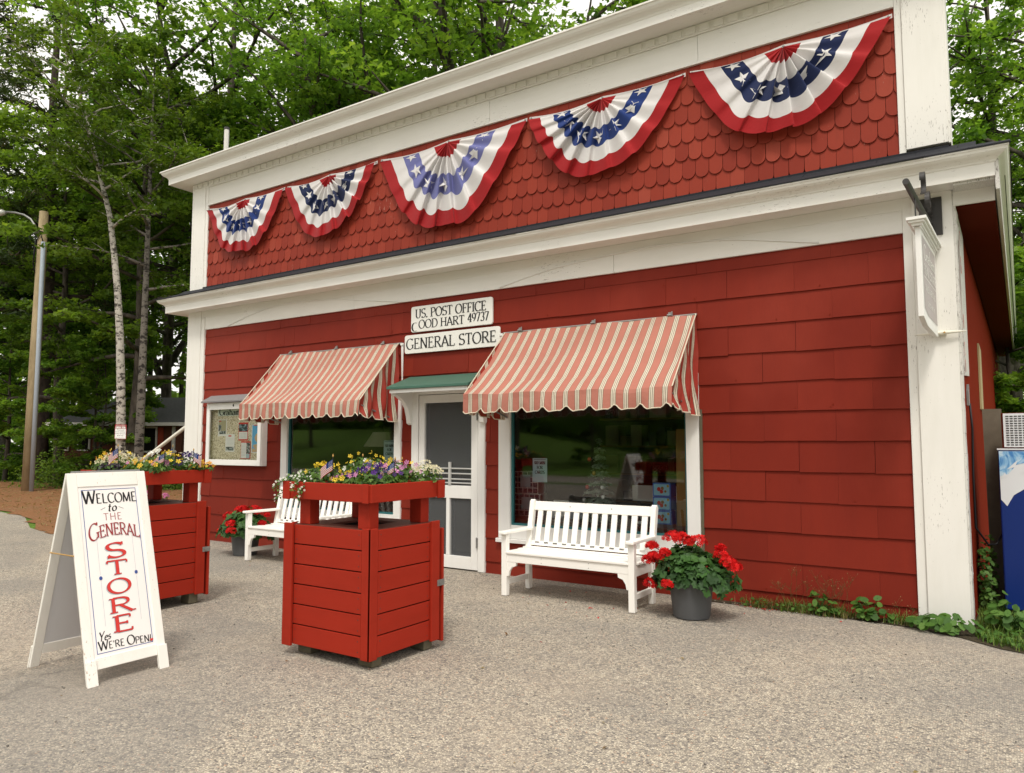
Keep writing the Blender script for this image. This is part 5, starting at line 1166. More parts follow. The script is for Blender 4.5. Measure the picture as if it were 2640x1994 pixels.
a0, a1, b0, b1, pz = make_bin(-7.07, -6.262, -3.44, -2.735, 0.025, 'red slatted planter bin standing behind the sandwich board')
Z_ = pz - .02; FR = b0 + .12
bed_plant('petunia', 'yellow petunias at the left end of the rear planter', (a0 + .12, FR + .12, Z_), (.14, .2), .17, 'herb', [('p_yellow', 32), ('p_orange', 10)], 300, 0, .044, 61)
bed_plant('coleus', 'dark purple foliage low at the front of the rear planter', (a0 + .26, b0 + .12, Z_), (.15, .09), .09, 'purple_leaf', [], 260, 0, .03, 62, lsize=.05)
bed_plant('alyssum', 'cream alyssum mound in the rear planter beside the flag', (a0 + .34, FR + .05, Z_), (.15, .2), .16, 'herb', [('p_cream', 420)], 140, 0, .014, 63)
bed_plant('petunia', 'white and yellow petunias at the back of the rear planter', (a0 + .55, b1 - .30, Z_), (.24, .22), .17, 'herb', [('p_white', 26), ('p_yellow', 12)], 520, 0, .042, 64)
bed_plant('viola', 'violet pansies with green leaves at the front of the rear planter', (a1 - .16, FR + .10, Z_), (.20, .18), .11, 'herb', [('p_pink', 8), ('p_orange', 10), ('p_yellow', 8)], 420, 0, .042, 65)
bed_plant('petunia', 'dark violet petunias at the far end of the rear planter', (a1 - .10, b1 - .16, Z_), (.12, .14), .15, 'herb', [('p_navy', 26)], 160, 0, .050, 66)
bed_plant('bedding_marigold', 'small yellow marigolds at the right corner of the rear planter', (a1 - .07, b1 - .06, Z_), (.10, .12), .08, 'herb', [('p_orange', 18), ('p_yellow', 18)], 160, 0, .032, 67)
put_flag((a0 + .52, b0 + .06, Z_ + .03), math.radians(200), (.06, -.10), 1.05, 11, 'large drooping flag at the front of the rear planter')
put_flag((a1 - .10, b1 - .42, Z_), math.radians(225), (.10, .0), .95, 12, 'little furled flag near the right end of the rear planter')
put_flag((a1 - .05, b1 - .16, Z_), math.radians(15), (.05, .0), 1.0, 13, 'blue cantoned flag opened out at the right corner of the rear planter')
put_flag((a0 + .34, b1 - .08, Z_ + .05), math.radians(200), (.0, .05), .9, 14, 'little flag showing above the alyssum of the rear planter')

# ------------------------------------------------------------------ sandwich board
t = thing('sandwich_board', 'white A-frame sandwich board welcoming customers to the general store', 'sandwich board', (-5.06, -4.315, 0))
yA, yB = -4.575, -4.055; Wd = yB - yA; top = Vector((-5.06 + .012, 0, 1.285)); bot = Vector((-4.685, 0, 0)); SL = (top - bot).length; sdir = (top - bot).normalized(); fn_ = Vector((sdir.z, 0, -sdir.x))
def fa(u, v, d): p = bot + sdir * v + fn_ * d; return (p.x, yA + u, p.z)       # u from the left edge, v up the slope
topb = Vector((-5.06 - .012, 0, 1.285)); botb = Vector((-5.44, 0, 0)); sdb = (topb - botb).normalized(); fnb = Vector((-sdb.z, 0, sdb.x))
def fb_(u, v, d): p = botb + sdb * v + fnb * d; return (p.x, yA + u, p.z)
def leaf(fn, nm):
    m_ = MB(); w = .058
    m_.prism([(0, 0), (w, 0), (w, SL), (0, SL)], fn, -.019, 0); m_.prism([(Wd - w, 0), (Wd, 0), (Wd, SL), (Wd - w, SL)], fn, -.019, 0)
    m_.prism([(w + .0005, SL - .095), (Wd - w - .0005, SL - .095), (Wd - w - .0005, SL), (w + .0005, SL)], fn, -.019, 0); m_.prism([(w + .0005, .085), (Wd - w - .0005, .085), (Wd - w - .0005, .155), (w + .0005, .155)], fn, -.019, 0)
    m_.prism([(-.004, -.01), (w + .004, -.01), (w + .004, .145), (-.004, .145)], fn, .0005, .012); m_.prism([(Wd - w - .004, -.01), (Wd + .004, -.01), (Wd + .004, .145), (Wd - w - .004, .145)], fn, .0005, .012)
    return m_.build(nm, 'board', t, bevel=.003)
fr = leaf(fa, 'front_frame'); bk_ = leaf(fb_, 'back_frame')
u0, u1, v0, v1 = .058, Wd - .058, .155, SL - .095
m_ = MB(); m_.prism([(u0, v0), (u1, v0), (u1, v1), (u0, v1)], fa, -.014, -.006); pn = m_.build('front_panel', ['panel'], t)
m_ = MB(); m_.prism([(u0, v0), (u1, v0), (u1, v1), (u0, v1)], fb_, -.014, -.006); m_.build('back_panel', 'panel_back', t)
m_ = MB(); m_.prism([(u0, v0), (u1, v0), (u1, v1), (u0, v1)], fa, -.0165, -.0145); m_.build('panel_rear', 'panel_back', t)
PW, PH = u1 - u0, v1 - v0
fp = lambda u, v, d: fa(u0 + u * PW, v0 + v * PH, -.006 + d)
fq = lambda u, v, d: fa(u0 + u, v0 + v, -.006 + d)     # metric
ln = MB(); e = .02
for (a, b, c, d) in ((e, e, PW - e, e + .004), (e, PH - e - .004, PW - e, PH - e), (e, e + .0042, e + .004, PH - e - .0042), (PW - e - .004, e + .0042, PW - e, PH - e - .0042)): ln.face([fq(a, b, .001), fq(c, b, .001), fq(c, d, .001), fq(a, d, .001)])
for uu, vv in ((.22, .445), (.80, .452)): ln.face([fp(*q, .0025) for q in ellipse((uu, vv), .026, .0115, 16)])
ln.build('blue_border', 'blue_line', pn)
gl = MB()
for uu in (.22, .80):
    for p, q in ((.165, .43), (.465, .72)):
        gl.face([fq(uu * PW - .0012, p * PH, .001), fq(uu * PW + .0012, p * PH, .001), fq(uu * PW + .0012, q * PH, .001), fq(uu * PW - .0012, q * PH, .001)])
bl = MB(); sans = dict(serif=False, nib=22)
fit_text(bl, 'WELCOME', fq, .055 * PW, .95 * PW, (.895) * PH, .088, thick=.15, thin=.06, caps_small={0}, track=.01, **sans)
letters(bl, 'to', fq, .068, 1.0, x0=.445 * PW, y0=.842 * PH, thick=.15, thin=.05, slant=.18, **sans)
for a, b in (((.33, .853), (.41, .866)), ((.63, .866), (.71, .853))): bl.face([fp(a[0], a[1] - .001, .001), fp(b[0], b[1] - .001, .001), fp(b[0], b[1] + .0015, .001), fp(a[0], a[1] + .0015, .001)])
letters(bl, 'Yes', fq, .056, .82, x0=.09 * PW, y0=.085 * PH, thick=.14, thin=.05, slant=.18, warp=lambda u, v: (u, v + (u - .1 * PW) * .12), **sans)
fit_text(bl, "WE'RE OPEN!", fq, .075 * PW, .93 * PW, .032 * PH, .058, thick=.15, thin=.065, caps_small={0, 6}, track=.01, warp=lambda u, v: (u, v + .006 * math.sin(u / PW * 5)), **sans)
ht = MB(); hp = []
for i in range(24):
    a = 2 * PI * i / 24; hp.append((.925 * PW + .0013 * 16 * math.sin(a) ** 3 * .55, .034 * PH + .0007 * (13 * math.cos(a) - 5 * math.cos(2 * a) - 2 * math.cos(3 * a) - math.cos(4 * a))))
ht.face([fq(u, v, .0035) for u, v in hp]); ht.build('heart', 'ltred', pn)
dr_ = MB()
fit_text(dr_, 'THE', fq, .36 * PW, .68 * PW, .787 * PH, .046, thick=.10, thin=.05, track=.10, **sans)
wg = lambda u, v: (u, v + .045 * math.cos((u / PW - .52) * 3.3) - .020)
kw = dict(thick=.085, thin=.035, caps_small={0}, track=.01, nib=20, warp=wg)
gs = dict(kw); gs['warp'] = lambda u, v: tuple(np.add(wg(u, v), (.004, -.004)))
fit_text(gl, 'GENERAL', fq, .10 * PW, .93 * PW, .672 * PH, .108, lift=.0006, **gs)
bl.build('black_lettering', 'black', pn)
fit_text(dr_, 'GENERAL', fq, .10 * PW, .93 * PW, .672 * PH, .108, lift=.0022, grow=.0015, **kw); dr_.build('dark_red_lettering', 'dkred', pn)
rd, ol = MB(), MB()
for ch_, vb, vt, wd in (('S', .556, .645, .34), ('T', .453, .538, .36), ('O', .342, .428, .39), ('R', .229, .316, .40), ('E', .118, .212, .34)):
    h = (vt - vb) * PH; aw = G[ch_][0]; xs = wd * PW / h / aw; ux = .5 * PW - wd * PW / 2
    base = dict(thick=.22 if ch_ != 'S' else .27, thin=.06, nib=12)
    letters(gl, ch_, fq, h, xs, x0=ux - .006, y0=vb * PH - .005, lift=.0006, grow=.002, **base)
    letters(ol, ch_, fq, h, xs, x0=ux, y0=vb * PH, lift=.0020, grow=.0028, **base); letters(rd, ch_, fq, h, xs, x0=ux, y0=vb * PH, lift=.0034, **base)
gl.build('grey_shadow_lines', 'grey_line', pn); ol.build('letter_outlines', 'dkred', pn); rd.build('red_lettering', 'ltred', pn)
for uu in (-.004, Wd + .004):
    m_ = MB(); m_.tube([fa(uu, .80, -.01), fb_(uu, .80, -.01)], .005, 6); m_.build('spreader', 'brass', t)
m_ = MB(); m_.tube([(-5.06, yA + .03, 1.288), (-5.06, yB - .03, 1.288)], .008, 8); m_.build('hinge', 'metal', t)

# ------------------------------------------------------------------ goods seen through the windows
t = thing('display_counter', 'low dark display counter inside the right shop window', 'counter', (-3.6, .3, 0)); m_ = MB(); m_.box(-4.75, -2.45, .12, .75, .06, .60); m_.build('counter_body', 'interior', t)
m_ = MB(); m_.box(-4.75, -2.45, .10, .78, .601, .62); m_.build('counter_top', 'bin_lid', t)
t = thing('display_counter', 'low dark display counter inside the left shop window', 'counter', (-7.4, .3, 0)); m_ = MB(); m_.box(-8.6, -6.2, .2, .75, .06, .60); m_.build('counter_body', 'interior', t)
m_ = MB(); m_.box(-8.6, -6.2, .18, .78, .601, .62); m_.build('counter_top', 'bin_lid', t)
def card_sign(x, z, y, label, w=.185, h=.265, rot=0):
    t = thing('card_notice', label, 'notice', (x, y, z)); m_ = MB(); m_.box(x - w / 2, x + w / 2, y, y + .003, z - h / 2, z + h / 2); m_.build('notice_sheet', 'paper_blue', t)
    m_ = MB(); f_ = wall(y)
    for i, tx in enumerate(('$10 MIN', 'FOR', 'CARDS')):
        wv = text_width(tx, 1.0, .02) * .034; letters(m_, tx, f_, .034, 1.0, x0=x - wv / 2, y0=z + .065 - .052 * i, thick=.22, thin=.07, nib=14)
    m_.face([f_(x - w * .42, z + h * .455, .001), f_(x + w * .42, z + h * .455, .001), f_(x + w * .42, z + h * .44, .001), f_(x - w * .42, z + h * .44, .001)])
    m_.build('lettering', 'black', t)
card_sign(-4.265, 1.175, .045, 'pale blue ten dollar minimum card notice in the right shop window')
card_sign(-6.515, 1.36, .045, 'pale blue ten dollar minimum card notice in the left shop window', .2, .30)
t = thing('small_fir', 'frosted artificial fir hung with ornaments in the right shop window', 'christmas tree', (-3.68, .34, .62)); rn = np.random.default_rng(4)
P, N, Sz = [], [], []
for tier in range(10):
    q = tier / 9; rr_ = .20 * (1 - q) + .02; zz = .10 + .78 * q
    for k in range(int(140 * (1 - q) + 26)):
        a = rn.uniform(0, 2 * PI); d = rr_ * rn.uniform(.35, 1.05); P.append([d * math.cos(a), d * math.sin(a), zz - .35 * d + rn.normal() * .012]); N.append([math.cos(a) * .4, math.sin(a) * .4, 1]); Sz.append(rn.uniform(.05, .085))
V, F = scatter(LEAF_V, LEAF_F, P, N, Sz, rn); np_mesh('branches', V, [F], 'fir', rn.uniform(0, 1, len(P)), None, t)
m_ = MB(); m_.tube([(-3.68, .34, .62), (-3.68, .34, 1.5)], [.018, .004]); m_.build('stem', 'bark', t)
for i, (dx, zz, mt) in enumerate(((.10, .80, 'paper'), (-.06, 1.0, 'ltred'), (.12, 1.0, 'paper'), (.02, 1.15, 'brass'), (-.1, .86, 'pale_metal'), (.05, .72, 'paper'), (-.03, 1.3, 'ltred'), (.13, .90, 'paper'))):
    m_ = MB(); c = (-3.68 + dx, .34 - .17, zz); m_.lathe(c, [(0, -.024), (.017, -.017), (.024, 0), (.017, .017), (0, .024)], 10); m_.build('ornament', mt, t, True)
def shop_box(x, y, z, w, d, h, mat, label, extra=None, rot=0, grp=None):
    t = thing('display_box', label, 'box', (x, y, z), grp); t.rotation_euler = (0, 0, rot); m_ = MB(); m_.box(-w / 2, w / 2, 0, d, .002, h - .001); m_.build('carton', mat, t, local=True)
    m_ = MB(); f_ = lambda u, v, dd: (u, -dd, v)
    if extra == 'toy':
        m_.face([f_(a, b, .002) for a, b in rrect(-w * .44, w * .44, h * .1, h * .92, .012)], 0)
        for i, (u, v, r_) in enumerate(((-.15, .55, .16), (.05, .62, .13), (.0, .38, .15), (.22, .4, .10))): m_.face([f_(w * u + p, h * v + q, .003 + .0005 * i) for p, q in ellipse((0, 0), h * r_, h * r_, 9)], 1 + i % 2)
        m_.face([f_(w * .36 + p, h * .8 + q, .004) for p, q in ellipse((0, 0), h * .1, h * .1, 12)], 3)
        m_.build('printed_face', ['boxcyan', 'ltred', 'ochre', 'p_yellow'], t, local=True)
    if extra == 'tiles':
        for i in range(5):
            for j in range(4): m_.face([f_(a, b, .002) for a, b in ((-w * .48 + i * w * .195, h * .03 + j * h * .242), (-w * .48 + i * w * .195 + w * .175, h * .03 + j * h * .242), (-w * .48 + i * w * .195 + w * .175, h * .03 + j * h * .242 + h * .215), (-w * .48 + i * w * .195, h * .03 + j * h * .242 + h * .215))], 0)
        m_.face([f_(a, b, .004) for a, b in ((-w * .2, h * .3), (w * .2, h * .3), (w * .2, h * .85), (-w * .2, h * .85))], 1); m_.build('printed_face', ['boxpurple', 'paper_blue'], t, local=True)
shop_box(-4.66, .40, .62, .34, .20, .26, 'paper', 'lower puzzle box with photo squares stacked inside the right window', 'tiles', .15)
shop_box(-4.68, .40, .882, .33, .20, .26, 'paper', 'upper puzzle box with photo squares under the card notice', 'tiles', .10)
for i, nm in enumerate(('bottom', 'middle', 'top')): shop_box(-2.99, .42, .62 + .145 * i, .21, .12, .143, 'boxblue', f'{nm} blue toy box of the stack in the right window', 'toy', -.12, 'stacked blue toy boxes')
t = thing('picture_frame', 'empty white picture frame standing on the counter in the right window', 'frame', (-3.22, .36, .62)); m_ = MB()
for a, b, c, d in ((-3.31, -3.285, .62, .80), (-3.155, -3.13, .62, .80), (-3.2845, -3.1555, .775, .80), (-3.2845, -3.1555, .62, .645)): m_.box(a, b, .36, .375, c, d)
m_.build('frame_bars', 'paper', t)
t = thing('grey_carton', 'flat grey carton lying on the counter in the right window', 'carton', (-4.2, .42, .62)); m_ = MB(); m_.box(-4.33, -3.92, .42, .7, .621, .80); m_.build('carton_body', 'conduit', t); m_ = MB(); m_.box(-4.30, -4.1, .405, .419, .64, .82); m_.build('leaflet', 'paper', t)
t = thing('wooden_upright', 'ochre wooden upright just inside the right edge of the shop window', 'upright', (-2.74, .40, .62)); m_ = MB(); m_.box(-2.80, -2.67, .36, .44, .621, 1.62); m_.build('plank', 'ochre', t)
t = thing('shop_shelf', 'dim wall shelves of goods deep inside the store', 'shelf', (-3.8, 4.4, .06)); r = random.Random(2)
m_ = MB()
for z in (.5, .95, 1.4, 1.85, 2.3): m_.box(-5.6, -1.2, 4.2, 4.59, z, z + .03)
m_.build('shelf_boards', 'ochre', t)
m_ = MB()
for z in (.5, .95, 1.4, 1.85):
    x = -5.5
    while x < -1.4: w = r.uniform(.08, .3); m_.box(x, x + w, 4.22, 4.5, z + .031, z + .031 + r.uniform(.12, .34), r.randrange(4)); x += w + r.uniform(.01, .12)
m_.build('goods', ['paper_tan', 'boxpurple', 'potgrey', 'pale_wood'], t)
t = thing('side_table', 'dark table with a white cloth edge deep in the right window', 'table', (-3.0, 1.2, .06)); m_ = MB(); m_.box(-3.6, -2.7, 1.1, 1.7, .95, .98)
for a, b in ((-3.58, 1.12), (-2.75, 1.12), (-3.58, 1.65), (-2.75, 1.65)): m_.box(a, a + .04, b, b + .04, .06, .949)
m_.build('table_frame', 'interior', t); m_ = MB(); m_.box(-3.62, -2.68, 1.08, 1.0995, .80, .982); m_.build('cloth_edge', 'paper', t)
t = thing('hanging_lampshade', 'pale fabric lampshade dimly seen in the left shop window', 'lampshade', (-7.9, 1.4, 1.5)); m_ = MB(); m_.lathe((-7.9, 1.4, 1.42), [(.30, 0), (.16, .22), (.155, .22), (.29, 0)], 20); m_.build('shade', 'paper', t); m_ = MB(); m_.tube([(-7.9, 1.4, 1.64), (-7.9, 1.4, 2.9)], .006); m_.build('cord', 'black', t)
t = thing('clothes_rack', 'dark rack of clothing deep in the left shop window', 'rack', (-7.2, 2.4, .06)); m_ = MB()
for i in range(14): m_.box(-8.0 + i * .11, -7.93 + i * .11, 2.2, 2.6, .7 + .1 * (i % 3), 1.5, i % 3)
m_.build('clothes', ['paper_tan', 'tealframe', 'potgrey'], t); m_ = MB(); m_.tube([(-8.1, 2.4, 1.55), (-6.4, 2.4, 1.55)], .012); m_.tube([(-8.1, 2.4, .06), (-8.1, 2.4, 1.55)], .012); m_.tube([(-6.4, 2.4, .06), (-6.4, 2.4, 1.55)], .012); m_.build('rail', 'metal', t)

# ------------------------------------------------------------------ weeds along the wall and the grass at the corner
def broadleaf(name, label, c, n, spread, h, size, seed, grp=None):
    t = thing(name, label, 'plant', c, grp); rn = np.random.default_rng(seed); q = rn.normal(size=(n, 2)); q *= (rn.uniform(.1, 1, n) ** .5 / np.linalg.norm(q, axis=1))[:, None]
    P = np.stack([q[:, 0] * spread[0], q[:, 1] * spread[1], .02 + h * rn.uniform(.1, 1, n) * (1 - .5 * (q ** 2).sum(1))], 1)
    N = np.concatenate([q * .5, np.full((n, 1), .8)], 1) + np.array([.1, -.35, 0]) + rn.normal(size=(n, 3)) * .25
    OV = [(-.5, 0, 0), (-.28, .25, .03), (.05, .34, .04), (.36, .22, .0), (.5, 0, -.05), (.36, -.22, 0), (.05, -.34, .04), (-.28, -.25, .03)]
    V, F = scatter(OV, [(7, 6, 5, 4, 3, 2, 1, 0)], P, N, rn.uniform(.65, 1.2, n) * size, rn); np_mesh('leaves', V, [F], 'weed', rn.uniform(.1, 1, n), None, t)
    st = MB()
    for p in P[:: max(1, n // 14)]: st.tube([(c[0], c[1], c[2]), (c[0] + p[0] * .5, c[1] + p[1] * .5, c[2] + p[2] * .7), (c[0] + p[0], c[1] + p[1], c[2] + p[2])], .003, 5)
    st.build('stalks', 'weed', t)
    return t
def blades(P, rn, hmin, hmax, w, lean=.35):
    n = len(P); h = rn.uniform(hmin, hmax, n); a = rn.uniform(0, 2 * PI, n); l = rn.uniform(.1, lean, n) * h; d = np.stack([np.cos(a), np.sin(a), np.zeros(n)], 1); sd_ = np.stack([-np.sin(a), np.cos(a), np.zeros(n)], 1) * w
    b = np.asarray(P); m_ = b + d * (l * .35)[:, None] + np.array([0, 0, 1]) * (h * .6)[:, None]; tp = b + d * l[:, None] + np.array([0, 0, 1]) * h[:, None] * .97
    V = np.stack([b - sd_, b + sd_, m_ + sd_ * .7, m_ - sd_ * .7, tp], 1).reshape(-1, 3); i = np.arange(n)[:, None] * 5
    return V, [i + np.array([[0, 1, 2, 3]]), i + np.array([[3, 2, 4]])]
def wispy(label, x0, x1, n, h, seed, grp='wispy weeds along the wall'):
    c = ((x0 + x1) / 2, -.11, 0); t = thing('wispy_weed', label, 'weed', c, grp); rn = np.random.default_rng(seed); r = random.Random(seed)
    P = np.stack([rn.normal(0, (x1 - x0) / 4, n), rn.normal(-.01, .03, n), np.zeros(n)], 1); V, Fs = blades(P, rn, .04, .13, .003, .9); np_mesh('blades', V, Fs, 'grass', np.concatenate([rn.uniform(0, 1, n), rn.uniform(0, 1, n)]), None, t)
    P2 = P[: n // 2] + np.array([.05, -.02, 0]); V, Fs = blades(P2, rn, .03, .10, .0025, 1.6); np_mesh('dry_blades', V, Fs, 'dry', np.concatenate([rn.uniform(0, 1, len(P2))] * 2), None, t)
    k = n // 3; Pl = np.stack([rn.normal(0, (x1 - x0) / 4, k), rn.normal(-.01, .03, k), rn.uniform(.01, .07, k)], 1); V, F = scatter(LEAF_V, LEAF_F, Pl, np.array([0, -.4, 1]) + rn.normal(size=(k, 3)) * .4, rn.uniform(.02, .05, k), rn); np_mesh('leaves', V, [F], 'weed', rn.uniform(0, 1, k), None, t)
    st = MB(); SP = []
    for _ in range(max(5, n // 16)):
        x = r.gauss(c[0], (x1 - x0) / 5); y = -.11 + r.uniform(-.03, .03); hh = h * r.uniform(.45, 1); lx, ly = r.uniform(-.12, .12), r.uniform(-.10, .0)
        a, b, d = Vector((x, y, 0)), Vector((x + lx * .4, y + ly * .4, hh * .6)), Vector((x + lx, y + ly, hh)); st.tube([a, b, d], [.0016, .0012, .0008], 4)
        for _ in range(7):
            q = r.uniform(.45, 1); p = b.lerp(d, q) + Vector((r.uniform(-.05, .05), r.uniform(-.04, .03), r.uniform(-.0, .06))); st.tube([b.lerp(d, q * .8), p], .0007, 3); SP.append(list(p - Vector(c)))
    st.build('stalks', 'dry', t); V, F = scatter(LEAF_V, LEAF_F, SP, rn.normal(size=(len(SP), 3)), rn.uniform(.007, .014, len(SP)), rn); np_mesh('seed_heads', V, [F], 'dry', rn.uniform(.2, 1, len(SP)), None, t)
broadleaf('ground_cover', 'low mat of small leaved ground cover on the grass beside the ice box', (.35, -.25, 0), 420, (.55, .30), .05, .035, 21)
wispy('low weeds with fallen red petals right of the geranium pot', -2.05, -1.65, 90, .10, 1)
wispy('tall wispy weed with seed heads nearer the geranium pot', -1.75, -1.40, 150, .38, 2)
wispy('densest wispy weed tuft with dry straw at its foot', -1.46, -1.05, 260, .36, 3)
wispy('sparse reddish weed tuft next to the white corner post', -0.84, -0.62, 60, .22, 4)
broadleaf('leafy_weed', 'round leaved weed growing against the red wall near the corner post', (-0.93, -.13, 0), 34, (.15, .07), .22, .085, 5, 'leafy weeds by the corner post')
broadleaf('leafy_weed', 'small leafy weed among the wispy weeds by the wall', (-1.33, -.16, 0), 26, (.12, .06), .20, .06, 6, 'leafy weeds by the corner post')
broadleaf('leafy_weed', 'creeping leafy weed spread across the foot of the white corner post', (-0.40, -.22, 0), 70, (.26, .12), .13, .085, 7, 'leafy weeds by the corner post')
broadleaf('leafy_weed', 'tall leafy weed between the corner post and the ice box', (0.0, .02, 0), 44, (.13, .14), .30, .085, 8, 'leafy weeds by the corner post')
broadleaf('leafy_weed', 'large light green weed at the foot of the ice box', (0.20, .22, 0), 46, (.20, .14), .13, .11, 9, 'leafy weeds by the corner post')
broadleaf('shrub', 'small leafy bush squeezed between side wall and ice box', (-.12, .95, 0), 240, (.08, .30), .70, .05, 10)
rn = np.random.default_rng(77); n = 9000
P = np.stack([rn.uniform(-.25, 3.0, n), rn.uniform(-1.15, 4.5, n), np.zeros(n)], 1)
edge = np.interp(P[:, 0], [-.3, -.05, .3, 1.2, 3.0], [-.28, -.50, -.62, -.78, -1.12]); P = P[(P[:, 1] > edge + rn.normal(0, .04, n)) & (P[:, 0] > -.2 + .03 * P[:, 1])]
m_ = 7000; P3 = np.stack([rn.uniform(-.2, 1.6, m_), rn.uniform(-.95, .9, m_), np.zeros(m_)], 1); e3 = np.interp(P3[:, 0], [-.3, -.05, .3, 1.2, 3.0], [-.30, -.53, -.65, -.80, -1.15]); P = np.concatenate([P, P3[P3[:, 1] > e3 + np.abs(rn.normal(0, .05, m_))]])
V, Fs = blades(P, rn, .025, .095, .004, .9); k = len(P); q = rn.uniform(0, 1, k)
tag(np_mesh('grass', V, Fs, 'grass', np.concatenate([q, q])), 'rough green grass at the right corner of the store', 'grass', None, 'stuff')
r = random.Random(6); rn = np.random.default_rng(6)
def litter(name, label, P, mat, s): 
    V, F = scatter(LEAF_V, LEAF_F, P, np.array([0, 0, 1]) + rn.normal(size=(len(P), 3)) * .25, rn.uniform(.6, 1.2, len(P)) * s, rn); tag(np_mesh(name, V, [F], mat, rn.uniform(0, 1, len(P))), label, 'litter', None, 'stuff')
litter('fallen_petals', 'fallen red petals scattered on the asphalt and under the right bench', [(-1.85 + r.gauss(0, .12), -.16 + r.gauss(0, .03), .006) for _ in range(22)] + [(r.uniform(-3.9, -2.6), r.uniform(-1.3, -.3), .004) for _ in range(16)] + [(-1.15, -.3, .004), (-1.9, -.45, .004), (-7.6, -1.2, .004), (-2.9, -2.2, .004)], 'p_red', .028)
OCT_V = [(.5, 0, 0), (0, .42, 0), (-.5, .05, 0), (0, -.45, 0), (.05, 0, .32), (0, 0, -.3)]; OCT_F = [(0, 1, 4), (1, 2, 4), (2, 3, 4), (3, 0, 4), (1, 0, 5), (2, 1, 5), (3, 2, 5), (0, 3, 5)]
k = 2600; P = np.stack([rn.uniform(-13, 1.6, k), -6.4 + 6.0 * rn.uniform(0, 1, k) ** .8, np.full(k, .001)], 1); P = P[(P[:, 1] < -.3)]; k = 700
P = np.concatenate([P, np.stack([rn.uniform(-10.3, -.7, k), -.06 - np.abs(rn.normal(0, .10, k)), np.full(k, .003)], 1)])
V, F = scatter(OCT_V, OCT_F, P, np.array([0, 0, 1]) + rn.normal(size=P.shape) * .2, rn.uniform(.006, .017, len(P)), rn); tag(np_mesh('loose_gravel', V, [F], 'stone', repeat_rnd(rn.uniform(0, 1, len(P)), 8)), 'loose bits of gravel lying over the asphalt lot', 'gravel', None, 'stuff')
P = [(r.uniform(-14, 1.5), r.uniform(-6.5, -1), .004) for _ in range(90)]
V, F = scatter(LEAF_V, LEAF_F, P, np.array([0, 0, 1]) + rn.normal(size=(len(P), 3)) * .3, rn.uniform(.012, .04, len(P)), rn); tag(np_mesh('leaf_litter', V, [F], 'dry', rn.uniform(.5, 1, len(P))), 'scattered dry leaf bits on the asphalt', 'litter', None, 'stuff')
P = np.stack([rn.uniform(-38, -11.2, 9000), rn.uniform(-3, 6.4, 9000), np.full(9000, .012)], 1); P = P[P[:, 1] > np.interp(P[:, 0], [-38, -24, -19, -16.5, -14.2, -13, -11.2], [-3.0, -.4, .65, .35, -.6, -.8, .0])]
V, F = scatter([(-.5, -.06, 0), (.5, -.06, 0), (.5, .06, 0), (-.5, .06, 0)], [(0, 1, 2, 3)], P, np.array([0, 0, 1]) + rn.normal(size=P.shape) * .35, rn.uniform(.05, .14, len(P)), rn); tag(np_mesh('needle_litter', V, [F], 'dry', rn.uniform(.3, 1, len(P))), 'loose brown needles lying over the bed under the trees', 'litter', None, 'stuff')

# ------------------------------------------------------------------ poles
t = thing('lamp_post', 'wooden utility pole carrying a curved street lamp arm and grey conduit', 'lamp post', (-25.1, 3.82, 0))
m_ = MB(); pb = Vector((-24.95, 3.85, 0)); m_.tube([pb - Vector((0, 0, .3)), pb + Vector((.04, .02, 4)), pb + Vector((.10, .05, 8.75))], [.17, .155, .125], 14); m_.build('pole', 'pole', t, True)
m_ = MB(); cb = pb + Vector((.30, -.02, 0)); m_.tube([cb, cb + Vector((-.02, .02, 4)), cb + Vector((-.06, .03, 7.75))], .065, 10); m_.build('conduit', 'conduit', t, True)
hd = pb + Vector((.06, -.03, 8.1)); dirL = Vector((-.84, -.55, 0)).normalized(); m_ = MB()
pts = [hd + dirL * d + Vector((0, 0, z)) for d, z in ((.10, 0), (.16, .20), (.30, .40), (.52, .54), (.80, .61), (1.10, .63))]; m_.tube(pts, .035, 8); m_.box(hd.x - .12, hd.x + .1, hd.y - .12, hd.y + .06, hd.z - .06, hd.z + .06); m_.build('lamp_arm', 'metal', t, True)
m_ = MB(); e_ = pts[-1]
for a, b in ((0, .06), (.12, .12), (.45, .15), (.62, .08), (.68, .02)): pass
rings = [(0, .05), (.1, .10), (.42, .13), (.6, .08), (.66, .02)]
m_.tube([e_ + dirL * d + Vector((0, 0, -.02)) for d, _ in rings], [w for _, w in rings], 12); lh = m_.build('lamp_head', 'pale_metal', t, True)
m_ = MB(); g0_ = e_ + dirL * .33 + Vector((0, 0, -.15)); m_.lathe(tuple(g0_), [(.11, .06), (.09, .0), (.0, -.02)], 14); m_.build('lamp_lens', 'lampglass', lh, True)
m_ = MB(); m_.tube([cb + Vector((-.06, .02, 7.75)), cb + Vector((-.08, -.05, 8.0)), cb + Vector((-.2, -.1, 7.8)), cb + Vector((-.28, -.14, 7.1)), cb + Vector((-.2, -.12, 6.8))], .018, 6); m_.tube([hd + Vector((.05, -.1, 0)), hd + Vector((.05, -.16, -.7)), hd + Vector((-.02, -.14, -1.1))], .015, 6); m_.build('wires', 'black', t, True)
GP = Vector((0, -7, 0)) + Vector((-math.sin(.5819), math.cos(.5819), 0)) * 17.6 + Vector((math.cos(.5819), math.sin(.5819), 0)) * ((222 - 1320) / 1898.3 * 17.6)
t = thing('leaning_pole', 'long cream pole leaning from the ground against the left corner of the store', 'pole', (-16.0, -.1, 0))
m_ = MB(); m_.tube([(GP.x, GP.y, -.02), (-10.86, .34, 1.985)], .032, 10); m_.build('pole_shaft', 'polewhite', t, True); m_ = MB(); m_.lathe((-10.84, .34, 1.99), [(.0, .05), (.035, .02), (.035, -.02), (0, -.03)], 10); m_.build('pole_cap', 'polewhite', t)
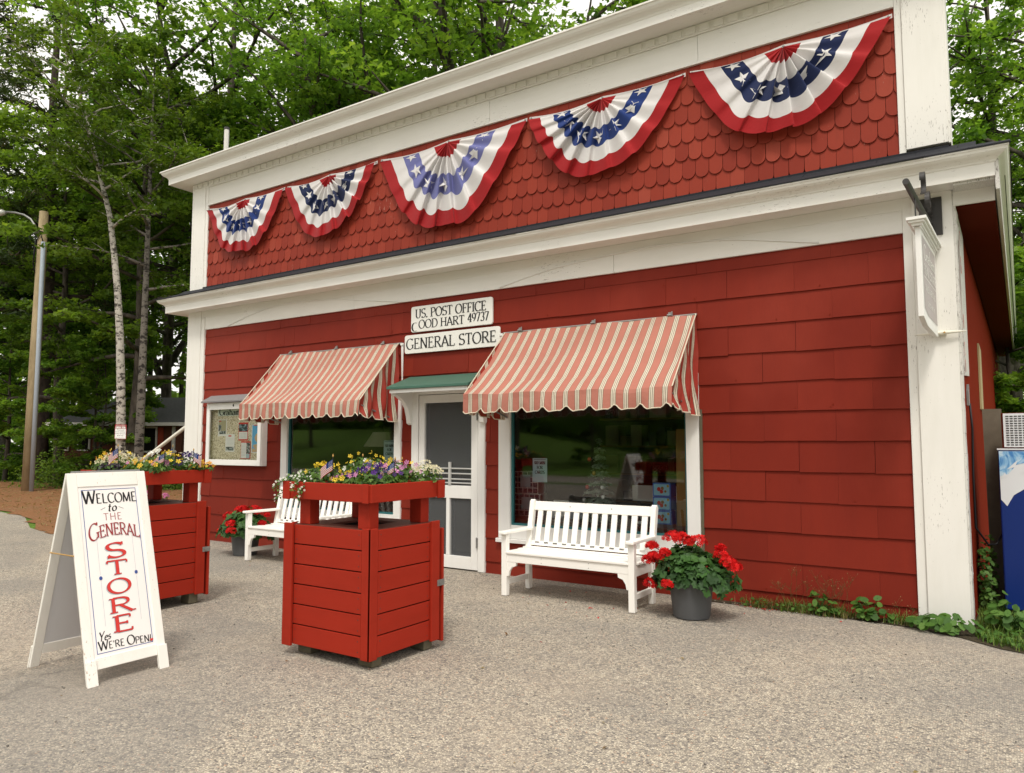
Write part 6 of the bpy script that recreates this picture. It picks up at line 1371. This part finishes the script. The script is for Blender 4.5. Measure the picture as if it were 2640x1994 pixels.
t = thing('roof_mast', 'weathered white mast standing behind the upper cornice', 'mast', (-11.6 + .9, 1.1, 3.8)); m_ = MB(); m_.tube([(-10.62, .40, 3.85), (-10.60, .40, 6.72)], .04, 8); m_.build('mast_shaft', 'peel', t); m_ = MB(); m_.tube([(-10.60, .40, 6.721), (-10.60, .40, 6.76)], .045, 8); m_.build('mast_cap', 'iron', t)

# ------------------------------------------------------------------ trees
FW = Vector((-math.sin(.5819), math.cos(.5819), 0)); RT = Vector((math.cos(.5819), math.sin(.5819), 0))
def at(px, depth): return Vector((0, -7, 0)) + FW * depth + RT * ((px - 1320) / 1898.3 * depth)
def branch_path(p, d, L, rn, droop=0.0, n=5, wig=.18):
    pts = [np.array(p, float)]; d = np.array(d, float); d /= np.linalg.norm(d)
    for i in range(n):
        d = d + rn.normal(size=3) * wig * .5 + np.array([0, 0, -droop]); d /= np.linalg.norm(d); pts.append(pts[-1] + d * L / n)
    return pts
def tree_mesh(name, seed, path, r0, cb, spread, n_limb, n_leaf, lsize, leafm, barkm, rise=.55, flat=.35, droop=.03, prof=lambda t: math.sin(PI * min(1, (t * .85 + .12))) ** .7, fork=0, template=(MAPLE_V, MAPLE_F), clump=.75, smooth_n=10, twig=5):
    """trunk+limbs mesh and a crown mesh of single leaves; built at the origin, returned as a root with two children"""
    rn = np.random.default_rng(seed); mb = MB(); path = [np.array(p, float) for p in path]; H = path[-1][2]
    zs = [p[2] for p in path]
    def on(t): z = t * H; return np.array([np.interp(z, zs, [p[0] for p in path]), np.interp(z, zs, [p[1] for p in path]), z])
    nseg = 12; mb.tube([tuple(on(i / nseg) - (np.array([0, 0, .3]) if i == 0 else 0)) for i in range(nseg + 1)], [max(.02, r0 * (1.25 if i == 0 else 1) * (1 - .86 * (i / nseg) ** 1.1)) for i in range(nseg + 1)], smooth_n)
    tips = []
    for i in range(n_limb):
        t = cb + (1 - cb) * ((i + rn.uniform(.1, .9)) / n_limb) ** .9 * .97; a = i * 2.39996 + rn.uniform(-.5, .5); q = (t - cb) / (1 - cb)
        L = spread * prof(q) * rn.uniform(.75, 1.15) + .3; d = np.array([math.cos(a), math.sin(a), rise * (.5 + q)])
        if fork and i < fork: d = np.array([math.cos(a) * .55, math.sin(a) * .55, 1.1]); L = (H * (1 - t)) * .85
        rb = max(.015, min(.55 * r0 * (1 - .8 * t), .045 * L + .01) * (1.6 if fork and i < fork else 1)); pts = branch_path(on(t), d, L, rn, droop)
        mb.tube([tuple(p) for p in pts], [rb * (1 - .85 * k / 5) + .004 for k in range(6)], 6)
        nt_ = max(2, int(twig * L / spread + .5) + (4 if fork and i < fork else 0))
        for k in range(nt_):
            f = .28 + .72 * (k + rn.uniform(0, .8)) / nt_; f = min(f, .99); j = int(f * 5); p = pts[j] * (1 - (f * 5 - j)) + pts[min(5, j + 1)] * (f * 5 - j)
            dd = (pts[min(5, j + 1)] - pts[j]) * 1.0 + rn.normal(size=3) * np.array([1, 1, .45]) * L / 5 * 1.0; tl = L * rn.uniform(.22, .42) * (1.15 - .4 * f)
            tp = branch_path(p, dd, tl, rn, droop, 3); mb.tube([tuple(x) for x in tp], [rb * .38 + .003, rb * .3 + .003, rb * .2 + .003, .004], 4, cap=False)
            tips += [(tp[3], tl), (tp[2], tl), (tp[1] * .5 + p * .5, tl * .7)]
        tips.append((pts[5], L * .25))
    tips.append((on(.995), spread * .2))
    c = np.array([x for x, _ in tips]); rad = np.array([max(.35, min(1.5, y * .75)) for _, y in tips]); w = rad ** 1.6; ci = rn.choice(len(c), n_leaf, p=w / w.sum())
    q = rn.normal(size=(n_leaf, 3)); q /= np.linalg.norm(q, axis=1, keepdims=True); q *= rn.uniform(0, 1, (n_leaf, 1)) ** .45
    P = c[ci] + q * rad[ci][:, None] * np.array([clump, clump, clump * flat]) - np.array([0, 0, 1]) * (np.hypot(q[:, 0], q[:, 1]) ** 2 * rad[ci] * .18)[:, None]
    N = np.array([0, 0, 1.0]) + rn.normal(size=(n_leaf, 3)) * .55
    V, F = scatter(template[0], template[1], P, N, rn.uniform(.55, 1.5, n_leaf) * lsize, rn)
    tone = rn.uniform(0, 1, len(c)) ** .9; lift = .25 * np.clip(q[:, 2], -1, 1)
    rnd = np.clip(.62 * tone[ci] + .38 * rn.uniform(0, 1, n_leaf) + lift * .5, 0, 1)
    root = thing(name, 'tree', 'tree')
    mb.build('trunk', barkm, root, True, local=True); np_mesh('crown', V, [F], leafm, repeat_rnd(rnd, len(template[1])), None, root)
    return root
GT = 'trees around the store'
used = set()
def plant(proto, pos, rot, sc, label, grp=GT, sz=None):
    if proto.name in used: o = copy_tree(proto)
    else: o = proto; used.add(proto.name)
    o.location = (pos[0], pos[1], -.02); o.rotation_euler = (0, 0, rot); o.scale = (sc, sc, sz or sc); tag(o, label, 'tree', grp); return o
mA = tree_mesh('maple_tree', 1, [(0, 0, 0), (.1, .05, 5), (-.05, .1, 10), (.2, 0, 17)], .30, .22, 5.2, 30, 26000, .150, 'maple', 'bark', fork=3, clump=.56)
mB = tree_mesh('maple_tree', 2, [(0, 0, 0), (-.1, .05, 5), (.15, -.1, 10), (0, .2, 16)], .26, .20, 4.8, 28, 26000, .150, 'maple', 'bark', fork=2, rise=.4, clump=.56)
mC = tree_mesh('maple_tree', 3, [(0, 0, 0), (.2, .1, 4), (.1, -.1, 8), (.3, .2, 14)], .20, .24, 4.6, 28, 21000, .145, 'maple_dark', 'bark', rise=.3, clump=.58)
und = tree_mesh('understory_tree', 4, [(0, 0, 0), (.1, 0, 2), (-.1, .1, 4), (0, 0, 6.5)], .09, .10, 2.6, 18, 16000, .13, 'maple', 'bark', rise=.35, twig=4)
pin = tree_mesh('pine_tree', 5, [(0, 0, 0), (.02, .05, 8), (-.1, 0, 15), (0, .1, 22)], .30, .30, 4.0, 44, 17000, .26, 'pine', 'bark_pine', rise=.12, droop=.02, flat=.4, prof=lambda t: (1 - t) ** .6 * .95 + .1, template=([(-.5, -.10, 0), (.5, -.05, .05), (.5, .05, .05), (-.5, .10, 0)], [(0, 1, 2, 3)]), clump=.6)
pm = at(104, 27.5); plant(pin, pm, .4, 1.0, 'tall dark pine with a straight trunk right behind the lamp post', sz=1.0)
plant(pin, at(-60, 33), 2.4, .95, 'dark pine at the far left edge of the trees')
plant(pin, at(215, 39), 4.0, .9, 'dark pine deep among the trees behind the birch')
# the leaning birch, the old birch and their dark neighbour
b0_ = at(318, 20.5); lean = lambda px, py, dep=20.5: np.array([*(at(px, dep) - b0_)[:2], 1.484 + (1141 - py) / 1898.3 * dep])
br1 = tree_mesh('birch_tree', 11, [(0, 0, 0), lean(310, 1010), lean(297, 800), lean(281, 671), lean(260, 529), lean(228, 423), lean(195, 301), lean(163, 195), lean(134, 138), lean(110, 20)], .14, .55, 2.4, 22, 6000, .12, 'birch_leaf', 'bark_birch', template=(LEAF_V, LEAF_F), rise=.7)
plant(br1, b0_, 0, 1, 'slim white birch leaning left with a notice nailed to it')
br2 = tree_mesh('birch_tree', 12, [(0, 0, 0), (-.02, .03, 3), (.05, 0, 7), (-.1, .1, 13)], .14, .45, 2.4, 22, 7000, .12, 'birch_leaf', 'bark_old_birch', template=(LEAF_V, LEAF_F), rise=.6)
plant(br2, at(361, 21.5), 0, 1, 'upright grey birch just right of the leaning birch')
plant(mC, at(338, 24.6), 1.0, 1.05, 'dark trunked maple wedged between the two birches')
plant(mA, at(565, 27), .3, 1.18, 'big forked maple towering behind the left end of the cornice')
for i, (px, d, p, ro, s_, lb) in enumerate([
    (255, 37, mB, 1.3, 1.05, 'bright maple filling the gap above the leaning birch'), (160, 27, mC, 4.1, .9, 'shaded maple between the pine and the birch'),
    (430, 37, mA, 2.9, 1.0, 'maple directly behind the left corner of the store'), (720, 30, mB, .7, 1.08, 'maple rising above the left third of the roof'),
    (860, 26, mA, 4.4, .98, 'maple with low branches over the middle of the cornice'), (1020, 32, mB, 3.3, 1.1, 'maple above the middle of the cornice'),
    (1180, 27, mA, 1.9, 1.0, 'maple above the cornice near the third bunting'), (1340, 33, mB, 5.0, 1.2, 'maple furthest right along the cornice skyline'), (1120, 29, mB, 2.4, 1.28, 'broad maple close behind the roof above the faded bunting'), (1290, 25, mA, 4.0, 1.3, 'broad maple close behind the roof, just right of the sky gap'), 

    (20, 37, mB, 2.0, .95, 'maple at the left edge behind the lamp arm'), (-120, 34, mA, 3.6, .9, 'maple standing beyond the left edge of the lot'),
    (330, 42, mC, 1.7, 1.0, 'tall shaded maple far behind the birches'),
    (2590, 22, mA, 5.2, .92, 'maple overhanging the right side of the store roof'), (2500, 30, mC, 2.6, 1.1, 'shaded maple behind the right end of the pent roof'),
    (2720, 19, mB, .4, .95, 'bright maple at the right edge above the ice box'), (2640, 36, mC, 3.0, 1.2, 'tall dark maple far off at the right edge')]):
    plant(p, at(px, d), ro, s_, lb)
for i, (px, d, ro, s_, lb) in enumerate([(20, 29, .4, 1.0, 'understory tree left of the lamp post'), (170, 31, 1.9, 1.05, 'understory tree right of the pine trunk'), (250, 26, 3.1, .8, 'understory tree just left of the birches'), (265, 25.5, 5.0, .7, 'understory tree leaning out under the leaning birch'),
                                   (95, 36, 4.2, 1.1, 'understory tree far behind the pine'), (-90, 33, 0.9, 1.1, 'understory tree beyond the left edge'), (2620, 15, 1.0, .8, 'understory tree behind the ice box'), (2760, 14, 2.0, .8, 'understory tree right of the ice box')]):
    plant(und, at(px, d), ro, s_, lb, 'small trees under the maples')
# low shrubs in front of the house
def shrub(label, px, d, R_, H_, n, mat, seed, ls=.10):
    t = thing('garden_shrub', label, 'shrub', tuple(at(px, d)), 'shrubs in front of the house'); rn = np.random.default_rng(seed); u = rn.normal(size=(n, 3)); u /= np.linalg.norm(u, axis=1, keepdims=True); u[:, 2] = np.abs(u[:, 2]); rr_ = rn.uniform(.5, 1, n) * (1 + .2 * np.sin(u[:, 0] * 7 + seed))
    P = u * rr_[:, None] * np.array([R_, R_, H_]); V, F = scatter(LEAF_V, LEAF_F, P, u + rn.normal(size=(n, 3)) * .5 + np.array([0, 0, .5]), rn.uniform(.7, 1.3, n) * ls, rn); np_mesh('foliage', V, [F], mat, rn.uniform(0, 1, n), None, t)
    m_ = MB(); o = at(px, d)
    for k in range(6): a = rn.uniform(0, 6.28); m_.tube([tuple(o), (o.x + R_ * .6 * math.cos(a), o.y + R_ * .6 * math.sin(a), H_ * .8)], .015, 5)
    m_.build('stems', 'bark', t)
for i, a in enumerate([('rounded shrub left of the birches', 185, 25, 1.6, 1.3, 2600, 'maple_dark'), ('low shrub behind the rear planter flowers', 300, 24.5, 1.1, .8, 1800, 'maple_dark'), ('dark shrub under the house window', 400, 25, 1.1, .75, 1600, 'maple_dark'), ('green shrub by the store corner', 450, 24, 1.0, .75, 1600, 'maple_dark'),
                       ('spreading shrub behind the pine trunk', 60, 31, 1.9, 1.2, 2400, 'maple_dark'), ('fern like shrub at the left edge of the lawn', -10, 30, 1.6, 1.0, 2000, 'maple'), ('light green shrub beside the pine', 140, 31, 1.4, 1.0, 1800, 'maple')]): shrub(*a, 100 + i)
for i, (px, d, lb, pm_) in enumerate(((395, 13.4, 'pink petunias seen through the gap of the rear planter', 'p_fuchsia'), (372, 13.0, 'white petunias seen through the gap of the rear planter', 'p_white'))):
    c = at(px, d); pt_ = thing('barrel_planter', f'low wooden tub holding {lb.split(" seen")[0]}', 'planter', tuple(c), 'tubs beyond the store corner'); m_ = MB(); m_.lathe(tuple(c), [(0, 0), (.24, 0), (.28, .25), (.27, .46), (.24, .46), (.24, .40), (0, .40)], 18); m_.build('tub', 'wood_old', pt_)
    bed_plant('petunia', lb, (c.x, c.y, .42), (.30, .30), .16, 'herb', [(pm_, 46), ('p_pink' if i == 0 else 'p_fuchsia', 14)], 420, 0, .055, 200 + i, grp='petunias in tubs')
# undergrowth that closes the wood behind
rn = np.random.default_rng(9); n = 26000; ax = rn.uniform(-900, 3300, n); dp = rn.uniform(44, 58, n)
sel = (ax < 900) | (ax > 2350); ax, dp = ax[sel], dp[sel]; P0_ = np.array([at(a, d) for a, d in zip(ax, dp)]); P0_[:, 2] = rn.uniform(0, 1, len(ax)) ** 1.3 * (7.5 + 2.5 * np.sin(ax * .013) + 1.5 * np.sin(ax * .04))
V, F = scatter(MAPLE_V, MAPLE_F, P0_, np.array([0, 0, .7]) + rn.normal(size=P0_.shape) * .6, rn.uniform(.35, .75, len(ax)), rn)
tag(np_mesh('far_woods', V, [F], 'maple_dark', repeat_rnd(rn.uniform(0, .7, len(ax)), 2)), 'dense dark woods closing the view behind the trees', 'woods', None, 'stuff')
for i in range(14):
    px = -150 + i * 66 + (i * 37 % 29); d = 36 + (i * 17 % 13); m_ = MB(); c = at(px, d); lx = ((i * 31) % 7 - 3) * .12; m_.tube([(c.x, c.y, -.1), (c.x + lx, c.y, 6), (c.x + lx * 1.5, c.y + .2, 13)], [.17 - .01 * (i % 5), .13, .07], 7)
    t = thing('bare_trunk', 'slender dark trunk standing deep in the woods', 'tree', (c.x, c.y, 0), 'slender trunks deep in the woods'); m_.build('trunk', 'bark_pine', t, True)
# notice on the birch
c = at(313, 20.3); q = math.radians(-18); t = thing('tree_notice', 'small red and white property notice nailed to the leaning birch', 'sign', (c.x, c.y, 1.75)); ux = RT * math.cos(.10) + Vector((0, 0, -1)) * math.sin(.05)
fs = lambda u, v, d: tuple(Vector((c.x, c.y, 1.78)) + RT * u * .8 + Vector((0, 0, 1)) * (v - .03 * u) * .8 - FW * d)
m_ = MB(); m_.prism(rrect(-.20, .20, -.25, .25, .02), fs, 0, .012); m_.build('notice_plate', 'dkred', t); m_ = MB(); m_.face([fs(u, v, .0135) for u, v in rrect(-.185, .185, -.235, .10, .01)]); m_.build('notice_field', 'paper', t)
m_ = MB(); small_text(m_, 'GOOD HART', fs, .055, 0, .185, lift=.014); fit_text(m_, 'GENERAL STORE', fs, -.175, .175, .115, .06, thick=.2, thin=.07, lift=.014); m_.build('white_lettering', 'paper', t)
m_ = MB()
for i, s in enumerate(('This property', 'is for the enjoyment of', 'Good Hart General Store', 'guests only.')): small_text(m_, s, fs, .046, 0, .045 - .062 * i, lift=.015)
small_text(m_, 'Thank you for understanding', fs, .026, 0, -.215, lift=.015); m_.build('black_lettering', 'black', t)

# ------------------------------------------------------------------ the low house among the trees
hs_ = thing('house', 'low dark red house with grey roof behind the birches', 'house', tuple(at(390, 27.5)))
D0 = 27.5
def hp_(px, dd, z): v = at(px, D0); v = v + FW * dd; return (v.x, v.y, z if z < .05 else 1.484 + (z - 1.484) * D0 / 33)     # px along the front, dd behind it
def hbox(a, b, d0, d1, z0, z1, mat, nm, par=hs_):
    m_ = MB(); m_.hexa([hp_(a, d0, z0), hp_(b, d0, z0), hp_(b, d1, z0), hp_(a, d1, z0), hp_(a, d0, z1), hp_(b, d0, z1), hp_(b, d1, z1), hp_(a, d1, z1)]); return m_.build(nm, mat, par)
hbox(150, 470, .0, 6, -.1, 2.28, 'housewall', 'wall'); hbox(470, 560, .9, 6, -.1, 2.28, 'housewall', 'wall')
m_ = MB(); m_.face([hp_(140, -.5, 2.36), hp_(500, -.5, 2.36), hp_(420, 3.5, 3.75), hp_(200, 3.5, 3.75)]); m_.face([hp_(500, -.5, 2.36), hp_(500, 6.6, 2.36), hp_(420, 3.5, 3.75)]); m_.face([hp_(140, -.5, 2.36), hp_(200, 3.5, 3.75), hp_(140, 6.6, 2.36)]); m_.face([hp_(200, 3.5, 3.75), hp_(420, 3.5, 3.75), hp_(500, 6.6, 2.36), hp_(140, 6.6, 2.36)])
m_.face([hp_(400, 1.2, 2.5), hp_(640, 1.2, 2.5), hp_(640, 5, 3.6), hp_(420, 5, 3.6)]); m_.build('roof', 'grey_roof', hs_)
hbox(140, 500, -.52, -.44, 2.22, 2.37, 'trim_clean', 'fascia'); hbox(498, 640, .5, .56, 2.05, 2.25, 'trim_clean', 'fascia')
for a, b, z0, z1 in ((376, 404, 1.12, 2.12), (208, 232, 1.2, 2.0), (160, 178, 1.2, 2.0)):
    w_ = hbox(a - 4, b + 4, -.05, .03, z0 - .08, z1 + .08, 'trim_clean', 'window'); hbox(a, b, -.075, -.051, z0, z1, 'dark', 'pane', w_)
hbox(346, 366, -.05, -.01, 1.05, 2.15, 'shutter', 'shutter'); hbox(410, 424, -.05, -.01, 1.05, 2.15, 'shutter', 'shutter')
hbox(448, 455, -.1, -.02, 0, 2.2, 'trim_clean', 'porch_post'); hbox(462, 482, .7, .88, 0, 2.05, 'dark', 'door')

# ------------------------------------------------------------------ across the road, behind the photographer: what the shop windows mirror
mb = MB(); nx_, ny_ = 24, 12
def bank(i, j):
    x, y = -95 + 83 * i / nx_, -22 - 20 * j / ny_; q = j / ny_; e = min(1, (nx_ - i) / 7) ; return (x, y, -.02 + 2.7 * (q * q * (3 - 2 * q)) * e * e * (3 - 2 * e))
for i in range(nx_):
    for j in range(ny_): mb.face([bank(i, j), bank(i + 1, j), bank(i + 1, j + 1), bank(i, j + 1)])
tag(mb.build('grass_bank', 'lawn', None, True), None, None, None, 'structure')
sheet('road', [(-90, -21.5), (90, -21.5), (90, -17), (-90, -17)], -0.006, 'asphalt')
for i, (x, y, p, s_) in enumerate(((-34, -30, mC, .9), (-26, -33, mB, .9), (-43, -31, mC, .85), (-19, -30, und, 1.0), (-29, -28, und, .9), (-13, -41, mC, 1.1), (-5, -47, mA, 1.15), (4, -41, mB, 1.05), (14, -46, mC, 1.2), (-42, -47, mC, 1.2), (24, -41, mA, 1.1))):
    plant(p, (x, y), i * 1.3, s_, 'maple standing across the road, mirrored in the shop windows', 'trees across the road')
rn = np.random.default_rng(19); n = 26000; P = np.stack([rn.uniform(-75, 30, n), rn.uniform(-54, -44, n), rn.uniform(0, 1, n) * 9], 1); P[:, 1] += 5 * (1 - P[:, 2] / 9)
V, F = scatter(MAPLE_V, MAPLE_F, P, np.array([0, .5, .6]) + rn.normal(size=P.shape) * .6, rn.uniform(.8, 1.3, n), rn)
tag(np_mesh('roadside_woods', V, [F], 'maple', repeat_rnd(rn.uniform(0, .7, n), 2)), 'dense woods across the road mirrored in the shop windows', 'woods', None, 'stuff')
bpy.context.view_layer.update()
